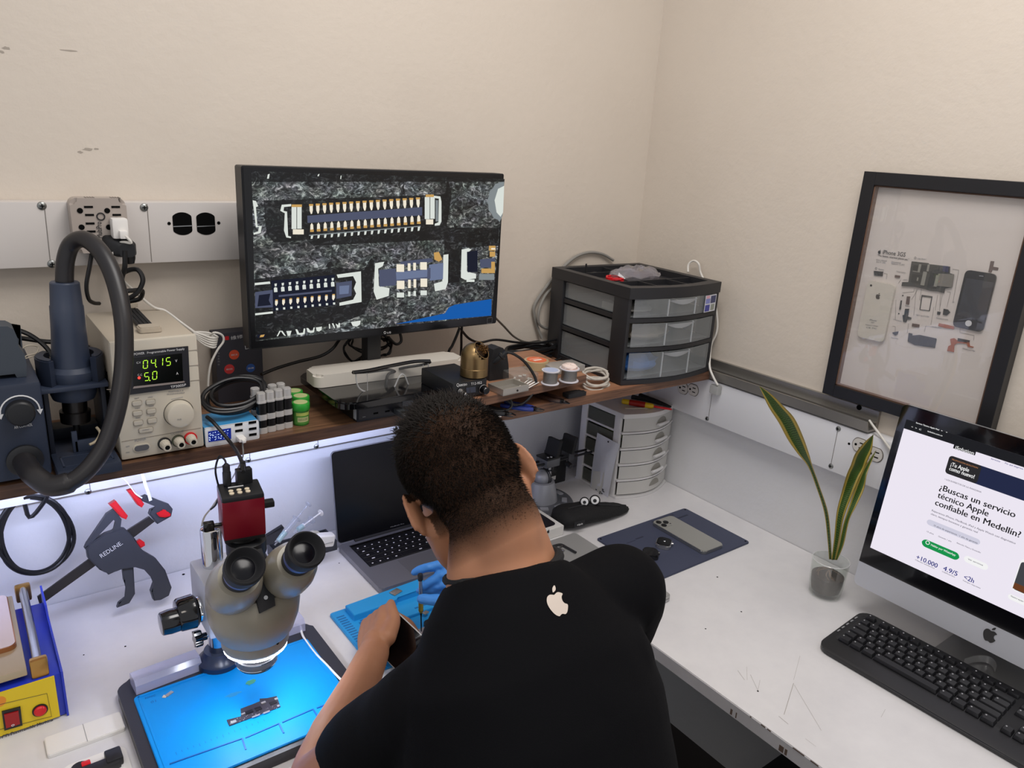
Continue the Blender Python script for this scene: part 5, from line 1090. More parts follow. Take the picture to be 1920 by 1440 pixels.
cable('cord', [q1, FS(760, 232, -.03), FS(860, 300, -.04), FS(940, 400, -.05), FS(985, 500, -.06), FS(970, 590, -.065), FS(920, 670, -.07), FS(850, 730, -.07), FS(780, 742, -.07), FS(730, 720, -.07), FS(650, 660, -.06), FS(560, 600, -.05), FS(500, 598, -.04)], .0030, CABLE, parent=t2)
cable('black_cable', [FS(480, 600, -.045), FS(560, 620, -.05), FS(660, 665, -.06), FS(735, 700, -.07), FS(740, 760, -.075), FS(690, 795, -.075), FS(600, 800, -.07), FS(520, 785, -.07), FS(450, 755, -.065)], .0028, CABLE, 'black cable looping over front edge of the riser board')
# tin tray
TT_ = [Rr(*p) for p in ((943, 743.5), (991, 733), (960, 710), (921, 718))]
o = V(TT_[0]); ex = (TT_[1]-TT_[0]); ey = V((-ex.y, ex.x, 0)).normalized()*.045; w = ex.length
t = thing('metal_tray', 'open square silver tin tray at the riser board front', 'tray', o, math.atan2(ex.y, ex.x)); TIN2 = mat('brushed_tin', 'bdb8b0', .35, .7)
dd = .048; hh = .014
s = MB(); s.box((0, 0, .0005), (w, dd, .002), 0); s.box((0, 0, .001), (w, .0026, hh)); s.box((0, dd-.0026, .001), (w, dd, hh)); s.box((0, .0026, .001), (.0026, dd-.0026, hh)); s.box((w-.0026, .0026, .001), (w, dd-.0026, hh)); s.build('tin', TIN2, t, smooth=False)
MB().box((.0027, .0027, .002), (w-.0027, dd-.0027, .0034)).build('shaded_floor', mat('tin_floor_shade', '8b8780', .5, .4), t, smooth=False)  # darker sheet paints the shade inside the hollow tray
MB().lathe([(.0022, 0), (.0022, .0008)], (w*.55, -.0002, hh*.45), NY, 14).build('rivet', DSTEEL, t)
# clear boxes
CLB_ = clear('clear_box', 'f4f4f2', .14, .08, .5, 'd9d6d0')
o = Rr(962, 722); t = thing('clear_box', 'hinged clear plastic box of small white bits behind the tin tray', 'box', o, -.10); s = MB(); s.box((0, 0, .001), (.062, .055, .020), .0015); s.build('lid_shell', CLB_, t)
rnd = random.Random(4)
for i in range(9): p = V((rnd.uniform(.008, .052), rnd.uniform(.006, .045), .003)); MB().box(p, p+V((.007, .004, .003)), .0005, rot=M.Rotation(rnd.random()*3, 4, 'Z')).build('small_bit', WHITE, t)
o = Rr(994, 722); t = thing('swab_bundle', 'bundle of thin white cotton swabs lying beside the tin tray', 'swabs', o, .5)
for i in range(6): MB().cyl((-.034, i*.0034-.008, .003+(i % 2)*.002), (.02, i*.0034-.008+(i-3)*.001, .003+(i % 2)*.002), .0012, n=8).build('swab', WHITE, t)
o = Rr(1068, 705); t = thing('translucent_box', 'flat frosted plastic box behind the solder spools', 'box', Rr(1040, 704), -.05); s = MB(); s.box((0, -.0, .0005), (.085, .05, .015), .002); s.build('body', clear('frosted_box', 'e6e4e0', .55, .2, .3, 'b9b5af'), t)
# tape
o = Rr(1005, 690); t = thing('tape_roll', 'fat clear tape roll with orange printed core on the riser board', 'tape', o); MB().lathe([(.028, .0004), (.028, .019), (.025, .0195), (.0225, .0195)], n=40).build('roll', mat('tape_amber', 'b7a27c', .25, coat=.3), t)
MB().lathe([(.0226, .001), (.0226, .0202), (.0004, .0202)], n=36).build('printed_core', mat('core_orange', 'd96a42', .45), t); MB().box((-.012, -.008, .0202), (.01, -.001, .0206)).build('core_label', mat('core_label', 'e9d8cc', .5), t, smooth=False); MB().box((-.015, .006, .0202), (.012, .008, .0206)).build('core_print', mat('core_print', 'f0c0aa', .5), t, smooth=False)
# solder spools
SOL = mat('solder_wire', '8d8a86', .3, .8, bump=.5, bs=900); SPW = mat('spool_pale', 'cfccd2', .4)
def spool(o, lab, r, h, topc):
    t = thing('solder_spool', lab, 'spool', o); MB().lathe([(r, .0003), (r, .002), (r*.8, .0025)], n=32).build('bottom_flange', SPW, t)
    s = MB(); s.lathe([(r*.78, .002)]+[(r*(.78+.02*(i % 2)), .003+(h-.006)*i/16) for i in range(17)]+[(r*.78, h-.002)], n=32); s.build('wire', SOL, t)
    MB().lathe([(r*.8, h-.0025), (r, h-.002), (r, h), (r*.5, h+.0003), (.0005, h+.0003)], n=32).build('top_flange', SPW, t); MB().lathe([(r*.82, h+.0002), (r*.82, h+.0007)], n=30).build('top_label', topc, t); return t
spool(Rr(1031, 719), 'left solder spool with pale blue label on the riser board', .0195, .030, mat('label_blue', 'aab4d0', .4))
sp = spool(Rr(1066, 714), 'right solder spool topped with crumpled clear film', .0215, .029, mat('label_red', 'd8b8ac', .4))
rnd = random.Random(6); s = MB(); s.ell((0, 0, .031), (.018, .017, .008), 14, 8)
for v in s.bm.verts: v.co += V((rnd.uniform(-1, 1), rnd.uniform(-1, 1), rnd.uniform(-1, 1)))*.0018
s.build('crumpled_film', mat('film_pink', 'e2cfc6', .25), sp, ang=10)
# coil of pale cable
o = []; c0 = S(1120, 722, ZS+.02); rnd = random.Random(9)
c0 = S(1122, 728)
for k in range(60):
    a_ = k*2*PI/12; o.append(c0+V((.036*math.cos(a_)+rnd.uniform(-.003, .003), .018*math.sin(a_)+.012+rnd.uniform(-.003, .003), .006+.028*(.5+.5*math.sin(a_*.217+1))+.008*math.sin(a_))))
cable('coiled_cable', o, .0030, mat('cable_cream', 'bdb6ab', .5), 'cream cable coil on the shelf beside the black drawer unit', k=5)
# black coiled mains lead behind
o = []; c0 = S(1055, 668, ZS+.03); rnd = random.Random(12)
for k in range(60): a_ = k*2*PI/12; o.append(V((1.17+.075*math.cos(a_)+rnd.uniform(-.01, .01), 1.455+.03*math.sin(a_), ZS+.012+.022*(.5+.5*math.sin(a_*.19))+rnd.uniform(0, .006))))
cable('coiled_cable', o, .0042, CABLE, 'thick black cable pile on the shelf left of the black drawer unit', k=5)
cable('black_cable', [at(x, y, 'y', d) for x, y, d in ((866, 620, 1.44), (880, 635, 1.44), (900, 642, 1.45), (930, 637, 1.45), (970, 642, 1.45), (1010, 643, 1.45), (1050, 636, 1.45), (1066, 645, 1.44), (1062, 665, 1.43), (1040, 676, 1.43))], .003, CABLE, 'black cable arching along wall towards the cable pile')
cable('black_cable', [at(x, y, 'y', d) for x, y, d in ((862, 614, 1.43), (856, 630, 1.43), (848, 648, 1.43), (841, 662, 1.43))]+[V((at(838, 668, 'y', 1.43).x, 1.43, ZS+.004))], .0032, CABLE, 'short black cable dropping steeply behind the white bar end')
cable('black_cable', [at(x, y, 'y', d) for x, y, d in ((866, 612, 1.45), (865, 630, 1.45), (865, 648, 1.45), (864, 668, 1.45))]+[V((at(864, 676, 'y', 1.45).x, 1.45, ZS+.004))], .003, CABLE, 'vertical black cable hanging under right part of monitor')
cable('grey_cable', [at(x, y, 'y', d) for x, y, d in ((928, 595, 1.42), (945, 612, 1.45), (965, 632, 1.47), (990, 642, 1.47), (1030, 640, 1.46))], .0026, mat('cable_taupe', '5b574f', .5), 'taupe cable falling from monitor right edge to the cable pile')
cable('grey_cable', [at(x, y, 'y', d) for x, y, d in ((1150, 488, 1.51), (1128, 476, 1.512), (1100, 474, 1.512), (1070, 488, 1.51), (1030, 530, 1.51), (1003, 570, 1.51), (1002, 592, 1.51), (1008, 615, 1.51), (1016, 634, 1.505))], .0040, GCABLE, 'grey cable looping over the rear of the black drawer unit')
cable('grey_cable', [at(x, y, 'y', d) for x, y, d in ((1046, 535, 1.508), (1025, 550, 1.508), (1011, 580, 1.50), (1010, 605, 1.50), (1022, 615, 1.505), (1036, 616, 1.508))], .0036, GCABLE, 'shorter grey cable bow left of the black drawer unit')
# pliers and tools in the gap under the riser
def pliers(pa, pb, lab, grip, sp):
    a_ = S(*pa, ZS+.006); b_ = S(*pb, ZS+.006); d = (b_-a_).normalized(); n_ = V((-d.y, d.x, 0)); t = thing('pliers', lab, 'pliers', V((a_.x, a_.y, ZS))); T0 = M.Translation(t.location).inverted(); L_ = (b_-a_).length; m_ = a_+d*L_*.45
    for sg in (-1, 1):
        MB(T0).tube([a_-d*.05+n_*sg*.012, a_+n_*sg*.011, m_+n_*sg*.004], .0045, 8, 5).build('grip', grip, t)
        MB(T0).tube([m_-n_*sg*.002, m_+d*L_*.2+n_*sg*(.003+sp), b_+n_*sg*sp], lambda k: .0036*(1-.75*k), 8, 5).build('jaw', DSTEEL, t)
    MB(T0).lathe([(.006, -.004), (.006, .004)], m_, n=16).build('pivot', DSTEEL, t)
pliers((935, 772), (965, 780), 'leftmost pliers with curved steel tips under the riser board', BLKM, .005)
pliers((985, 764), (1020, 770), 'blue handled pliers under the riser board', mat('plier_blue', '1d2f7a', .4), .004)
pliers((1040, 748), (1068, 757), 'dark brown pliers with closed jaws under the riser board', mat('plier_brown', '3a2720', .4), .001)
t = thing('brush', 'black bristle brush poking out under the riser board', 'brush', S(1085, 746)); 
s = MB(); s.box((-.03, .0, .001), (.012, .022, .012), .003); s.build('head', BLKM, t)
rnd = random.Random(3)
for i in range(7): MB().box((.008, .001+i*.003, .002), (.024+rnd.uniform(-.004, .006), .0035+i*.003, .010)).build('bristle_tuft', BLK, t, smooth=False)
t = thing('ruler', 'thin white ruler end sticking out near the shelf rounded corner', 'ruler', S(930, 778)); p = t.location.copy(); T0 = M.Translation(p).inverted(); a_, b_ = S(908, 767), S(936, 783); d = (b_-a_).normalized(); n_ = V((-d.y, d.x, 0))*.005
MB(T0).slab([a_-n_-d*.03+V((0, 0, .0005)), b_-n_+V((0, 0, .0005)), b_+n_+V((0, 0, .0005)), a_+n_-d*.03+V((0, 0, .0005))], (0, 0, 1), .002).build('strip', WHITE, t, smooth=False)
letter('VOCAL', S(978, 789, ZS+.0003), S(1008, 782, ZS+.0003), (0, 1, 0), .006, mat('chalk_mark', 'b98f6a', .7), None) if False else None
# silver capped vials and green jars
CAPM = mat('vial_cap', 'cfcdca', .3, .35); BAND = mat('vial_band', '0c0c0e', .35)
def vial(o, lab):
    t = thing('battery_vial', lab, 'vial', o, group='silver capped vials'); r = .0085
    for z0, z1, m_, nm, k in ((.0004, .012, CAPM, 'base_cap', 1), (.012, .026, BAND, 'band', .97), (.026, .037, CAPM, 'middle_cap', 1), (.037, .058, BAND, 'band', .97), (.058, .062, CAPM, 'collar', 1), (.062, .077, CAPM, 'top_cap', .88)):
        s = MB(); s.prism(rrect(2*r*k, 2*r*k, r*.62, 4), z0, z1, None, .001); s.build(nm, m_, t)
    return t
p0, p1 = S(492, 811), S(539.5, 800)
vs = []
for j in range(2):
    for i in range(4):
        o = p0.lerp(p1, (i)/3)+V((0, j*.03, 0)); 
        lab = ('%s silver capped vial in the %s row beside the charging hub' % (('first', 'second', 'third', 'fourth')[i], ('front', 'back')[j]))
        vs.append(vial(o, lab) if not vs else dup(vs[0], o, 0, lab, 'silver capped vials'))
GRN = mat('jar_green', '2f7d2b', .3); GRNL = mat('jar_lid', '2f9a34', .3); LBL = mat('jar_label', 'b9bf86', .45); LBLG = mat('label_green', '4f8a3a', .5)
def jar(o, lab):
    t = thing('flux_jar', lab, 'jar', o, group='green flux jars'); r = .0165
    MB().lathe([(r*.86, .0004), (r*.9, .002), (r*.9, .031), (r*.86, .032)], n=32).build('body', GRN, t)
    s = MB(); n = 14; s.grid([[(r*.905*math.cos(a), r*.905*math.sin(a), z) for a in [math.radians(195+i*150/n) for i in range(n+1)]] for z in (.004, .027)]); lb = s.build('label', LBLG, t, recalc=False)
    s = MB(); s.grid([[(r*.91*math.cos(a), r*.91*math.sin(a), z) for a in [math.radians(225+i*85/n) for i in range(n+1)]] for z in (.008, .017)]); s.build('barcode', LBL, lb)
    for k in range(9):
        s = MB(); a0 = math.radians(232+k*8); s.grid([[(r*.914*math.cos(a), r*.914*math.sin(a), z) for a in (a0, a0+.05)] for z in (.010, .0155)]); s.build('barcode_bar', INKB, lb)
    s = MB(); s.grid([[(r*.91*math.cos(a), r*.91*math.sin(a), z) for a in [math.radians(215+i*110/n) for i in range(n+1)]] for z in (.020, .026)]); s.build('label_band', mat('label_yellow', 'a9b55c', .5), lb)
    MB().lathe([(r*.98, .029), (r*1.02, .030), (r*1.02, .041), (r*.95, .043), (.0005, .043)], n=36).build('lid', GRNL, t)
    MB().lathe([(r*.78, .0429), (r*.78, .0434)], n=30).build('lid_label', LBL, t); return t
j0 = jar(S(564.5, 794), 'nearest green jar with barcode label beside the silver vials')
dup(j0, S(564.5, 781), .6, 'second green jar just behind the nearest green jar'); dup(j0, S(552.5, 771), 1.2, 'farthest green jar half hidden behind the vials')
# ------------------------------------------------------------------ black three-drawer unit
UNIT = mat('unit_black', '242427', .5, bump=.05, bs=300)
CLEARD = clear('drawer_clear', 'e6e9ea', .26, .12, .4, 'c6cacb'); CLEARL = clear('drawer_lip', 'eef0f2', .55, .15, .5, 'd8dadc')
o3 = V((1.238, 1.172, ZS)); w, dp, h = .300, .318, .232
t = thing('drawer_unit', 'black three-drawer plastic organiser with clear drawers in shelf corner', 'drawer unit', o3, math.radians(-3)); rzU = math.radians(-3)
def uo(f, y): # outline point: x fraction 0..1, bowed front
    return f*w
def fr_arc(ins, dy, n=10): return [(ins+(w-2*ins)*i/n, dy-.022*math.sin(PI*i/n)) for i in range(n+1)]
def plate(z0, z1, ins, name, m, dback=0, hole=None):
    pts = fr_arc(ins, .022)+[(w-ins, dp-ins), (ins, dp-ins)]; return MB().prism(pts, z0, z1, None, 0).build(name, m, t, ang=25)
plate(.0005, .012, .004, 'bottom_frame', UNIT)
for z in (.080, .150): plate(z, z+.010, .006, 'rail_frame', UNIT)
# top tray: rim, floor and dividers
plate(.208, .216, .002, 'top_floor', UNIT)
s = MB(); oo = fr_arc(0, .020)+[(w, dp), (0, dp)]; ii = fr_arc(.022, .044)+[(w-.022, dp-.022), (.022, dp-.022)]
for (z0, z1) in ((.206, h),):
    n_ = len(oo); A_ = [[s._v((x, y, z)) for x, y in oo] for z in (z0, z1)]; B_ = [[s._v((x, y, z)) for x, y in ii] for z in (z0, z1)]
    for i in range(n_):
        j = (i+1) % n_
        s._f((A_[0][i], A_[0][j], A_[1][j], A_[1][i])); s._f((B_[0][j], B_[0][i], B_[1][i], B_[1][j])); s._f((A_[1][i], A_[1][j], B_[1][j], B_[1][i])); s._f((A_[0][j], A_[0][i], B_[0][i], B_[0][j]))
s.build('top_rim', UNIT, t, ang=30)
for lo, hi in (((.022, .105), (w-.022, .108)), ((.022, .23), (w-.022, .233)), ((.10, .03), (.103, .105)), ((.195, .03), (.198, .105)), ((.15, .233), (.153, dp-.022))): MB().box((*lo, .215), (*hi, .229)).build('divider', UNIT, t, smooth=False)
for x, y, wx, wy in ((.0, .022, .012, .052), (w-.012, .022, .012, .052), (0, dp-.05, .012, .05), (w-.012, dp-.05, .012, .05)): MB().box((x+.001, y, .001), (x+wx-.001, y+wy, .21), .002).build('corner_post', UNIT, t)
MB().box((.012, dp-.008, .01), (w-.012, dp-.003, .21)).build('back_panel', UNIT, t, smooth=False)
PAPER = mat('drawer_paper', 'd8d2c8', .6)
for k, z in enumerate((.0125, .0905, .1605)):
    zt = z+(.0655 if k == 0 else .0575 if k == 1 else .0435); zt = (.0785, .1485, .2055)[k]
    s = MB(); ff = fr_arc(.016, .019)
    s.grid([[(x, y, z+.002) for x, y in ff], [(x, y, zt) for x, y in ff]]); fo = s.build('drawer', CLEARD, t, ang=40, label='clear drawer front')
    for x in (.0115, w-.0115): MB(M.Identity(4)).box((x-.0008, .030, z+.003), (x+.0008, dp-.02, zt-.004)).build('drawer_side', CLEARD, fo, smooth=False)
    MB().box((.014, .03, z+.0005), (w-.014, dp-.02, z+.0022)).build('drawer_floor', CLEARD, fo, smooth=False)
    s = MB(); hh = [(.5*w+(.30*w)*(i/10-.5)*1.0, .019-.022*math.sin(PI*(.5+(i/10-.5)*.30))-.0012) for i in range(11)]
    s.grid([[(x, y-.006, zt-.002) for x, y in hh], [(x, y-.002, zt-.005-.010*math.sin(PI*i/10)) for i, (x, y) in enumerate(hh)]]); s.build('handle', CLEARL, fo, ang=50)
    for f in (.335, .335+.33):
        x = .016+(w-.032)*f; MB().box((x-.0008, .0185-.022*math.sin(PI*f)-.0014, z+.004), (x+.0008, .0185-.022*math.sin(PI*f)+.002, zt-.002)).build('front_rib', CLEARL, fo, smooth=False)
q = M.Translation(o3) @ M.Rotation(rzU, 4, 'Z')
def inside(lo, hi, m_, nm, lab, cat, rot=0):
    c = q @ ((V(lo)+V(hi))/2); c.z = (q @ V(lo)).z; t2 = thing(nm, lab, cat, c, rot); d = (V(hi)-V(lo))/2
    s = MB(); s.ell((0, 0, d.z), (d.x, d.y, d.z), 16, 10); rnd = random.Random(len(lab))
    for v in s.bm.verts: v.co *= 1+rnd.uniform(-.13, .1)
    return s.build('wrap', m_, t2, ang=20)
inside((.03, .026, .015), (.15, .12, .066), mat('bag_blue', '4a86d8', .4), 'plastic_bag', 'crumpled blue bag inside the bottom clear drawer', 'bag')
inside((.04, .026, .093), (.18, .12, .135), mat('bag_pale', 'b9ac9c', .4), 'plastic_bag', 'crumpled beige bag inside the middle clear drawer', 'bag')
inside((.02, .04, .163), (.12, .12, .178), mat('paper_pale', 'cfcbc4', .5), 'paper_packet', 'white paper packet inside the top clear drawer', 'packet')
c = q @ V((.035, .12, .1625)); t2 = thing('small_carton', 'small white carton seen through the organiser left side', 'carton', c, rzU); MB().box((-.012, -.05, 0), (.012, .02, .016), .001).build('carton', mat('carton_white', 'ddd6c8', .6), t2)
c = q @ V((.13, .17, .217)); t2 = thing('zip_bag', 'clear bag of dark purple bits lying in the organiser top tray', 'bag', c, rzU)
s = MB(); s.ell((.02, 0, .012), (.075, .05, .018), 20, 10); rnd = random.Random(2)
for v in s.bm.verts: v.co += V((0, 0, rnd.uniform(-.006, .008)))
s.build('film', clear('bag_film', 'f0eef2', .35, .1, .5, 'b5b0b4'), t2, ang=8); MB().ell((.035, .0, .012), (.04, .03, .010), 12, 8).build('contents', mat('bits_purple', '3b2536', .6), t2)
c = q @ V((.075, .16, .217)); t2 = thing('cable_bundle', 'small red cable bundle lying in the organiser top tray', 'cable', c); s = MB(); s.tube([V((.018*math.cos(k*.7), .022*math.sin(k*.7), .006+.002*(k % 4))) for k in range(24)], .0028, 7, 4); s.build('cable', RED, t2)
c = q @ V((.07, .25, .217)); t2 = thing('black_strap', 'black strap pieces sticking up from organiser top tray rear', 'strap', c, .3); MB().box((-.035, -.006, 0), (.03, .004, .008), .002).build('strap', BLKM, t2); MB().loft([[(-.02, 0, .006), (-.012, 0, .006), (-.012, .004, .006), (-.02, .004, .006)], [(-.022, 0, .032), (-.019, 0, .033), (-.019, .003, .033), (-.022, .003, .032)]]).build('loose_end', BLKM, t2)
# label sticker on the top drawer
s = MB(); f0, f1 = .80, .985; zz0, zz1 = .163, .2045
def FP(f, z, d=.0008): x = .016+(w-.032)*f; return (x, .019-.022*math.sin(PI*(.016+(w-.032)*f)/w)-d-.001, z)
def stick(a0, a1, z0, z1, m_, nm, d=.0008, par=None):
    n_ = 4; return MB().grid([[FP(a0+(a1-a0)*i/n_, z, d) for i in range(n_+1)] for z in (z0, z1)]).build(nm, m_, par or t, recalc=True)
lb = stick(f0, f1, zz0, zz1, mat('sticker_white', 'd5d6de', .4), 'price_sticker')
stick(.81, .88, .184, .196, mat('sticker_lilac', '7f86c4', .4), 'printed_block', .0012, lb); stick(.89, .975, .184, .202, mat('sticker_navy', '3a3f66', .4), 'printed_picture', .0012, lb); stick(.81, .885, .165, .181, mat('sticker_indigo', '3d4194', .4), 'printed_block', .0012, lb); stick(.815, .87, .197, .2035, mat('sticker_pink', 'd8a0b0', .4), 'printed_block', .0012, lb); stick(.905, .965, .166, .181, mat('sticker_grey', '8f9488', .4), 'barcode', .0012, lb)
cable('white_cable', [at(x, y, 'x', d) for x, y, d in ((1290, 510, 1.56), (1291, 496, 1.565), (1300, 489, 1.57), (1310, 495, 1.57), (1315, 515, 1.575), (1338, 560, 1.575), (1345, 600, 1.575), (1343, 625, 1.575), (1334, 645, 1.57), (1331, 668, 1.55), (1331, 690, 1.533), (1339, 710, 1.532), (1346, 722, 1.534))], .0028, WCABLE, 'white cable dropping from the drawer unit to clear plug on right wall')
t = thing('power_plug', 'clear plastic plug at end of the white cable on right wall trunking', 'plug', at(1346, 728, 'x', 1.55)); p = t.location.copy(); MB().box((-.018, -.013, -.014), (0.001, .013, .010), .004).build('plug_body', clear('plug_clear', 'eeeeee', .5, .1, .5, 'c8c8c4'), t)
# ------------------------------------------------------------------ white five-drawer tower
TW = mat('tower_white', 'd9d7d6', .4); TCL = clear('tower_clear', 'f2f2f0', .80, .2, .3, 'dad8d3'); TSD = clear('tower_side', 'c9cbc8', .45, .2, .3, '77786f')
o5 = V((1.376, 1.272, ZD)); w, dp, h = .208, .185, .243
t = thing('drawer_tower', 'white five-drawer plastic tower on the desk under the corner shelf', 'drawer tower', o5, math.radians(2)); bow = .03
def arc(ins, dy, n=12): return [(ins+(w-2*ins)*i/n, dy-bow*math.sin(PI*i/n)) for i in range(n+1)]
def lvl(z0, z1, nm, ins=0): return MB().prism(arc(ins, bow-.004+ins)+[(w-ins, dp-ins), (ins, dp-ins)], z0, z1, None, .001).build(nm, TW, t, ang=30)
lvl(h-.012, h, 'top_panel'); lvl(.0005, .006, 'base_panel')
for i in range(1, 5): lvl(.004+i*.0455, .009+i*.0455, 'level_shelf', .002)
for x in (.0, w-.010):
    for y, d in ((bow+.006, .022), (dp-.024, .022)): MB().box((x+.0005, y, .001), (x+.0095, y+d, h-.002), .002).build('corner_post', TW, t)
MB().box((.008, dp-.004, .004), (w-.008, dp-.002, h-.004)).build('back_panel', TSD, t, smooth=False)
for i in range(5):
    z0, z1 = .0105+i*.0455, .047+i*.0455
    if i == 4: z1 = h-.013
    s = MB(); f_ = arc(.006, bow-.001); s.grid([[(x, y, z0) for x, y in f_], [(x, y, z1) for x, y in f_]]); dr = s.build('drawer', TCL, t, ang=40)
    for x in (.004, w-.004): MB().box((x-.0006, bow+.03, z0), (x+.0006, dp-.026, z1-.003)).build('drawer_side', TSD, dr, smooth=False)
    MB().box((.008, bow+.004, z0-.001), (w-.008, dp-.006, z0+.0005)).build('drawer_floor', TSD, dr, smooth=False)
    cx = .60; 
    s = MB(); hh = [(w*(cx+.24*(k/8-.5)), bow-.004-bow*math.sin(PI*(cx+.24*(k/8-.5)))) for k in range(9)]; zc = z0+.014
    if i: s.tube([(x, y-.004, zc) for x, y in hh], .0040, 8, 2); s.build('handle', TW, dr)
    else: s.bm.free()
    s = MB(); n_ = 10; s.grid([[(w*(cx+.22*(k/n_-.5)), bow-.0018-bow*math.sin(PI*(cx+.22*(k/n_-.5))), zc) for k in range(n_+1)], [(w*(cx+.22*(k/n_-.5)), bow-.0018-bow*math.sin(PI*(cx+.22*(k/n_-.5))), zc+.002+.016*math.sin(PI*k/n_)**.6) for k in range(n_+1)]]); s.build('finger_recess', mat('recess_grey', '8d8a82', .6), dr, ang=50)
qT = M.Translation(o5) @ M.Rotation(math.radians(2), 4, 'Z')
for i, (y, z, m_, lab, cat, nm) in enumerate(((.10, .150, mat('bag_olive', '8f9660', .5), 'olive green packet seen in the tower second drawer from top', 'packet', 'packet'), (.10, .0125, mat('box_maroon', '6a2436', .5), 'maroon box seen in the lowest tower drawer', 'box', 'small_box'))):
    t2 = thing(nm, lab, cat, qT @ V((.045, y, z)), math.radians(2))
    if i: MB().box((-.038, -.03, 0), (.02, .02, .024), .001).build('carton', m_, t2)
    else: MB().ell((0, 0, .012), (.036, .045, .0115), 14, 8).build('wrap', m_, t2)
zt = ZD+h
t2 = thing('screwdriver', 'red and yellow handled screwdriver lying on the white drawer tower', 'screwdriver', D(1190, 757, zt)); T2 = M.Translation(t2.location).inverted(); p, e = D(1166, 752, zt+.009), D(1226, 762, zt+.009); d = (e-p); L_ = d.length
YELP = mat('handle_yellow', 'd8b41c', .4); REDP = mat('handle_red', '9c1c14', .4)
MB(T2).lathe([(.005, 0), (.0075, .003), (.0075, L_*.24)], p, d, 16).build('handle_end', YELP, t2); MB(T2).lathe([(.0078, L_*.24), (.0085, L_*.5), (.0078, L_*.74)], p, d, 16).build('handle', REDP, t2); MB(T2).lathe([(.0078, L_*.74), (.007, L_*.95), (.004, L_)], p, d, 16).build('collar', YELP, t2); MB(T2).lathe([(.003, L_), (.003, L_*1.5), (.002, L_*1.55)], p, d, 12).build('blade', RED, t2)
t2 = thing('pliers', 'long black pliers lying on the white drawer tower top', 'pliers', D(1225, 752, zt)); T2 = M.Translation(t2.location).inverted()
for a_, b_, c_ in (((1185, 744), (1222, 752), (1256, 763)), ((1200, 741), (1232, 752), (1258, 763))): MB(T2).tube([D(*a_, zt+.006), D(*b_, zt+.007), D(*c_, zt+.005)], lambda k: .006*(1-.7*k)+.001, 8, 6).build('arm', BLKM, t2)
t2 = thing('toothpick', 'thin pale wooden stick lying on front of white drawer tower', 'stick', D(1195, 766, zt)); T2 = M.Translation(t2.location).inverted(); MB(T2).cyl(D(1172, 766, zt+.0016), D(1220, 765, zt+.0016), .0014, n=8).build('stick', mat('stick_pale', 'c9c2ae', .6), t2)
# zip bag hanging on the tower side
xb = o5.x-.006; HB = lambda x, y, d=0: at(900+x/4, 720+y/4, 'x', xb-d)
t2 = thing('zip_bag', 'silver white zip bag hanging against the white drawer tower side', 'bag', HB(930, 620)); T2 = M.Translation(t2.location).inverted()
L_e = [(880, 365), (862, 470), (850, 560), (838, 650), (828, 760), (822, 810)]; R_e = [(1050, 455), (1030, 520), (1012, 590), (995, 670), (978, 760), (960, 850)]
rows = []
for k, (l, r_) in enumerate(zip(L_e, R_e)):
    row = []
    for i in range(7):
        f = i/6; row.append(HB(l[0]+(r_[0]-l[0])*f, l[1]+(r_[1]-l[1])*f, .004+.010*math.sin(PI*f)*math.sin(PI*min(1, (k+.3)/5))+.002*math.sin(3*f*PI+k)))
    rows.append(row)
b_ = MB(T2).grid(rows); b_.build('film', mat('bag_silver', 'd2d3da', .25, .1), t2, ang=60)
lo = [[HB(l[0]+(r_[0]-l[0])*f, l[1]+(r_[1]-l[1])*f, .0055+.010*math.sin(PI*f)*math.sin(PI*min(1, (k+.3)/5))) for f in (.05, .3, .6)] for k, (l, r_) in list(enumerate(zip(L_e, R_e)))[3:]]
MB(T2).grid(lo).build('paper_insert', mat('insert_pale', 'c4c2bc', .6), t2)
MB(T2).lathe([(.0025, 0), (.0025, .0006)], HB(962, 433, .010), NX, 12).build('punch_hole', HOLE, t2)
rnd = random.Random(1)
for i in range(9): p = HB(865+rnd.random()*75, 790+rnd.random()*40, .0135); MB(T2).box(p+V((-.001, -.0025, -.0012)), p+V((0, .0025, .0012))).build('loose_bit', BLKM, t2, smooth=False)
p = D(1264, 916); t2 = thing('tape_roll', 'black tape roll standing on desk right of the white drawer tower', 'tape', V((1.565, 1.335, ZD))); MB().lathe([(.022, -.014), (.0255, -.012), (.0255, .012), (.022, .014), (.012, .012), (.012, -.012)], (0, 0, .0258), (.75, -.66, 0), 36).build('roll', BLKM, t2)
# ------------------------------------------------------------------ vise
GREY = mat('vise_grey', 'a9abb2', .35, .25); vy = 1.385; VQ = lambda x, y, d=0: at(900+x/4, 720+y/4, 'y', vy+d)
t = thing('circuit_vise', 'grey ball-joint circuit board vise with black jaws on the desk', 'vise', V((1.18, vy, ZD))); T0 = M.Translation(t.location).inverted()
vc = D(1035, 948); cx, cy = 1.185, vy
MB(T0).lathe([(.086, ZD+.0005), (.089, ZD+.003), (.085, ZD+.009), (.058, ZD+.013), (.05, ZD+.012), (.0005, ZD+.012)], (cx, cy, 0), n=40).build('base_plate', mat('vise_base', '75777d', .4, .5), t)
for k in range(9):
    a_ = k*2*PI/9; MB(T0).box((-.010, -.004, 0), (.010, .004, .006), .001).build('x', GREY, None) if False else None
    s = MB(T0 @ M.Translation((cx, cy, ZD+.011)) @ M.Rotation(a_, 4, 'Z')); s.box((.056, -.011, -.002), (.070, .011, .004), .001); s.build('tray_wall', GREY, t)
bz1 = at(1042, 890, 'y', vy).z
MB(T0).lathe([(.045, ZD+.011), (.043, ZD+.02), (.037, ZD+.05), (.033, ZD+.064), (.027, ZD+.066), (.024, ZD+.062)], (cx, cy, 0), n=40).build('pedestal', GREY, t)
bc = V((cx, cy, ZD+.072)); MB(T0).ell(bc, .0215, 28, 16).build('ball', GREY, t)
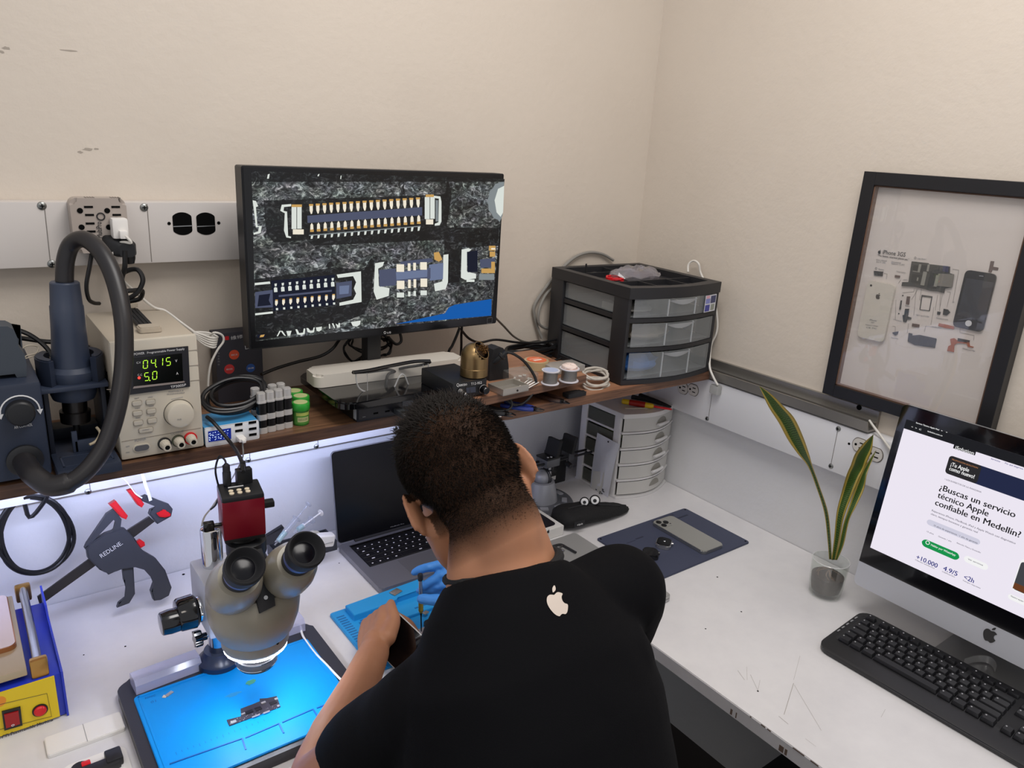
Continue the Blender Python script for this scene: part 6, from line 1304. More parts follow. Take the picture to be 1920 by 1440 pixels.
s = MB(T0); 
for k, o in ((.006, .0225), (.013, .021)): s.tube([bc+V((k, math.cos(i*PI/10)*o, math.sin(i*PI/10)*o)) for i in range(20)], .0012, 6, 1, True)
s.build('ball_groove', BLKM, t)
jz = at(1000, 565+0, 'y', vy).z
# jaw carriage and bars running to the right and away
dirb = V((.93, .30, .26)).normalized()
dirb = (at(1112, 858, 'y', vy+.02)-at(985, 892, 'y', vy-.01)); dirb.z = dirb.z; dirb.normalize()
pc = VQ(520, 545); s = MB(T0); xx = dirb; yy = V((0, 0, 1)).cross(xx).normalized(); zz = xx.cross(yy); mB = basis(pc, xx, yy, zz)
MBB = lambda: MB(T0 @ mB)
MBB().box((-.028, -.02, -.022), (.022, .02, -.001), .002).build('carriage', mat('carriage_grey', '6f7176', .4, .5), t)
MBB().box((-.028, -.021, -.001), (.022, .021, .004), .001).build('carriage_top', BLK, t)
for x in (-.016, -.006): MBB().lathe([(.0035, .004), (.003, .006), (.0005, .006)], (x, -.010+(-.016-x)*.2, 0), n=12).build('bolt', STEEL, t)
for y in (-.010, .010): MBB().tube([(-.075, y, -.012), (.16, y, -.012)], .0032, 8, 1).build('slide_bar', BLK, t)
MBB().tube([(-.075, -.010, -.012), (-.080, -.006, -.012), (-.080, .006, -.012), (-.075, .010, -.012)], .0032, 8, 4).build('slide_bar_end', BLK, t)
for x, lab in ((.012, 'jaw'), (.072, 'jaw')):
    MBB().box((x-.006, -.022, .0), (x+.006, .022, .048), .003, rot=M.Rotation(.18, 4, 'Y')).build('jaw', BLKM, t)
    MBB().box((x-.010, -.014, -.02), (x+.012, .014, .002), .001).build('jaw_carriage', mat('jaw_carrier', '4b4c50', .4, .4), t)
MBB().lathe([(.007, 0), (.007, .016)], (.05, -.02, -.02), (0, -1, -.3), 16).build('lock_knob', BLK, t)
t = thing('dark_gadget', 'black and white gadget standing behind the circuit board vise', 'device', V((1.30, 1.465, ZD))); p = t.location.copy()
MB().box((-.035, -.012, .0005), (.03, .014, .10), .003).build('body', mat('gadget_dark', '19191c', .4), t); MB().box((-.036, -.016, .05), (-.008, -.0122, .088), .001).build('white_panel', WHITE, t); MB().box((-.036, -.018, .018), (-.012, -.0122, .045), .001).build('white_panel', WHITE, t); MB().box((-.030, -.0195, .03), (-.010, -.0165, .062), .001).build('black_panel', BLKG, t); MB().box((.0, -.0125, .085), (.04, .0145, .12), .003).build('head', BLK, t)
# ------------------------------------------------------------------ retail box, pouch, closed laptop
o = D(1056, 991, ZD+.034); t = thing('retail_box', 'white phone retail box with dark phone picture beside the vise', 'box', V((1.04, 1.29, ZD)))
a_, b_ = D(985, 1025), D(1056, 1003); bx1 = b_.x; by0 = b_.y
T0 = M.Translation(t.location).inverted(); bh = hz(b_, 1056, 985)-ZD
MB(T0).box((bx1-.098, by0, ZD+.0005), (bx1, by0+.16, ZD+bh), .001).build('carton', mat('box_white', 'dcdad6', .4), t, smooth=False)
MB(T0).prism(rrect(.082, .146, .012, 5), ZD+bh, ZD+bh+.0006, M.Translation((bx1-.052, by0+.086, 0))).build('printed_phone', mat('print_dark', '201c22', .25), t, smooth=False)
emblem(at(1028, 996, 'y', by0-.0003), (1, 0, 0), (0, 0, 1), .010, INKB, t)
t2 = thing('string_loop', 'thin cream cord loop lying on the white phone retail box', 'cord', D(1004, 975, ZD+bh)); zz = ZD+bh+.0022; T2 = M.Translation(t2.location).inverted()
MB(T2).tube([D(x, y, zz) for x, y in ((960, 958), (985, 953), (1003, 957), (1012, 964), (1013, 975), (1006, 983), (999, 976), (1001, 965), (1010, 960), (1002, 978), (996, 983), (990, 986))], .0009, 6, 6).build('cord', mat('cord_cream', 'd8c8a0', .6), t2)
p0, p1 = D(1060, 992), D(1188, 968)
t = thing('zip_pouch', 'black zip pouch with two round button eyes on the desk', 'pouch', V((1.22, 1.22, ZD))); T0 = M.Translation(t.location).inverted()
a_ = D(1056, 1000); b_ = D(1192, 968); d = (b_-a_); L_ = d.length; d.normalize(); n_ = V((-d.y, d.x, 0))
rings = []
for k in range(17):
    f = k/16; wd = .045*(1-.55*f**3)*(.55 if k in (0, 16) else .9 if k in (1, 15) else 1); hgt_ = .042*(1-.75*f**2.2)*(.7 if k == 0 else 1)*(1+.10*math.sin(f*5.2))
    c = a_+d*(L_*f)+n_*(.034+.006*f); rings.append([c+n_*(wd*math.cos(2*PI*i/20))+V((0, 0, .002+hgt_*.5+hgt_*.5*math.sin(2*PI*i/20)+.0015*math.sin(i*2.3+k*1.1))) for i in range(20)])
pc_ = MB(T0).loft(rings).build('fabric', mat('pouch_fabric', '0d0d0f', .85, bump=.5, bs=160), t, ang=60)
s = MB(T0); s.tube([a_+d*(L_*f)+n_*(.030+.006*f)+V((0, 0, .0025+.042*(1-.75*f**2.2)*(1+.10*math.sin(f*5.2)))) for f in [i/8 for i in range(1, 8)]], .0022, 6, 3); s.build('zipper', mat('zip_black', '1b1b1e', .5), t)
for px, py, r in ((1096, 941, .0095), (1115.5, 938, .0105)):
    c = D(px, py, ZD+.052); vd = (CAM-c).normalized(); vd = (vd+V((0, 0, -.1))).normalized()
    MB(T0).lathe([(r*1.25, -.004), (r*1.3, -.002), (r*1.1, 0)], c, vd, 26).build('eye_rim', BLK, t); e = MB(T0).lathe([(r, 0), (r*.9, .0014), (.0004, .0022)], c, vd, 26).build('eye', mat('eye_white', 'e6e6e6', .3), t)
    x_, y_, z_ = frame(vd); MB(T0).lathe([(r*.45, .0019), (r*.4, .0026), (.0003, .0028)], c+x_*.0015*0-y_*.001, vd, 18).build('pupil', BLK, e)
    MB(T0).cyl(c-vd*.003, c-vd*.006+V((0, 0, -.022)), .005).build('eye_stem', BLKM, t)
tg = a_+d*.034-n_*.0135+V((0, 0, .027)); s = MB(T0); tq = [tg+d*x+V((0, 0, z))-n_*.004 for x, z in ((-.016, -.006), (.014, -.006), (.014, .008), (-.016, .008))]
s.slab(tq, -n_, .0012); s.build('tag', BLKM, t, smooth=False)
letter('zipit', tg-d*.009-n_*.0056+V((0, 0, -.002)), tg+d*.008-n_*.0056+V((0, 0, -.002)), (0, 0, 1), .005, INKW, t)
lc = D(1266, 1116, ZD+.016); t = thing('laptop', 'closed silver laptop mostly hidden by the person\'s right shoulder', 'laptop', V((1.0, 1.03, ZD))); T0 = M.Translation(t.location).inverted()
xl1 = 1.140; yl0, yl1 = .884, 1.195
MB(T0).prism(rrect(.225, yl1-yl0, .01, 4), ZD+.0015, ZD+.0085, M.Translation((xl1-.1125, (yl0+yl1)/2, 0)), .001).build('base', mat('silver_alu', 'b0b0b0', .35, .6), t)
MB(T0).prism(rrect(.225, yl1-yl0, .01, 4), ZD+.0095, ZD+.0155, M.Translation((xl1-.1125, (yl0+yl1)/2, 0)), .002).build('lid', mat('silver_alu_lid', 'b4b4b2', .4, .5), t)
MB(T0).box((xl1-.20, yl0+.01, ZD+.008), (xl1-.01, yl1-.01, ZD+.0098)).build('lid_gap', BLKM, t, smooth=False)
t2 = thing('tweezers', 'black and silver tweezers lying on the closed silver laptop', 'tweezers', D(1048, 1022, ZD+.0155)); T2 = M.Translation(t2.location).inverted(); zz = ZD+.019
MB(T2).tube([D(1030, 1027, zz), D(1040, 1023, zz), D(1052, 1021, zz), D(1062, 1026, zz), D(1080, 1036, zz)], .003, 8, 5, flat=.8).build('arm', BLKM, t2); MB(T2).tube([D(1058, 1033, zz), D(1049, 1028, zz), D(1056, 1022, zz)], .002, 8, 5).build('loop', STEEL, t2)
# ------------------------------------------------------------------ dark mat with phone and watches
DM = mat('silicone_slate', '3d4257', .55, bump=.04, bs=400); DMD = mat('silicone_slate_deep', '2a2d40', .6)
q4 = [D(*p) for p in ((1112, 1011), (1293, 955), (1403, 1020), (1215, 1088))]
dx0, dx1, dy0, dy1 = 1.178, 1.498, .951, 1.160
t = thing('silicone_mat', 'slate blue silicone mat carrying a phone and two watches', 'work mat', V(((dx0+dx1)/2, (dy0+dy1)/2, ZD))); T0 = M.Translation(t.location).inverted(); dz = ZD+.004
MB(T0).prism(rrect(dx1-dx0, dy1-dy0, .008, 4), ZD+.0003, dz, M.Translation(((dx0+dx1)/2, (dy0+dy1)/2, 0)), .001).build('sheet', DM, t)
for x, y in ((dx0+.008, dy1-.008), (dx1-.008, dy1-.008), (dx1-.008, dy0+.008), (dx0+.008, dy0+.008)): MB(T0).lathe([(.0025, dz-.0001), (.0025, dz+.0002)], (x, y, 0), n=14).build('corner_hole', HOLE, t)
for lo, hi in (((1.36, 1.146), (1.44, 1.151)), ((1.435, 1.126), (1.472, 1.131)), ((1.26, 1.105), (1.285, 1.109)), ((1.225, 1.103), (1.255, 1.1045))): MB(T0).box((*lo, dz-.0001), (*hi, dz+.0003)).build('groove', DMD, t, smooth=False)
for i in range(12): MB(T0).box((dx0+.012+(i % 2)*.007, 1.09-i*.011, dz-.0001), (dx0+.016+(i % 2)*.007, 1.094-i*.011, dz+.0003)).build('peg_hole', HOLE, t, smooth=False)
PH = mat('phone_titanium', '9b9a94', .3, .2); PHE = mat('phone_edge', 'b4b4b0', .2, .9)
pa, pb, pc2 = D(1236, 983, dz+.008), D(1260, 966, dz+.008), D(1360, 1024, dz+.008)
t = thing('smartphone', 'grey smartphone lying face down on the slate blue mat', 'phone', V((1.382, 1.053, dz)), math.radians(-1)); 
MB().prism(rrect(.073, .172, .011, 6), .0006, .0085, None, .0015).build('frame', PHE, t); MB().prism(rrect(.0705, .1695, .010, 6), .0084, .0090).build('back_glass', PH, t)
MB().prism(rrect(.034, .036, .008, 5), .0089, .0102, M.Translation((-.0165, .063, 0)), .0008).build('camera_bump', PH, t)
for x, y in ((-.025, .072), (-.025, .054), (-.009, .063)): MB().lathe([(.0072, .010), (.0072, .0118), (.006, .0122), (.0056, .0115), (.0003, .0113)], (x, y, 0), n=22).build('camera_lens', BLKG, t)
MB().lathe([(.002, .0101), (.002, .0105)], (-.003, .053, 0), n=12).build('flash', BLK, t)
def watch(o, rz, lab, ringm):
    t = thing('smartwatch', lab, 'watch', o, rz); MB().prism(rrect(.036, .042, .011, 6), .0006, .0105, None, .003).build('case', ringm, t); MB().prism(rrect(.0325, .0385, .0095, 6), .0104, .0118, None, .0008).build('screen', BLKG, t); MB().lathe([(.0035, 0), (.0035, .004), (.003, .0045), (.0003, .0045)], (.0175, .006, .006), (1, 0, 0), 16).build('crown', ringm, t); return t
w1 = watch(V((1.296, 1.05, dz)), -1.0, 'watch body with bright silver case on the slate blue mat', mat('watch_silver', 'c4c4c4', .2, .9))
w2 = watch(V((1.232, 1.033, dz)), -.75, 'watch body with dark case beside the person\'s shoulder', mat('watch_dark', '4a4a4c', .25, .9))
bpy.context.view_layer.update()
s = MB(); s.poly([(-.002, .0, .0119), (.0025, -.003, .0119), (.003, .003, .0119)]); s.build('lit_glyph', emit('glyph', 'ffffff', .8), w1, smooth=False)
# ------------------------------------------------------------------ plant in glass
gc = V((1.452, .722, ZD)); t = thing('potted_plant', 'snake plant with yellow edged leaves rooted in a faceted glass tumbler', 'plant', gc)
gh = .086; GL = clear('tumbler_glass', 'fafcfa', .035, .02, 1.5, 'dde2de')
s = MB(); nf = 10
def facet(r, z, k=.0): return [(r*(1+k*(i % 2))*math.cos(2*PI*i/(2*nf)), r*(1+k*(i % 2))*math.sin(2*PI*i/(2*nf)), z) for i in range(2*nf)]
s.loft([facet(.026, .0006), facet(.031, .004, .05), facet(.034, .012, -.05), facet(.036, .03, .0), facet(.0385, gh)], cap=False)
s.loft([facet(.0365, gh), facet(.034, .03), facet(.030, .012), facet(.0, .010)], cap=False); s.build('tumbler', GL, t, ang=15)
MB().tube([(.0376*math.cos(i*PI/16), .0376*math.sin(i*PI/16), gh) for i in range(32)], .0011, 6, 1, True).build('tumbler_rim', clear('rim_glass', 'ffffff', .4, .02, 1.5, 'f4f4f4'), t)
MB().lathe([(.020, .010), (.029, .013), (.0325, .03), (.0335, .048), (.0005, .05)], n=24).build('soil', mat('soil_roots', '33221a', .7, bump=.8, bs=120, var=.5, vs=60), t)
rnd = random.Random(3)
for i in range(10):
    a_ = rnd.random()*2*PI; r = .024; MB().tube([(.006*math.cos(a_), .006*math.sin(a_), .062), (.02*math.cos(a_), .02*math.sin(a_), .056), (r*math.cos(a_+.4), r*math.sin(a_+.4), .047)], .0012, 6, 4).build('root', mat('root_brown', '6b5442', .7), t)
def leafmat():
    m, N, L, b = nt('leaf_green'); tc = N.new('ShaderNodeTexCoord'); uv = N.new('ShaderNodeUVMap'); sp = N.new('ShaderNodeSeparateXYZ'); L.new(uv.outputs[0], sp.inputs[0])
    w_ = N.new('ShaderNodeTexWave'); w_.inputs['Scale'].default_value = 9; w_.inputs['Distortion'].default_value = 5; w_.inputs['Detail'].default_value = 3; w_.bands_direction = 'Y'; L.new(uv.outputs[0], w_.inputs[0])
    r = N.new('ShaderNodeValToRGB'); r.color_ramp.elements[0].color = lin('36501f'); r.color_ramp.elements[1].color = lin('5f8238'); L.new(w_.outputs['Fac'], r.inputs[0])
    e = N.new('ShaderNodeValToRGB'); e.color_ramp.interpolation = 'LINEAR'; E_ = e.color_ramp.elements; E_[0].position = .17; E_[0].color = (1, 1, 1, 1); E_[1].position = .23; E_[1].color = (0, 0, 0, 1)
    x = E_.new(.77); x.color = (0, 0, 0, 1); x = E_.new(.83); x.color = (1, 1, 1, 1); L.new(sp.outputs['X'], e.inputs[0])
    mx = N.new('ShaderNodeMix'); mx.data_type = 'RGBA'; L.new(e.outputs[0], mx.inputs[0]); L.new(r.outputs[0], mx.inputs[6]); mx.inputs[7].default_value = lin('cdb75c'); L.new(mx.outputs[2], b.inputs['Base Color']); b.inputs['Roughness'].default_value = .35; return m
LEAF = leafmat()
def leaf(L_, R_, name, nn=22):
    # left and right edge curves (world), slightly folded along the middle
    A_ = cr(L_, 6); B_ = cr(R_, 6); n_ = len(A_); bm = bmesh.new(); uv = bm.loops.layers.uv.new('UVMap'); W = 8; g = []
    ti = M.Translation(gc).inverted()
    for i in range(n_):
        a_, b_ = A_[i], B_[i]; row = []
        vd = (a_+b_)/2-CAM; vd.normalize()
        for j in range(W+1): f = j/W; p = a_.lerp(b_, f)+vd*((b_-a_).length*.22*math.sin(PI*f)); row.append(bm.verts.new(ti @ p))
        g.append(row)
    for i in range(n_-1):
        for j in range(W):
            f_ = bm.faces.new((g[i][j], g[i][j+1], g[i+1][j+1], g[i+1][j]))
            for l, (jj, ii) in zip(f_.loops, ((j, i), (j+1, i), (j+1, i+1), (j, i+1))): l[uv].uv = (jj/W, ii/(n_-1)*3)
    bmesh.ops.solidify(bm, geom=bm.faces[:], thickness=.0016)
    me = bpy.data.meshes.new(name); bm.to_mesh(me); bm.free()
    for p in me.polygons: p.use_smooth = True
    return link(name, me, LEAF, t)
LQ = lambda x, y, yy: at(1260+x/4, 660+y/4, 'y', yy)
leaf([LQ(1178, 1555, .72), LQ(1165, 1400, .722), LQ(1140, 1200, .73), LQ(1080, 1010, .74), LQ(1020, 860, .75), LQ(940, 760, .755), LQ(870, 660, .76), LQ(800, 530, .765), LQ(735, 430, .77), LQ(690, 340, .775), LQ(655, 258, .78)],
     [LQ(1200, 1555, .712), LQ(1192, 1400, .712), LQ(1170, 1200, .72), LQ(1105, 1000, .73), LQ(1052, 850, .735), LQ(1030, 770, .735), LQ(985, 640, .735), LQ(920, 500, .74), LQ(840, 410, .75), LQ(750, 320, .765), LQ(658, 256, .78)], 'leaf')
leaf([LQ(1195, 1560, .718), LQ(1215, 1400, .72), LQ(1235, 1200, .725), LQ(1270, 1060, .73), LQ(1310, 920, .728), LQ(1340, 850, .728), LQ(1375, 760, .728), LQ(1440, 680, .728), LQ(1508, 620, .728)],
     [LQ(1225, 1560, .708), LQ(1255, 1420, .71), LQ(1290, 1240, .71), LQ(1350, 1080, .712), LQ(1410, 940, .715), LQ(1445, 880, .718), LQ(1470, 810, .718), LQ(1500, 730, .72), LQ(1511, 620, .728)], 'leaf')
leaf([LQ(1222, 1560, .704), LQ(1250, 1450, .700), LQ(1285, 1290, .698), LQ(1340, 1120, .698), LQ(1400, 950, .70), LQ(1440, 870, .703), LQ(1485, 800, .71), LQ(1530, 738, .72)],
     [LQ(1240, 1560, .698), LQ(1290, 1440, .692), LQ(1330, 1260, .688), LQ(1385, 1150, .688), LQ(1440, 1030, .69), LQ(1462, 920, .695), LQ(1498, 820, .705), LQ(1533, 738, .72)], 'leaf')
# ------------------------------------------------------------------ all-in-one computer
ty = math.radians(6.3); iy1 = .656; W2 = .528; n0 = V((-math.cos(ty), 0, math.sin(ty))); up = V((math.sin(ty), 0, math.cos(ty))); rt = V((0, -1, 0))
p0 = D(1596, 1092, .825); p0.y = iy1; O2 = V((1.4300, iy1, .822))
t = thing('desktop_computer', 'silver all-in-one computer with lit web page at the right desk edge', 'computer', V((1.50, iy1-W2/2, ZD)))
T0 = M.Translation(t.location).inverted()
IP = lambda x, y, d=0: onp(x, y, O2+n0*d, n0)
H_all = (IP(1697, 757)-O2).dot(up); ch = (IP(1588, 1040)-O2).dot(up)
mI = basis(O2, rt, up, n0)   # local: x right along the screen, y up, z towards the viewer
MI = lambda: MB(T0 @ mI)
MI().prism(rrect(W2, H_all, .012, 6, W2/2, H_all/2), -.010, -.0006, None, 0).build('body', mat('imac_alu', 'b2b4b8', .35, .6), t)
MI().prism(rrect(W2-.08, H_all-.08, .06, 8, W2/2, H_all/2), -.034, -.009, None, .015).build('back_shell', mat('imac_back', 'a4a6aa', .4, .6), t)
chin = rrect(W2, H_all, .012, 6, W2/2, H_all/2); chin = [p for p in chin if p[1] < ch-.002]; chin = sorted(chin, key=lambda p: math.atan2(p[1]-ch, p[0]-W2/2)); 
low = [p for p in rrect(W2, H_all, .012, 6, W2/2, H_all/2) if p[1] < H_all/2]; MI().prism([(0, ch)]+low+[(W2, ch)] if low[0][0] < W2/2 else [(0, ch)]+low+[(W2, ch)], -.0007, .0004).build('chin', mat('imac_chin', 'c4c6cc', .38, .5), t, ang=20)
upr = [p for p in rrect(W2, H_all, .012, 6, W2/2, H_all/2) if p[1] > H_all/2]; MI().prism([(W2, ch)]+upr+[(0, ch)], -.0007, .0005).build('bezel', mat('imac_glass', '08080c', .08, coat=.5), t, ang=20)
sx0 = (IP(1703, 787)-O2).dot(rt); sxb = (IP(1629, 1025)-O2).dot(rt); sx0 = (sx0+sxb)/2; sy1 = (IP(1703, 787)-O2).dot(up); sy0 = (IP(1629, 1025)-O2).dot(up)
sw = W2-2*sx0
E_ = .0008
def pane(x0, y0, x1, y1, r, m_, nm, d, par=None):
    s = MI(); z = .0006+d*.00004; pts = rrect(x1-x0, y1-y0, r, 5, (x0+x1)/2, (y0+y1)/2) if r else [(x0, y0), (x1, y0), (x1, y1), (x0, y1)]
    s.poly([(x, y, z) for x, y in pts]); return s.build(nm, m_, par, smooth=False, recalc=False)
W_E = emit('page_white', 'f1ebf7', 1.12)
sc_ = pane(sx0, sy0, sx0+sw, sy1, 0, W_E, 'screen', 1, t)
L2 = lambda x, y: ((IP(1520+x/3.6, 740+y/3.6)-O2).dot(rt), (IP(1520+x/3.6, 740+y/3.6)-O2).dot(up))
DK = emit('page_dark', '1c1d22', .9); NV = emit('page_navy', '232b4d', .9); TXT = emit('page_text', '101014', .8); GRY = emit('page_grey_text', '6d6a78', .9); GR = emit('page_green', '12a052', .95); WH = emit('page_bright', 'ffffff', 1.05); IND = emit('page_indigo', '33398f', .9); PALE = emit('page_pale', 'e4e2f4', .95); ORG = emit('page_orange', 'c98a5a', .9)
bh_ = (L2(655, 235)[1], L2(690, 180)[1])
pane(sx0, bh_[0], sx0+sw, sy1, 0, DK, 'browser_bar', 2, sc_)
def wtxt(s, x0, y0, x1, y1, h_px, m_, d=.0010):
    bold = .035 if h_px > 20 else .015
    # baseline from crop pixel (x0,y0) to (x1,y1)
    a_ = L2(x0, y0); b_ = L2(x1, y1); yb = a_[1]; A_ = O2+rt*a_[0]+up*yb; B_ = O2+rt*b_[0]+up*yb
    hh = h_px/3.6*1.45/1424*1.12
    letter(s, A_, B_, up, hh, m_, sc_, off=d, bold=bold)
def wpane(x0, y0, x1, y1, r, m_, nm, d): # corners: upper-left and lower-right in crop pixels
    a_, b_ = L2(x0, y0), L2(x1, y1); return pane(a_[0], b_[1], b_[0], a_[1], r, m_, nm, d, sc_)
wtxt('Servicio Técnico Apple Med', 712, 193, 868, 238, 9, WH); wtxt('isolution.com.co', 790, 250, 890, 281, 9, WH); wtxt('×   +', 880, 246, 925, 256, 8, WH); wtxt('<  >  C', 680, 220, 748, 238, 9, WH)
wpane(972, 328, 1110, 410, 0, DK, 'logo_plate', 3); wtxt('iSolution', 976, 364, 1104, 396, 19, WH)
bx = wpane(930, 412, 1440, 690, 0, NV, 'x', 3); bpy.data.objects.remove(bx)
a_ = L2(948, 410); b_ = L2(915, 530); pane(a_[0]-.002, b_[1], sx0+sw-.02, a_[1], .006, NV, 'banner', 3, sc_)
pane(a_[0]-.002, b_[1], a_[0]+.055, a_[1], .006, emit('page_charcoal', '2c2b2e', .9), 'banner_dark', 4, sc_)
wtxt('PROMOCIÓN ISOLUTION', 955, 440, 1130, 494, 8, ORG); wtxt('¡Tu Apple', 945, 480, 1070, 515, 24, WH); wtxt('como nuevo!', 935, 508, 1106, 560, 24, WH)
wtxt('Servicios', 1218, 436, 1280, 455, 9, IND); wtxt('Por qué elegirnos', 1312, 466, 1436, 502, 9, IND)
wtxt('• LOS EXPERTOS DE LA MANZANA', 905, 573, 1155, 655, 9, GRY)
wtxt('¿Buscas un servicio', 868, 640, 1384, 815, 36, TXT); wtxt('técnico Apple', 855, 692, 1202, 810, 36, TXT); wtxt('confiable en Medellín?', 838, 742, 1420, 945, 36, TXT)
wtxt('Reparamos iPhone, MacBook, iPad y Apple Watch con diagnóstico', 818, 785, 1390, 990, 11, GRY); wtxt('claro, tiempos honestos y garantía real', 812, 808, 1130, 925, 11, GRY)
a_ = L2(800, 845); b_ = L2(1150, 985); pane(a_[0]-.003, L2(795, 878)[1], b_[0], a_[1]+.0015, .006, PALE, 'pill', 3, sc_); wtxt('15 años de experiencia · 1 año de garantía', 832, 886, 1132, 990, 10, GRY)
wtxt('15 años', 785, 926, 832, 942, 8, GRY); wtxt('Garantía 1 año', 862, 958, 952, 990, 8, GRY); wtxt('Atención Física y Domicilio', 985, 1002, 1150, 1065, 8, GRY)
a_ = L2(760, 968); pane(L2(752, 990)[0], L2(760, 1022)[1], L2(1010, 1080)[0], a_[1], .0085, GR, 'green_button', 3, sc_)
wtxt('Hablar por WhatsApp', 812, 1018, 982, 1076, 12, WH); wc = L2(792, 997)
s = MI(); s.tube([(wc[0]+.0034*math.cos(i*PI/8), wc[1]+.0034*math.sin(i*PI/8)-.0005, .0011) for i in range(16)], .0006, 5, 1, True); s.build('round_icon', WH, sc_)
pane(L2(1040, 1090)[0], L2(1050, 1130)[1], L2(1200, 1165)[0], L2(1050, 1082)[1], .007, WH, 'button', 3, sc_); wtxt('Ver servicios', 1062, 1112, 1165, 1150, 9, GRY)
wtxt('+10.000', 712, 1106, 858, 1158, 28, IND); wtxt('Clientes satisfechos', 706, 1116, 838, 1170, 7, GRY); wtxt('4.9/5', 893, 1182, 992, 1216, 28, IND); wtxt('Calificación', 888, 1195, 975, 1228, 7, GRY); wtxt('<2h', 1033, 1242, 1103, 1264, 28, IND); wtxt('Tiempo respuesta', 1026, 1255, 1150, 1302, 7, GRY)
a_ = L2(1440, 1110); pane(L2(1365, 1280)[0], L2(1372, 1320)[1], sx0+sw-.06, L2(1440, 1110)[1], .006, WH, 'photo_frame', 3, sc_); pane(L2(1372, 1280)[0], L2(1380, 1316)[1], sx0+sw-.064, L2(1440, 1130)[1], .005, emit('photo_grey', '4c4e54', .8), 'photo', 4, sc_); pane(L2(1372, 1280)[0], L2(1380, 1312)[1], sx0+sw-.07, L2(1385, 1270)[1], 0, emit('photo_brown', '7a4526', .8), 'photo_table', 5, sc_)
pane(L2(1335, 1350)[0], L2(1345, 1380)[1], sx0+sw-.08, L2(1340, 1340)[1], .005, WH, 'pill', 3, sc_); wtxt('Nuestro equipo', 1352, 1362, 1440, 1390, 9, GRY)
emblem(IP(1857, 1189, .0008), rt, up, .031, BLKG, t)
# stand
s = MI(); ST = mat('stand_alu', 'a8a8a8', .35, .7)
fc = iy1-W2/2
s = MB(T0); s.loft([[(1.50+dx, fc-.095+.0, z), (1.50+dx, fc+.095, z), (1.50+dx+.006, fc+.095, z), (1.50+dx+.006, fc-.095, z)] for dx, z in ((.072, ZD+.004), (.070, ZD+.03), (.060, ZD+.10), (.045, ZD+.17), (.028, ZD+.21))]); s.build('stand_arm', ST, t)
s = MB(T0); s.box((1.438, fc-.098, ZD+.0005), (1.58, fc+.098, ZD+.006), .002); s.build('stand_foot', ST, t)
# curved silver strip on the foot
p = D(1838, 1262); t2 = thing('watch_stand', 'small curved silver strip standing between keyboard and desktop computer', 'metal strip', V((1.462, .392, ZD+.0062))); T2 = M.Translation(t2.location).inverted()
SQ = lambda x, y, z: D(1440+x/3.6, 1040+y/3.6, z)
zz = ZD+.010; A_ = [SQ(*p, zz+.014) for p in ((1330, 705), (1390, 685), (1450, 680), (1500, 690), (1535, 720), (1545, 750))]; A2 = [q+V((0, 0, -.014)) for q in A_]
A_ = cr(A_, 4); s = MB(T2); 
for dz_ in (0,): s.loft([[p_, p_+V((.001, .001, 0)), p_+V((.001, .001, -.015)), p_+V((0, 0, -.015))] for p_ in A_]); 
s.build('strip', mat('strip_silver', 'c9c9c9', .3, .7), t2)
MB(T2).cyl(SQ(1480, 755, ZD+.010), SQ(1488, 815, ZD+.007), .0008, n=8).build('wire', STEEL, t2)
# ------------------------------------------------------------------ keyboard
kx0, kx1 = 1.262, 1.434; ky1 = .622; kL = .455
t = thing('keyboard', 'black full-size keyboard on the desk in front of the silver computer', 'keyboard', V(((kx0+kx1)/2, ky1-kL/2, ZD)), math.radians(-90+1.0))
KB = mat('keyboard_black', '1d1d20', .4); KC = mat('keycap_black', '1a1a1d', .38); KLG = mat('keycap_legend', 'a8a8ac', .6)
kw = kx1-kx0  # local x along the length (to the right for the typist), local y towards the screen
zf, zr = .012, .026
def top(y): f = (y+kw/2)/kw; return zf+(zr-zf)*f
def rr2(s_, r): return rrect(kL, kw, r, 5)
s = MB(); o = rrect(kL-.004, kw-.004, .022, 5); o2 = rrect(kL, kw, .024, 5); o3_ = rrect(kL-.006, kw-.006, .022, 5)
s.loft([[(x, y, .001) for x, y in o], [(x, y, top(y)*.45) for x, y in o2], [(x, y, top(y)-.001) for x, y in o2], [(x, y, top(y)) for x, y in o3_]]); s.build('case', KB, t, ang=40)
s = MB(); s.loft([[(x, y, top(y)-.0002) for x, y in rrect(kL-.02, kw-.062, .006, 3, 0, .014)], [(x, y, top(y)+.0012) for x, y in rrect(kL-.024, kw-.066, .006, 3, 0, .014)]]); s.build('key_deck', BLKM, t)
s = MB(); s.tube([(-kL/2+.012+(kL-.024)*i/10, -kw/2+.0035-.0025*math.sin(PI*i/10), top(-kw/2)-.003) for i in range(11)], .002, 8, 2); s.build('front_trim', mat('trim_gloss', '2e2e32', .15), t)
u = .0188; kx = -kL/2+.018; ROWS = [(0, [1, .35, 1, 1, 1, 1, .3, 1, 1, 1, 1, .3, 1, 1, 1, 1]), (1, [1]*13+[2]), (2, [1.5]+[1]*12+[1.5]), (3, [1.75]+[1]*11+[2.25]), (4, [1.25, 1]+[1]*10+[2.75]), (5, [1.25, 1.25, 1.25, 6.25, 1.25, 1.25, 1.25, 1.25])]
def keycap(cx, cy, w_, d_, leg=True):
    z = top(cy); s = MB(); m = M.Translation((cx, cy, z)) @ M.Rotation(math.atan((zr-zf)/kw), 4, 'X')
    s.loft([[m @ V((x, y, zz)) for x, y in rrect(a_, b_, .0018, 2)] for a_, b_, zz in ((w_, d_, .0012), (w_-.0012, d_-.001, .0045), (w_-.0045, d_-.004, .0078))]); k = s.build('keycap', KC, t, ang=30)
    if leg:
        s = MB(); q = m @ V((-w_*.5+.0052, .0032, .0079)); s.box((q.x-.0011, q.y-.0014, q.z-.0001), (q.x+.0011, q.y+.0014, q.z+.0001)); s.build('legend', KLG, k, smooth=False)
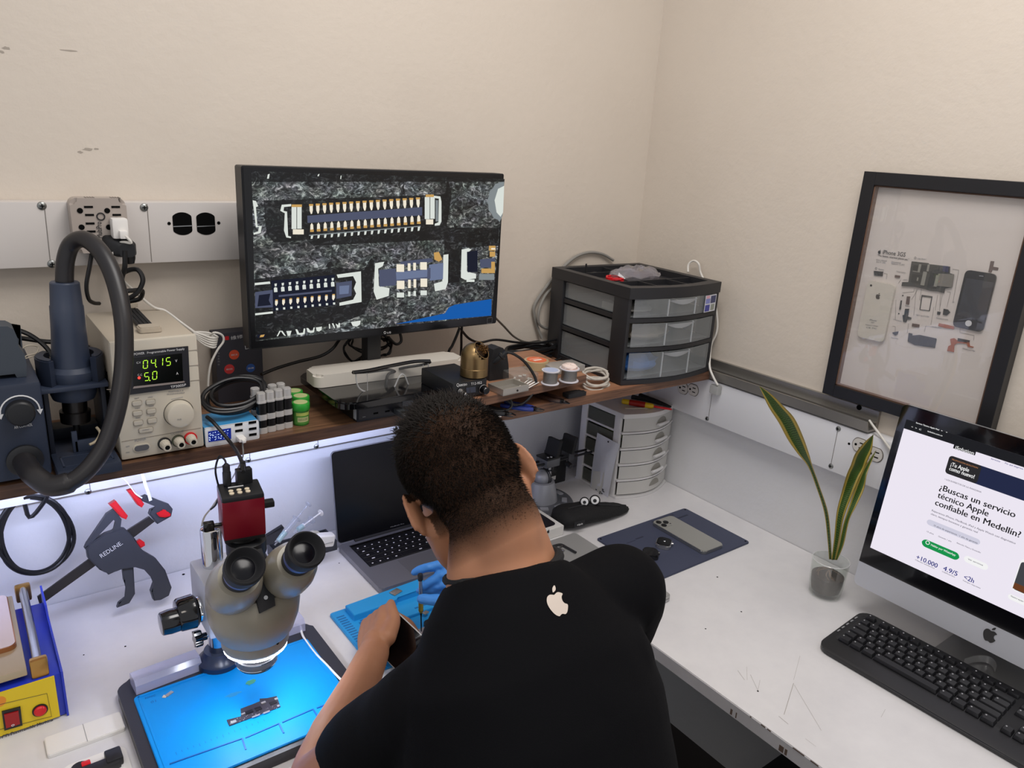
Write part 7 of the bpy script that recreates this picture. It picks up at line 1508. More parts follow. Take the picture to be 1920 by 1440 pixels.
ytop = kw/2-.022
for r_, ws in ROWS:
    x = kx; y = ytop-r_*u-(.004 if r_ else 0); tot = sum(ws); sc1 = 15.0/tot if r_ else 15/tot
    for i, w_ in enumerate(ws):
        ww = w_*u*sc1
        if w_ >= 1: keycap(x+ww/2, y, ww-.0014, (u-.0018)*(.75 if r_ == 0 else 1), True)
        x += ww
xs = kx+15*u+.008
for r_ in (0, 1, 2, 4, 5):
    for i in range(3):
        if r_ == 4 and i != 1: continue
        if r_ == 0: continue
        keycap(xs+i*u+u/2, ytop-r_*u-.004, u-.0014, u-.0018, True)
xs += 3*u+.008
for r_ in range(1, 6):
    for i in range(4):
        if xs+i*u+u < kL/2-.006: keycap(xs+i*u+u/2, ytop-r_*u-.004, u-.0014, u-.0018, True)
for i in range(5): MB().box((-kL/2+.004, -.02+i*.016, top(-.02+i*.016)+.0002), (-kL/2+.0065, -.011+i*.016, top(-.011+i*.016)+.0006)).build('side_mark', INKG, t, smooth=False)
# ------------------------------------------------------------------ framed phone parts on the right wall
fx = XW-.030; FXP = lambda x, y, d=0: at(x, y, 'x', fx+d)
a_, b_ = FXP(1622, 321), FXP(1540, 736); yF1 = (a_.y+b_.y)/2; zF1, zF0 = a_.z, b_.z; yF0 = FXP(1862, 787).y
bw = (yF1-FXP(1643, 345, .006).y)
bw = .026
t = thing('picture_frame', 'black framed display of dismantled phone parts hanging on right wall', 'picture frame', V((XW, (yF0+yF1)/2, zF0))); T0 = M.Translation(t.location).inverted()
FRM = mat('frame_black', '17171b', .45)
for lo, hi, nm in (((fx, yF0, zF0), (XW-.001, yF0+bw, zF1), 0), ((fx, yF1-bw, zF0), (XW-.001, yF1, zF1), 0), ((fx, yF0+bw, zF1-bw), (XW-.001, yF1-bw, zF1), 0), ((fx, yF0+bw, zF0), (XW-.001, yF1-bw, zF0+bw), 0)): MB(T0).box(lo, hi, .001).build('frame_rail', FRM, t, smooth=False)
SPC = mat('frame_spacer', '6f5444', .6)
xi = fx+.016
for lo, hi in (((fx+.003, yF0+bw, zF0+bw), (xi, yF0+bw+.003, zF1-bw)), ((fx+.003, yF1-bw-.003, zF0+bw), (xi, yF1-bw, zF1-bw)), ((fx+.003, yF0+bw, zF1-bw-.003), (xi, yF1-bw, zF1-bw)), ((fx+.003, yF0+bw, zF0+bw), (xi, yF1-bw, zF0+bw+.003))): MB(T0).box(lo, hi).build('spacer', SPC, t, smooth=False)
MB(T0).box((xi, yF0+bw, zF0+bw), (XW-.002, yF1-bw, zF1-bw)).build('backing_card', mat('card_white', 'd6cdc6', .6), t, smooth=False)
MB(T0).box((fx+.0030, yF0+bw, zF0+bw), (fx+.0045, yF1-bw, zF1-bw)).build('glass', clear('frame_glass', 'fbfbfb', .03, .015, .5), t, smooth=False)
B2 = lambda x, y, d=.0006: at(1600+x/4.5, 420+y/4.5, 'x', xi-d)
YM, ZU = V((0, -1, 0)), V((0, 0, 1))
def shape(pts, m_, nm, th=.0012, par=None, d=.0):
    s = MB(T0); s.slab([B2(x, y, d+.0003) for x, y in pts], NX, th); return s.build(nm, m_, par or t, smooth=False)
def rsh(x0, y0, x1, y1, m_, nm, th=.0012, par=None, d=0): # sheared rectangle like the card's perspective
    sh = lambda x, y: (x+(y-y0)*-.17*0, y)
    A_, C_ = B2(x0, y0, d+.0003), B2(x1, y1, d+.0003); s = MB(T0); s.slab([(A_.x, A_.y, A_.z), (A_.x, C_.y, A_.z), (A_.x, C_.y, C_.z), (A_.x, A_.y, C_.z)], NX, th); return s.build(nm, m_, par or t, smooth=False)
emblem(B2(222, 234), YM, ZU, .0088, INKB, t); letter('iPhone 3GS', B2(246, 252), B2(438, 276), ZU, .0085, INKB, t)
letter('"The fastest, smartest phone yet."', B2(204, 270), B2(468, 308), ZU, .0036, INKB, t)
for tx, a_, b_ in (('Date released', (194, 306), (282, 316)), ('June 19, 2009', (194, 322), (270, 332)), ('Discontinued', (322, 322), (400, 332)), ('September 12, 2012', (322, 338), (432, 350)), ('Logic Board', (540, 294), (612, 302)), ('Camera', (212, 384), (256, 390)), ('Power button', (364, 404), (440, 416)), ('Volume', (436, 694), (476, 700)), ('SIM card tray', (532, 772), (640, 786)), ('Vibrator', (336, 808), (410, 824)), ('Loudspeaker', (664, 868), (746, 884)), ('Headphone jack', (700, 796), (800, 812)), ('Home button', (320, 962), (376, 970)), ('Charging port flex', (920, 1052), (1026, 1076)), ('LCD', (836, 664), (852, 666))): letter(tx, B2(*a_), B2(*b_), ZU, .0026, INKG, t)
for c in ((522, 286), (192, 374)): s = MB(T0); p = B2(*c); s.tube([p+V((0, .002*math.cos(i*PI/6), .002*math.sin(i*PI/6))) for i in range(12)], .0004, 4, 1, True); s.build('bullet_icon', INKG, t)
LINE = mat('leader_line', '9a9490', .7)
def ln(*pts):
    s = MB(T0); P_ = [B2(*p) for p in pts]
    for a_, b_ in zip(P_, P_[1:]):
        d = (b_-a_).normalized(); n_ = d.cross(NX)*.0003; s.slab([a_-n_, b_-n_, b_+n_, a_+n_], NX, .0003)
    s.build('leader_line', LINE, t, smooth=False)
for l in (((836, 380), (890, 388), (840, 660)), ((258, 415), (286, 420), (278, 465)), ((415, 580), (512, 570), (515, 545)), ((532, 545), (510, 770)), ((548, 545), (490, 640)), ((575, 545), (560, 640), (575, 640)), ((712, 600), (690, 730)), ((735, 600), (728, 735)), ((750, 600), (735, 690)), ((790, 570), (820, 575), (790, 700)), ((680, 700), (655, 850)), ((465, 840), (455, 920)), ((600, 910), (610, 860), (700, 870)), ((900, 880), (900, 915), (1020, 940), (1015, 980)), ((360, 640), (355, 800)), ((330, 860), (355, 865), (352, 920)), ((400, 470), (380, 500)), ((420, 470), (455, 470))): ln(*l)
PCB_ = mat('teardown_board', '3a3a36', .5, bump=.3, bs=900); PCBL = mat('teardown_trace', '8c8a80', .5)
lb_ = shape([(498, 315), (635, 330), (638, 338), (700, 345), (818, 360), (815, 415), (852, 425), (835, 535), (775, 545), (768, 582), (720, 570), (650, 562), (590, 545), (525, 530), (412, 522), (418, 490), (470, 490)], PCB_, 'logic_board', .003)
for x0, y0, x1, y1 in ((560, 340, 622, 412), (510, 345, 550, 395), (500, 415, 590, 510), (606, 400, 700, 545), (640, 345, 720, 395)): rsh(x0, y0, x1, y1, mat('teardown_chip', '24241f', .4), 'chip', .0012, lb_, .0031)
for x0, y0, x1, y1 in ((556, 338, 560, 410), (592, 400, 598, 520), (540, 450, 546, 480), (500, 400, 560, 404), (630, 340, 634, 400), (700, 430, 704, 530)): rsh(x0, y0, x1, y1, PCBL, 'trace', .0006, lb_, .0042)
shape([(720, 418), (852, 425), (832, 535), (705, 520)], mat('sim_reader', '8f8a80', .4, .5), 'card_reader', .0015, lb_, .0031)
shape([(760, 352), (806, 358), (802, 408), (756, 400)], mat('chip_indigo', '2c2c50', .4), 'chip', .0015, lb_, .0031)
bk = MB(T0); c0, c1, c2, c3 = [B2(*p) for p in ((135, 482), (370, 505), (285, 965), (45, 940))]
def rq(c0, c1, c2, c3, k): # rounded quad
    o = []
    for a_, b_, c_ in ((c3, c0, c1), (c0, c1, c2), (c1, c2, c3), (c2, c3, c0)):
        p, q = b_+(a_-b_).normalized()*k, b_+(c_-b_).normalized()*k
        for i in range(6): f = i/5; o.append(p*(1-f)**2+b_*2*f*(1-f)+q*f*f)
    return o
def card_rect(x0, y0, x1, y1, k, d=.0003): # true rectangle on the card from upper-left / lower-right pixels
    A_, C_ = B2(x0, y0, d), B2(x1, y1, d); return rq(V((A_.x, A_.y, A_.z)), V((A_.x, C_.y, A_.z)), V((A_.x, C_.y, C_.z)), V((A_.x, A_.y, C_.z)), k)
A0 = B2(135, 482); A1 = B2(370, 510); A2_ = B2(45, 940)
def prect(tl, tr, bl, k, d): # rectangle from top-left, top-right, bottom-left pixels; edges forced level / upright
    a_, b_, c_ = B2(*tl, d), B2(*tr, d), B2(*bl, d); y0 = (a_.y+c_.y)/2; wd = abs(b_.y-a_.y); zt = (a_.z+b_.z)/2; return rq(V((a_.x, y0, zt)), V((a_.x, y0-wd, zt)), V((a_.x, y0-wd, c_.z)), V((a_.x, y0, c_.z)), k)
ps = MB(T0); ps.slab(prect((135, 482), (370, 505), (45, 945), .011, .0003), NX, .007); bk = ps.build('phone_back', mat('phone_white', 'cfc8bc', .25), t, ang=30)
MB(T0).lathe([(.0022, 0), (.0022, .0006)], B2(150, 518, .0074), NX, 14).build('camera_hole', HOLE, bk)
emblem(B2(210, 608, .0074), YM, ZU, .013, mat('emblem_grey', '4a443f', .3), bk); letter('iPhone', B2(138, 815, .0075), B2(196, 822, .0075), ZU, .0036, INKG, bk); letter('32GB', B2(148, 832, .0075), B2(176, 836, .0075), ZU, .002, INKG, bk); letter('Designed in California', B2(104, 852, .0075), B2(208, 866, .0075), ZU, .002, INKG, bk); letter('CE FC', B2(108, 876, .0075), B2(196, 888, .0075), ZU, .003, INKG, bk)
ps = MB(T0); ps.slab(prect((948, 388), (1214, 418), (848, 862), .010, .0003), NX, .004); sp_ = ps.build('phone_screen', mat('screen_black', '101013', .15), t, ang=30)
ps = MB(T0); ps.slab(prect((955, 465), (1195, 485), (872, 768), .001, .0044), NX, .0004); ps.build('display_area', mat('display_grey', '33343a', .1, coat=.5), sp_, smooth=False)
MB(T0).lathe([(.0058, 0), (.0058, .0006)], B2(972, 838, .0044), NX, 24).build('home_button', mat('home_white', 'cfcfcf', .3), sp_)
MB(T0).slab([B2(x, y, .0045) for x, y in ((1062, 434), (1098, 438), (1098, 444), (1062, 440))], NX, .0003).build('earpiece', INKG, sp_, smooth=False)
FLX = mat('flex_dark', '5d4a44', .5); COP = mat('flex_copper', 'a0542f', .4); BK2 = mat('part_black', '2a2a2c', .5)
shape([(1160, 312), (1190, 315), (1180, 360), (1225, 368), (1220, 392), (1175, 385), (1165, 410), (1140, 405)], FLX, 'flex_tail', .0008)
for pts, m_, nm in ((((176, 395), (253, 402), (248, 440), (178, 434)), BK2, 'camera_module'), (((354, 430), (396, 436), (394, 455), (352, 450)), FLX, 'button_flex'), (((455, 610), (480, 612), (472, 680), (446, 676)), FLX, 'volume_part'), (((440, 715), (472, 715), (462, 780), (492, 790), (488, 806), (455, 805), (448, 830), (425, 825), (418, 770), (432, 765)), BK2, 'vibrator'), (((402, 645), (412, 645), (402, 720), (390, 722)), BK2, 'metal_strip'), (((500, 838), (560, 848), (556, 872), (496, 864)), FLX, 'connector'), (((712, 738), (738, 742), (732, 766), (710, 764)), BK2, 'sensor'), (((765, 715), (800, 722), (818, 745), (790, 770), (758, 765)), BK2, 'jack'), (((725, 838), (770, 845), (852, 865), (852, 886), (780, 878), (718, 858)), COP, 'copper_flex'), (((470, 918), (500, 925), (500, 940), (560, 935), (700, 965), (704, 975), (690, 1045), (520, 1020), (462, 990)), BK2, 'loudspeaker'), (((330, 915), (382, 905), (375, 930), (355, 940)), BK2, 'small_bracket'), (((820, 970), (850, 962), (885, 985), (980, 995), (985, 1028), (1015, 1035), (1015, 1042), (970, 1036), (960, 1008), (880, 1005), (855, 1020), (850, 1080), (794, 1070), (805, 1030), (828, 1018)), COP, 'dock_flex'), (((884, 962), (984, 982), (980, 1004), (882, 990)), BK2, 'dock_connector')): shape(pts, m_, nm, .0018)
for c in ((418, 603), (384, 756)): MB(T0).lathe([(.0014, 0), (.0014, .0008)], B2(*c), NX, 10).build('tiny_screw', BK2, t)
fr_ = [B2(*p) for p in ((580, 600), (664, 612), (642, 732), (562, 722))]; s = MB(T0); s.tube(fr_, .0011, 6, 1, True); s.tube([B2(578, 606), B2(664, 617)], .0014, 6, 1); s.build('card_tray', BK2, t)
t2 = thing('white_wire', 'white wires behind the computer leaving the aluminium channel end', 'wire', at(1640, 800, 'x', 1.56)); T2 = M.Translation(t2.location).inverted()
for dd_ in (0, 4): MB(T2).tube([at(x+dd_*.6, y+dd_, 'x', d) for x, y, d in ((1630, 788, 1.565), (1637, 798, 1.56), (1650, 815, 1.55), (1662, 832, 1.545), (1680, 855, 1.55))], .0024, 8, 5).build('strand', WCABLE, t2)
# ------------------------------------------------------------------ below the desk
t = thing('computer_tower', 'black computer tower standing in shade under the right desk', 'computer', V((1.22, .55, 0))); MB().box((-.14, -.10, .006), (.28, .10, .47), .004).build('case', mat('tower_dark', '0b0b0c', .5), t); MB().box((-.146, -.098, .01), (-.139, .098, .466), .003).build('front_panel', mat('tower_front', '0e0e10', .3), t)
for x in (-.1, .24): MB().box((x-.015, -.09, 0), (x+.015, .09, .007)).build('foot', BLKM, t, smooth=False)
t = thing('storage_bag', 'dark red bag standing on the floor under the right desk', 'bag', V((1.20, .23, 0))); MB().box((-.12, -.10, .001), (.12, .10, .50), .03, 3).build('body', mat('bag_red', '5c0f14', .7), t); MB().tube([(-.09, 0, .49), (-.06, 0, .58), (.06, 0, .58), (.09, 0, .49)], .008, 8, 6).build('strap', mat('strap_red', '6a1418', .7), t)
# ------------------------------------------------------------------ the person at the bench
def remesh(bm, voxel, smooth_it, name, decim=None):
    bmesh.ops.recalc_face_normals(bm, faces=bm.faces[:])
    me = bpy.data.meshes.new('tmp'); bm.to_mesh(me); bm.free(); o = bpy.data.objects.new('tmp', me); COL.objects.link(o)
    r = o.modifiers.new('r', 'REMESH'); r.mode = 'VOXEL'; r.voxel_size = voxel; r.use_smooth_shade = True
    s = o.modifiers.new('s', 'SMOOTH'); s.factor = .5; s.iterations = smooth_it
    bpy.context.view_layer.update(); dg = bpy.context.evaluated_depsgraph_get()
    out = bpy.data.meshes.new_from_object(o.evaluated_get(dg)); bpy.data.objects.remove(o); bpy.data.meshes.remove(me); out.name = name
    for p in out.polygons: p.use_smooth = True
    return out
def limb(mb, pts, rs, k=5, n=18, flat=None):
    P_ = [V(p) for p in pts]; m = len(P_)
    def rad(t):
        x = t*(m-1); i = min(int(x), m-2); f = x-i; return rs[i]*(1-f)+rs[i+1]*f
    mb.tube(P_, rad, n, k, flat=flat); mb.ell(P_[0], rs[0], 14, 8); mb.ell(P_[-1], rs[-1], 14, 8)
HC = V((.512, .757, 1.229)); Rh = V((.95, -.14, .30)).normalized(); F0 = V((.16, .66, -.52)); Fh = (F0-Rh*F0.dot(Rh)).normalized(); Uh = Rh.cross(Fh)
MH = basis(HC, Rh, Fh, Uh)
def hp(x, y, z): return MH @ V((x, y, z))
b = MB(); hb = MB(MH)
hb.ell((0, -.004, .028), (.073, .094, .076), 28, 18); hb.ell((0, -.045, .005), (.063, .052, .062), 24, 14); hb.ell((0, .042, -.03), (.060, .054, .075), 24, 14); hb.ell((0, .05, -.085), (.045, .042, .032), 20, 12)
for s in (-1, 1):
    limb(hb, [(s*.058, .0, -.045), (s*.052, .03, -.085), (s*.02, .082, -.112)], [.020, .020, .018], 4); hb.ell((s*.04, .075, -.03), (.024, .022, .022), 14, 8)
    e = M.Rotation(s*.5, 3, 'Z') @ M.Rotation(-.22, 3, 'X')
    hb.ell((s*.0775, -.006, -.020), (.0065, .0165, .029), 16, 12, rot=e)
    c = V((s*.081, -.009, -.016)); limb(hb, [c+e @ V((s*.002, .012*math.cos(a)*1.15, .027*math.sin(a))) for a in [math.radians(q) for q in (-60, -10, 40, 90, 140, 190, 235)]], [.0030]*7, 3, 8)
    limb(hb, [(s*.015, .088, .0), (s*.045, .078, .002)], [.009, .008], 3)
limb(hb, [(0, .090, -.008), (0, .106, -.030), (0, .112, -.045)], [.009, .010, .012], 3); hb.ell((0, .092, -.078), (.026, .012, .0055), 12, 8); hb.ell((0, .092, -.088), (.022, .012, .006), 12, 8)
for f in hb.bm.faces: pass
t_ = hb.bm; b.merge(t_)
C7 = V((.514, .642, 1.118))
limb(b, [hp(0, -.030, -.03), hp(0, -.040, -.085), (.518, .675, 1.135), C7, (.510, .60, 1.02)], [.056, .052, .056, .062, .08], 5, 24)
limb(b, [hp(-.030, -.040, -.07), (.470, .655, 1.10)], [.030, .04], 4); limb(b, [hp(.030, -.040, -.07), (.560, .645, 1.10)], [.030, .04], 4)
Ls, Le, Lw = V((.392, .640, 1.003)), V((.318, .790, .808)), V((.505, .995, .808))
Rs, Re, Rw = V((.686, .617, 1.078)), V((.775, .72, .885)), V((.752, .985, .868))
limb(b, [(.505, .60, 1.04), (.51, .55, .92), (.517, .46, .72), (.52, .44, .62)], [.10, .11, .10, .11], 5, 20)
limb(b, [(.46, .62, 1.04), Ls], [.055, .048], 4); limb(b, [(.56, .60, 1.05), Rs], [.06, .05], 4)
limb(b, [Ls, Ls.lerp(Le, .5), Le, Le.lerp(Lw, .3), Le.lerp(Lw, .7), Lw], [.048, .045, .039, .042, .031, .026], 5, 20)
limb(b, [Rs, Rs.lerp(Re, .5), Re, Re.lerp(Rw, .3), Rw], [.048, .045, .038, .042, .026], 5, 20)
# left hand: thumb on top, fingers wrapped under the phone
tip = at(733, 1131, 'z', .842); h_ = (at(712, 1160, 'z', .822)-Lw).normalized(); bk_ = V((-.65, .25, .62)); bk_ = (bk_-h_*bk_.dot(h_)).normalized(); th_ = -(bk_.cross(h_)); th_ = th_ if th_.z > 0 else -th_
pc_ = Lw+h_*.052
limb(b, [Lw, Lw+h_*.02], [.025, .024], 3)
for k in (-.035, -.021, -.006, .010): limb(b, [Lw+h_*.012+th_*k*.55, Lw+h_*.05+th_*k*.9, Lw+h_*.086+th_*k], [.0165, .0155, .0125], 4, 14)
FL = [(.010, .043, .027, .022, .0088), (-.006, .047, .030, .023, .0092), (-.021, .044, .028, .022, .0088), (-.035, .035, .021, .019, .0078)]
for k, a1, a2, a3, r in FL:
    p0_ = Lw+h_*.086+th_*k; d1 = (h_*.50-bk_*.70+V((0, 0, -.30))+th_*k*1.5).normalized(); d2 = (-h_*.15-bk_*.95+V((.25, 0, 0))).normalized(); d3 = (-h_*.75-bk_*.3+V((.35, 0, 0))).normalized()
    p1_ = p0_+d1*a1; p2_ = p1_+d2*a2; p3_ = p2_+d3*a3
    for q in (p1_, p2_, p3_): q.z = max(q.z, ZD+.022)
    limb(b, [p0_, p1_, p2_, p3_], [r*1.25, r, r*.95, r*.75], 5, 12)
t0 = Lw+h_*.022+th_*.022-bk_*.006; t1 = t0.lerp(tip, .42)+th_*.008-bk_*.004; t2_ = t0.lerp(tip, .74)+th_*.004
limb(b, [t0, t1, t2_, tip], [.0165, .0125, .0108, .0078], 5, 14); limb(b, [Lw+h_*.01, t1], [.018, .012], 4, 14)
# right hand in the glove, pinching the screwdriver
A = lambda x, y, z: at(x, y, 'z', z)
RF = [[A(884, 1080, .885), A(842, 1060, .896), A(802, 1064, .890), A(777, 1073, .878)], [A(884, 1090, .876), A(842, 1076, .884), A(812, 1088, .870), A(794, 1100, .858)],
      [A(886, 1102, .862), A(842, 1096, .866), A(806, 1104, .850), A(786, 1108, .843)], [A(888, 1114, .850), A(846, 1112, .850), A(816, 1115, .838), A(798, 1117, .832)]]
TH = [A(898, 1140, .862), A(858, 1134, .858), A(820, 1126, .855), A(790, 1123, .852)]
RR = [.0090, .0092, .0088, .0078]
def rhand(mb, g):
    for ch, r in zip(RF, RR): limb(mb, ch, [r*1.25+g, r+g, r*.95+g, r*.72+g], 5, 12); limb(mb, [Rw+V((0, .01, 0)), ch[0].lerp(Rw, .4), ch[0]], [.020+g, .016+g, .0125+g], 4, 14)
    limb(mb, TH, [.0165+g, .0125+g, .0108+g, .0082+g], 5, 14); limb(mb, [Rw, TH[0]], [.022+g, .017+g], 4, 14)
rhand(b, -.0008)
me = remesh(b.bm, .0027, 5, 'person')
bm = bmesh.new(); bm.from_mesh(me); mi = MH.inverted(); sel = []
for v in bm.verts:
    q = mi @ v.co
    if v.co.z > 1.0 and q.z < -.055 and q.y < .045 and abs(q.x) < .2: sel.append(v)
for i in range(40): bmesh.ops.smooth_vert(bm, verts=sel, factor=.5, use_axis_x=True, use_axis_y=True, use_axis_z=True)
bm.to_mesh(me); bm.free()
for p in me.polygons: p.use_smooth = True
# short-cropped stubble below the hair, painted as its own colour on the scalp
col = me.attributes.new('stubble', 'FLOAT', 'POINT'); mi = MH.inverted(); vals = []
rnd = random.Random(2)
def hairline(q): # >0 inside the hair region (head space)
    if q.z < -.17 or q.y > .10 or abs(q.x) > .082: return -1
    back = max(0, min(1, (.02-q.y)/.06))
    low = (-.015)*(1-back)+(-.100)*back       # side burns level to nape level
    if q.y > .045: low = .02+(q.y-.045)*1.3
    if abs(q.x) > .066 and -.022 < q.y < .03 and q.z < -.002: return -1
    return q.z-low
for v in me.vertices:
    q = mi @ v.co; h = hairline(q); vals.append(max(0, min(1, h/.034)) if h > 0 and (v.co-HC).length < .19 else 0)
col.data.foreach_set('value', vals)
def skin():
    m, N, L, b_ = nt('skin'); b_.inputs['Roughness'].default_value = .55; b_.inputs['Specular IOR Level'].default_value = .35; b_.inputs['Subsurface Weight'].default_value = .12; b_.inputs['Subsurface Radius'].default_value = (.010, .004, .002); b_.inputs['Subsurface Scale'].default_value = .6
    at_ = N.new('ShaderNodeAttribute'); at_.attribute_name = 'stubble'
    tc = N.new('ShaderNodeTexCoord'); n = N.new('ShaderNodeTexNoise'); n.inputs['Scale'].default_value = 30; n.inputs['Detail'].default_value = 4; L.new(tc.outputs['Object'], n.inputs[0])
    r = N.new('ShaderNodeMix'); r.data_type = 'RGBA'; r.inputs[6].default_value = lin('9c6a4e'); r.inputs[7].default_value = lin('ab7a5b'); L.new(n.outputs['Fac'], r.inputs[0])
    n2 = N.new('ShaderNodeTexNoise'); n2.inputs['Scale'].default_value = 900; L.new(tc.outputs['Object'], n2.inputs[0])
    k = N.new('ShaderNodeMath'); k.operation = 'MULTIPLY_ADD'; k.inputs[1].default_value = .35; k.inputs[2].default_value = -.17; L.new(n2.outputs['Fac'], k.inputs[0])
    pw = N.new('ShaderNodeMath'); pw.operation = 'POWER'; pw.inputs[1].default_value = .6; L.new(at_.outputs['Fac'], pw.inputs[0])
    ad = N.new('ShaderNodeMath'); ad.operation = 'MULTIPLY_ADD'; L.new(pw.outputs[0], ad.inputs[0]); ad.inputs[1].default_value = .95
    mu = N.new('ShaderNodeMath'); mu.operation = 'MULTIPLY'; L.new(k.outputs[0], mu.inputs[0]); L.new(pw.outputs[0], mu.inputs[1]); L.new(mu.outputs[0], ad.inputs[2]); ad.use_clamp = True
    mx = N.new('ShaderNodeMix'); mx.data_type = 'RGBA'; L.new(ad.outputs[0], mx.inputs[0]); L.new(r.outputs[2], mx.inputs[6]); mx.inputs[7].default_value = lin('1a1410'); L.new(mx.outputs[2], b_.inputs['Base Color'])
    sp = N.new('ShaderNodeMapRange'); sp.inputs[3].default_value = .35; sp.inputs[4].default_value = .02; L.new(ad.outputs[0], sp.inputs[0]); L.new(sp.outputs[0], b_.inputs['Specular IOR Level'])
    return m
person = link('person', me, skin()); tag(person, 'man in black t-shirt and one blue glove bent over the bench, seen from behind', 'person')
bvh = BVHTree.FromPolygons([v.co[:] for v in me.vertices], [p.vertices[:] for p in me.polygons])
# hair: short strands, longer and curly on top
HAIR = mat('hair_dark', '17110d', .6, var=.5, vs=18, spec=.25)
s = MB(); rnd = random.Random(5); n_made = 0
def strand(p, d0, L_, r, curl, n=4):
    q = V(p); d = V(d0); P_ = [q.copy()]
    for i in range(n): d = (d+V((rnd.uniform(-1, 1), rnd.uniform(-1, 1), rnd.uniform(-1, 1)))*curl).normalized(); q = q+d*(L_/n); P_.append(q.copy())
    x, y, z = frame(d0); rings = []
    for i, w in enumerate(P_):
        rr_ = r*(1-i/(n)*.9); rings.append([s._v(w+(x*math.cos(a)+y*math.sin(a))*rr_) for a in (0, 2.09, 4.19)])
    for a_, b_ in zip(rings, rings[1:]):
        for i in range(3): s._f((a_[i], a_[(i+1) % 3], b_[(i+1) % 3], b_[i]))
for i in range(23000):
    u = V((rnd.gauss(0, 1), rnd.gauss(0, 1), rnd.gauss(0, 1))).normalized(); d = MH.to_3x3() @ u
    hit, nn, _, _ = bvh.ray_cast(HC+d*.2+MH.to_3x3() @ V((0, 0, .02)), -d)
    if hit is None: continue
    q = mi @ hit; h = hairline(q)
    if h < .012: continue
    fade = min(1, h/.07); topness = max(0, min(1, (q.z-.055+max(0, q.y)*.35)/.05))
    if topness > .05 and rnd.random() < .55+.4*topness:
        fw = (Fh*.75+nn*.62+Rh*rnd.uniform(-.5, .5)+Uh*.1).normalized(); tk = rnd.random() < .22*topness; strand(hit-nn*.001, fw, (.007+.013*topness)*rnd.uniform(.7, 1.2)*(1.35 if tk else 1), .0015 if tk else .0008, .42 if tk else .34, 5)
    elif rnd.random() < .35+.65*fade:
        dn = (nn*.75-Uh*.5-Fh*.35).normalized(); strand(hit-nn*.0008, dn, (.0012+.0062*fade)*rnd.uniform(.7, 1.2), .00026+.00034*fade, .12, 2)
hair = s.build('hair', HAIR, person, ang=180, recalc=False)
hair['label'] = 'short dark hair, faded at sides and curly on top'
for sg in (-1, 1):
    c = hp(sg*.031, .083, -.010); o = MB().ell(c, .012, 16, 10).build('eye', mat('eye_white', 'e8e4de', .2), person); o2 = MB().ell(c+Fh*.0085, (.0055, .0055, .0055), 12, 8).build('iris', mat('iris_brown', '2a1a10', .2), o)
# t-shirt
SHIRT = mat('shirt_black', '07070a', .85, bump=.25, bs=900, spec=.12)
w_ = MB(); AX = [V((.520, .430, .600)), V((.519, .440, .70)), V((.516, .475, .80)), V((.512, .520, .90)), V((.510, .565, .98)), V((.511, .602, 1.045)), V((.515, .640, 1.100)), V((.519, .664, 1.133))]
HWD = [(.165, .120), (.152, .118), (.148, .116), (.158, .119), (.172, .120), (.160, .106), (.118, .086), (.080, .070)]
xr_ = V((.985, -.06, .05)).normalized(); rings = []
for i, (c, (a, d)) in enumerate(zip(AX, HWD)):
    ax = (AX[min(i+1, 7)]-AX[max(i-1, 0)]).normalized(); yv = ax.cross(xr_).normalized()*1; xv = yv.cross(ax)
    rings.append([c+xv*a*(abs(math.cos(t))**.85*(1 if math.cos(t) > 0 else -1))+yv*d*math.sin(t) for t in [2*PI*k/40 for k in range(40)]])
w_.loft(rings)
limb(w_, [(.465, .640, 1.075), (.44, .64, 1.035), Ls], [.054, .056, .058], 5, 22); limb(w_, [(.575, .63, 1.08), (.62, .62, 1.075), Rs], [.055, .059, .062], 5, 22)
limb(w_, [Ls, Ls.lerp(Le, .35)+V((.006, 0, .0)), Ls.lerp(Le, .78)+V((.016, -.008, .008))], [.058, .060, .056], 5, 22); limb(w_, [Rs, Rs.lerp(Re, .4), Rs.lerp(Re, .78)], [.061, .064, .062], 5, 22)
for a_, b_ in (((.43, .56, 1.00), (.40, .60, .95)), ((.60, .56, 1.03), (.63, .58, .98))): limb(w_, [a_, b_], [.07, .06], 4, 18)
sm = remesh(w_.bm, .006, 10, 't_shirt')
# soft folds pressed into the cloth
from mathutils import noise as NZ
nrm = [v.normal.copy() for v in sm.vertices]
for v, n_ in zip(sm.vertices, nrm):
    p = v.co; f = NZ.noise(V((p.x*9+p.z*4, p.y*9-p.z*7, p.z*6)))*.0035+NZ.noise(p*26)*.0010; v.co = p+n_*f
sh = link('t_shirt', sm, SHIRT, person, label='plain black short-sleeved t-shirt with pale fruit emblem')
sb = BVHTree.FromPolygons([v.co[:] for v in sm.vertices], [p.vertices[:] for p in sm.polygons])
# collar ribbing
nk = [hp(0, -.04, -.085), V((.503, .64, 1.125))]; ad = (nk[0]-V((.512, .625, 1.085))).normalized(); cc = V((.520, .668, 1.136)); x_ = (xr_-ad*xr_.dot(ad)).normalized(); y_ = ad.cross(x_)
MB().tube([cc+x_*.074*math.cos(i*PI/18)+y_*.066*math.sin(i*PI/18)+ad*.004*math.cos(2*i*PI/18) for i in range(36)], .0065, 10, 2, True, flat=1).build('collar', mat('rib_black', '08080b', .85, bump=.6, bs=700), sh)
for P0, P1, r in ((Ls, Le, .0665), (Rs, Re, .0685)):
    c = P0.lerp(P1, .79+.155); 
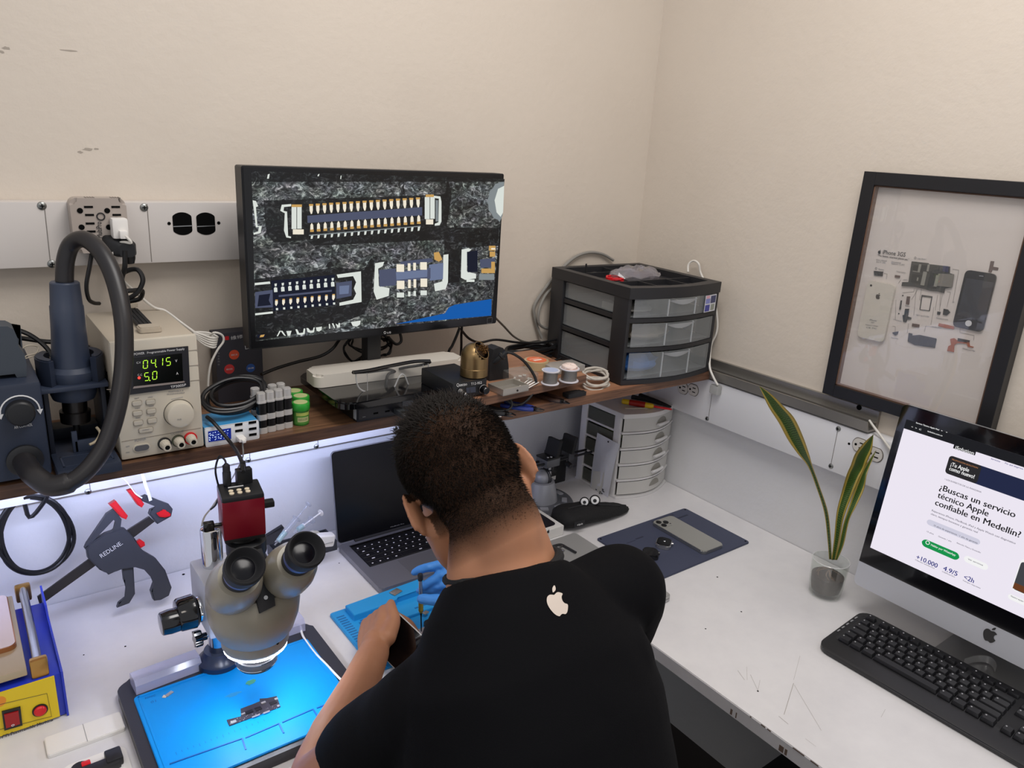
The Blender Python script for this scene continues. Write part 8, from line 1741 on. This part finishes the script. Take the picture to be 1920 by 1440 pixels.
# emblem on the back, laid on the cloth
d = ray(1045, 1131).normalized(); hit, nn, _, _ = sb.ray_cast(CAM, d)
if hit:
    nn = (nn*.5+(-d)*.5).normalized(); U = V((0, 0, 1))*.9+V((-.06, .5, 0)); U = (U-nn*U.dot(nn)).normalized(); X = U.cross(nn).normalized()
    Lb, Ll = logo_outline(); k = .035/1.27; e = MB()
    for o in (Lb, Ll):
        t = bmesh.new(); vs = [t.verts.new((x*k, y*k, 0)) for x, y in o]; f = t.faces.new(vs); bmesh.ops.triangulate(t, faces=[f]); bmesh.ops.subdivide_edges(t, edges=t.edges[:], cuts=3, use_grid_fill=True)
        for v in t.verts:
            w = hit+X*v.co.x+U*v.co.y; h2, n2, _, _ = sb.ray_cast(w+nn*.06, -nn)
            v.co = (h2+n2*.0009) if h2 else w
        e.merge(t)
    e.build('printed_emblem', mat('print_cream', 'c9bcb0', .6), sh, recalc=True)
# glove
g = MB(); rhand(g, .0006); limb(g, [Rw+V((0, .012, 0)), Rw, Rw.lerp(Re, .14), Rw.lerp(Re, .26)], [.027, .0285, .031, .034], 4, 20)
gm = remesh(g.bm, .0024, 4, 'glove'); nrm = [v.normal.copy() for v in gm.vertices]
for v, n_ in zip(gm.vertices, nrm): v.co = v.co+n_*(NZ.noise(V((v.co.x*120, v.co.y*50, v.co.z*120)))*.0011)
link('glove', gm, mat('nitrile_blue', '3f87d6', .4, bump=.15, bs=300), person, label='blue nitrile glove on the right hand')
# trousers and shoes, out of the photo's frame but carrying the body
w_ = MB(); HL, HR = V((.43, .45, .60)), V((.61, .45, .60)); KL, KR = V((.40, .80, .62)), V((.66, .78, .62)); AL, AR = V((.38, .62, .10)), V((.68, .60, .10))
limb(w_, [HL, HR], [.13, .13], 4, 24); limb(w_, [HL, KL], [.105, .075], 6, 22); limb(w_, [HR, KR], [.105, .075], 6, 22); limb(w_, [KL, KL.lerp(AL, .4), AL], [.072, .066, .05], 6, 20); limb(w_, [KR, KR.lerp(AR, .4), AR], [.072, .066, .05], 6, 20)
link('trousers', remesh(w_.bm, .012, 6, 'trousers'), mat('trouser_dark', '121318', .8), person)
for a_ in (AL, AR):
    w_ = MB(); limb(w_, [a_+V((0, -.03, -.045)), a_+V((0, .05, -.055)), a_+V((0, .15, -.062))], [.045, .042, .036], 5, 18); limb(w_, [a_, a_+V((0, 0, -.04))], [.045, .045], 3); w_.box(a_+V((-.042, -.075, -.099)), a_+V((.042, .185, -.07)), .012)
    link('shoe', remesh(w_.bm, .007, 3, 'shoe'), BLKM, person)
t = thing('work_stool', 'black round work stool beneath the seated man', 'stool', (.52, .43, 0))
MB().lathe([(.17, .435), (.185, .445), (.185, .455), (.17, .463), (.0005, .466)], n=36).build('seat', BLKM, t); MB().cyl((0, 0, .06), (0, 0, .44), .025).build('column', DSTEEL, t)
for i in range(5): a = i*2*PI/5; MB().tube([(0, 0, .07), (.14*math.cos(a), .14*math.sin(a), .06), (.26*math.cos(a), .26*math.sin(a), .04)], .014, 8, 4).build('foot_arm', BLK, t); MB().ell((.26*math.cos(a), .26*math.sin(a), .026), .0255, 14, 8).build('castor', BLK, t)
# ------------------------------------------------------------------ what the hands hold
a0, a1 = at(739, 1142, 'z', .832), at(801, 1200, 'z', .822); u = (a1-a0).normalized(); v0 = at(757, 1228, 'z', .792)-a0; v_ = (v0-u*v0.dot(u)).normalized(); n_ = u.cross(v_); n_ = n_ if n_.dot(CAM-a0) > 0 else -n_
t = thing('phone_screen', 'black phone screen panel held up in the bare left hand', 'phone', a0+u*.07+v_*.034); T0 = M.Translation(t.location).inverted(); v2 = n_.cross(u)
mP = basis(a0+u*.075+v_*.036, u, v2, n_)
MB(T0 @ mP).prism(rrect(.150, .072, .010, 5), -.0045, 0, None, .001).build('frame', mat('phone_rim_white', 'd2d0cc', .3), t); MB(T0 @ mP).prism(rrect(.1475, .0695, .009, 5), -.0001, .0007).build('glass', mat('phone_glass', '060608', .06, coat=.6), t)
sp = at(788, 1076, 'z', .892); st = at(790, 1184, 'z', .7745)
t = thing('precision_screwdriver', 'thin screwdriver with knurled brass grip held in the blue glove', 'screwdriver', st); T0 = M.Translation(st).inverted(); d = sp-st; L_ = d.length
MB(T0).lathe([(.0009, 0), (.0013, L_*.10), (.0013, L_*.26), (.0026, L_*.34)], st, d, 14).build('shaft', mat('driver_dark', '2a2a2c', .3, .8), t)
MB(T0).lathe([(.0026, L_*.33)]+[(.0042+(.0007 if i % 2 else 0), L_*(.36+.022*i)) for i in range(11)]+[(.0036, L_*.60)], st, d, 18).build('brass_grip', mat('driver_brass', 'b39a3e', .35, .8), t)
MB(T0).lathe([(.0034, L_*.595), (.0034, L_*.90)], st, d, 16).build('sleeve', STEEL, t); MB(T0).lathe([(.0044, L_*.89), (.0052, L_*.91), (.0052, L_*.985), (.004, L_)], st, d, 18).build('swivel_cap', BLK, t)
p = D(812, 1196, ZD+.0125); t = thing('phone_housing', 'opened phone housing with tin shield lying under the screwdriver tip', 'phone', V((.665, 1.035, ZD+.0065))); T0 = M.Translation(t.location).inverted(); z0 = ZD+.0065
MB(T0).prism(rrect(.074, .15, .010, 5), z0, z0+.008, M.Translation((.662, 1.0, 0)) @ M.Rotation(-.35, 4, 'Z'), .001).build('housing', BLKM, t)
q = at(793, 1183, 'z', z0+.010); MB(T0).box((q.x-.012, q.y-.012, z0+.0078), (q.x+.018, q.y+.010, z0+.0098), .0006).build('tin_shield', mat('shield_bright', 'bdb8b2', .35, .8), t)
# ------------------------------------------------------------------ light and camera
def area(name, loc, rot, sx, sy, e, col):
    l = bpy.data.lights.new(name, 'AREA'); l.shape = 'RECTANGLE'; l.size = sx; l.size_y = sy; l.energy = e; l.color = lin(col)[:3]
    o = bpy.data.objects.new(name, l); COL.objects.link(o); o.location = loc; o.rotation_euler = rot; return o
area('overhead_light', (.72, .50, 2.65), (0, 0, 0), .80, .80, 22, 'fffaf6')
area('overhead_light', (-.9, -.6, 2.65), (0, 0, 0), .6, .6, 9, 'fff4e8')  # second overhead light, unseen, added to brighten the right and back walls
area('shelf_led_strip', (-.10, 1.285, 1.094), (math.radians(84), 0, 0), 1.75, .012, 6.0, 'c6d2ff')
w = bpy.data.worlds.new('room'); SC.world = w; w.use_nodes = True
w.node_tree.nodes['Background'].inputs[0].default_value = lin('e8e8ec'); w.node_tree.nodes['Background'].inputs[1].default_value = .78
c = bpy.data.cameras.new('camera'); co = bpy.data.objects.new('camera', c); COL.objects.link(co)
c.sensor_fit = 'HORIZONTAL'; c.sensor_width = 36; c.lens = F_PX/1920*36; c.clip_start = .02
co.matrix_world = basis(CAM, CR, CU, -CF); SC.camera = co
SC.view_settings.view_transform = 'Standard'; SC.view_settings.look = 'None'; SC.view_settings.gamma = 1; SC.view_settings.use_curve_mapping = False
SC.view_settings.exposure = -.25
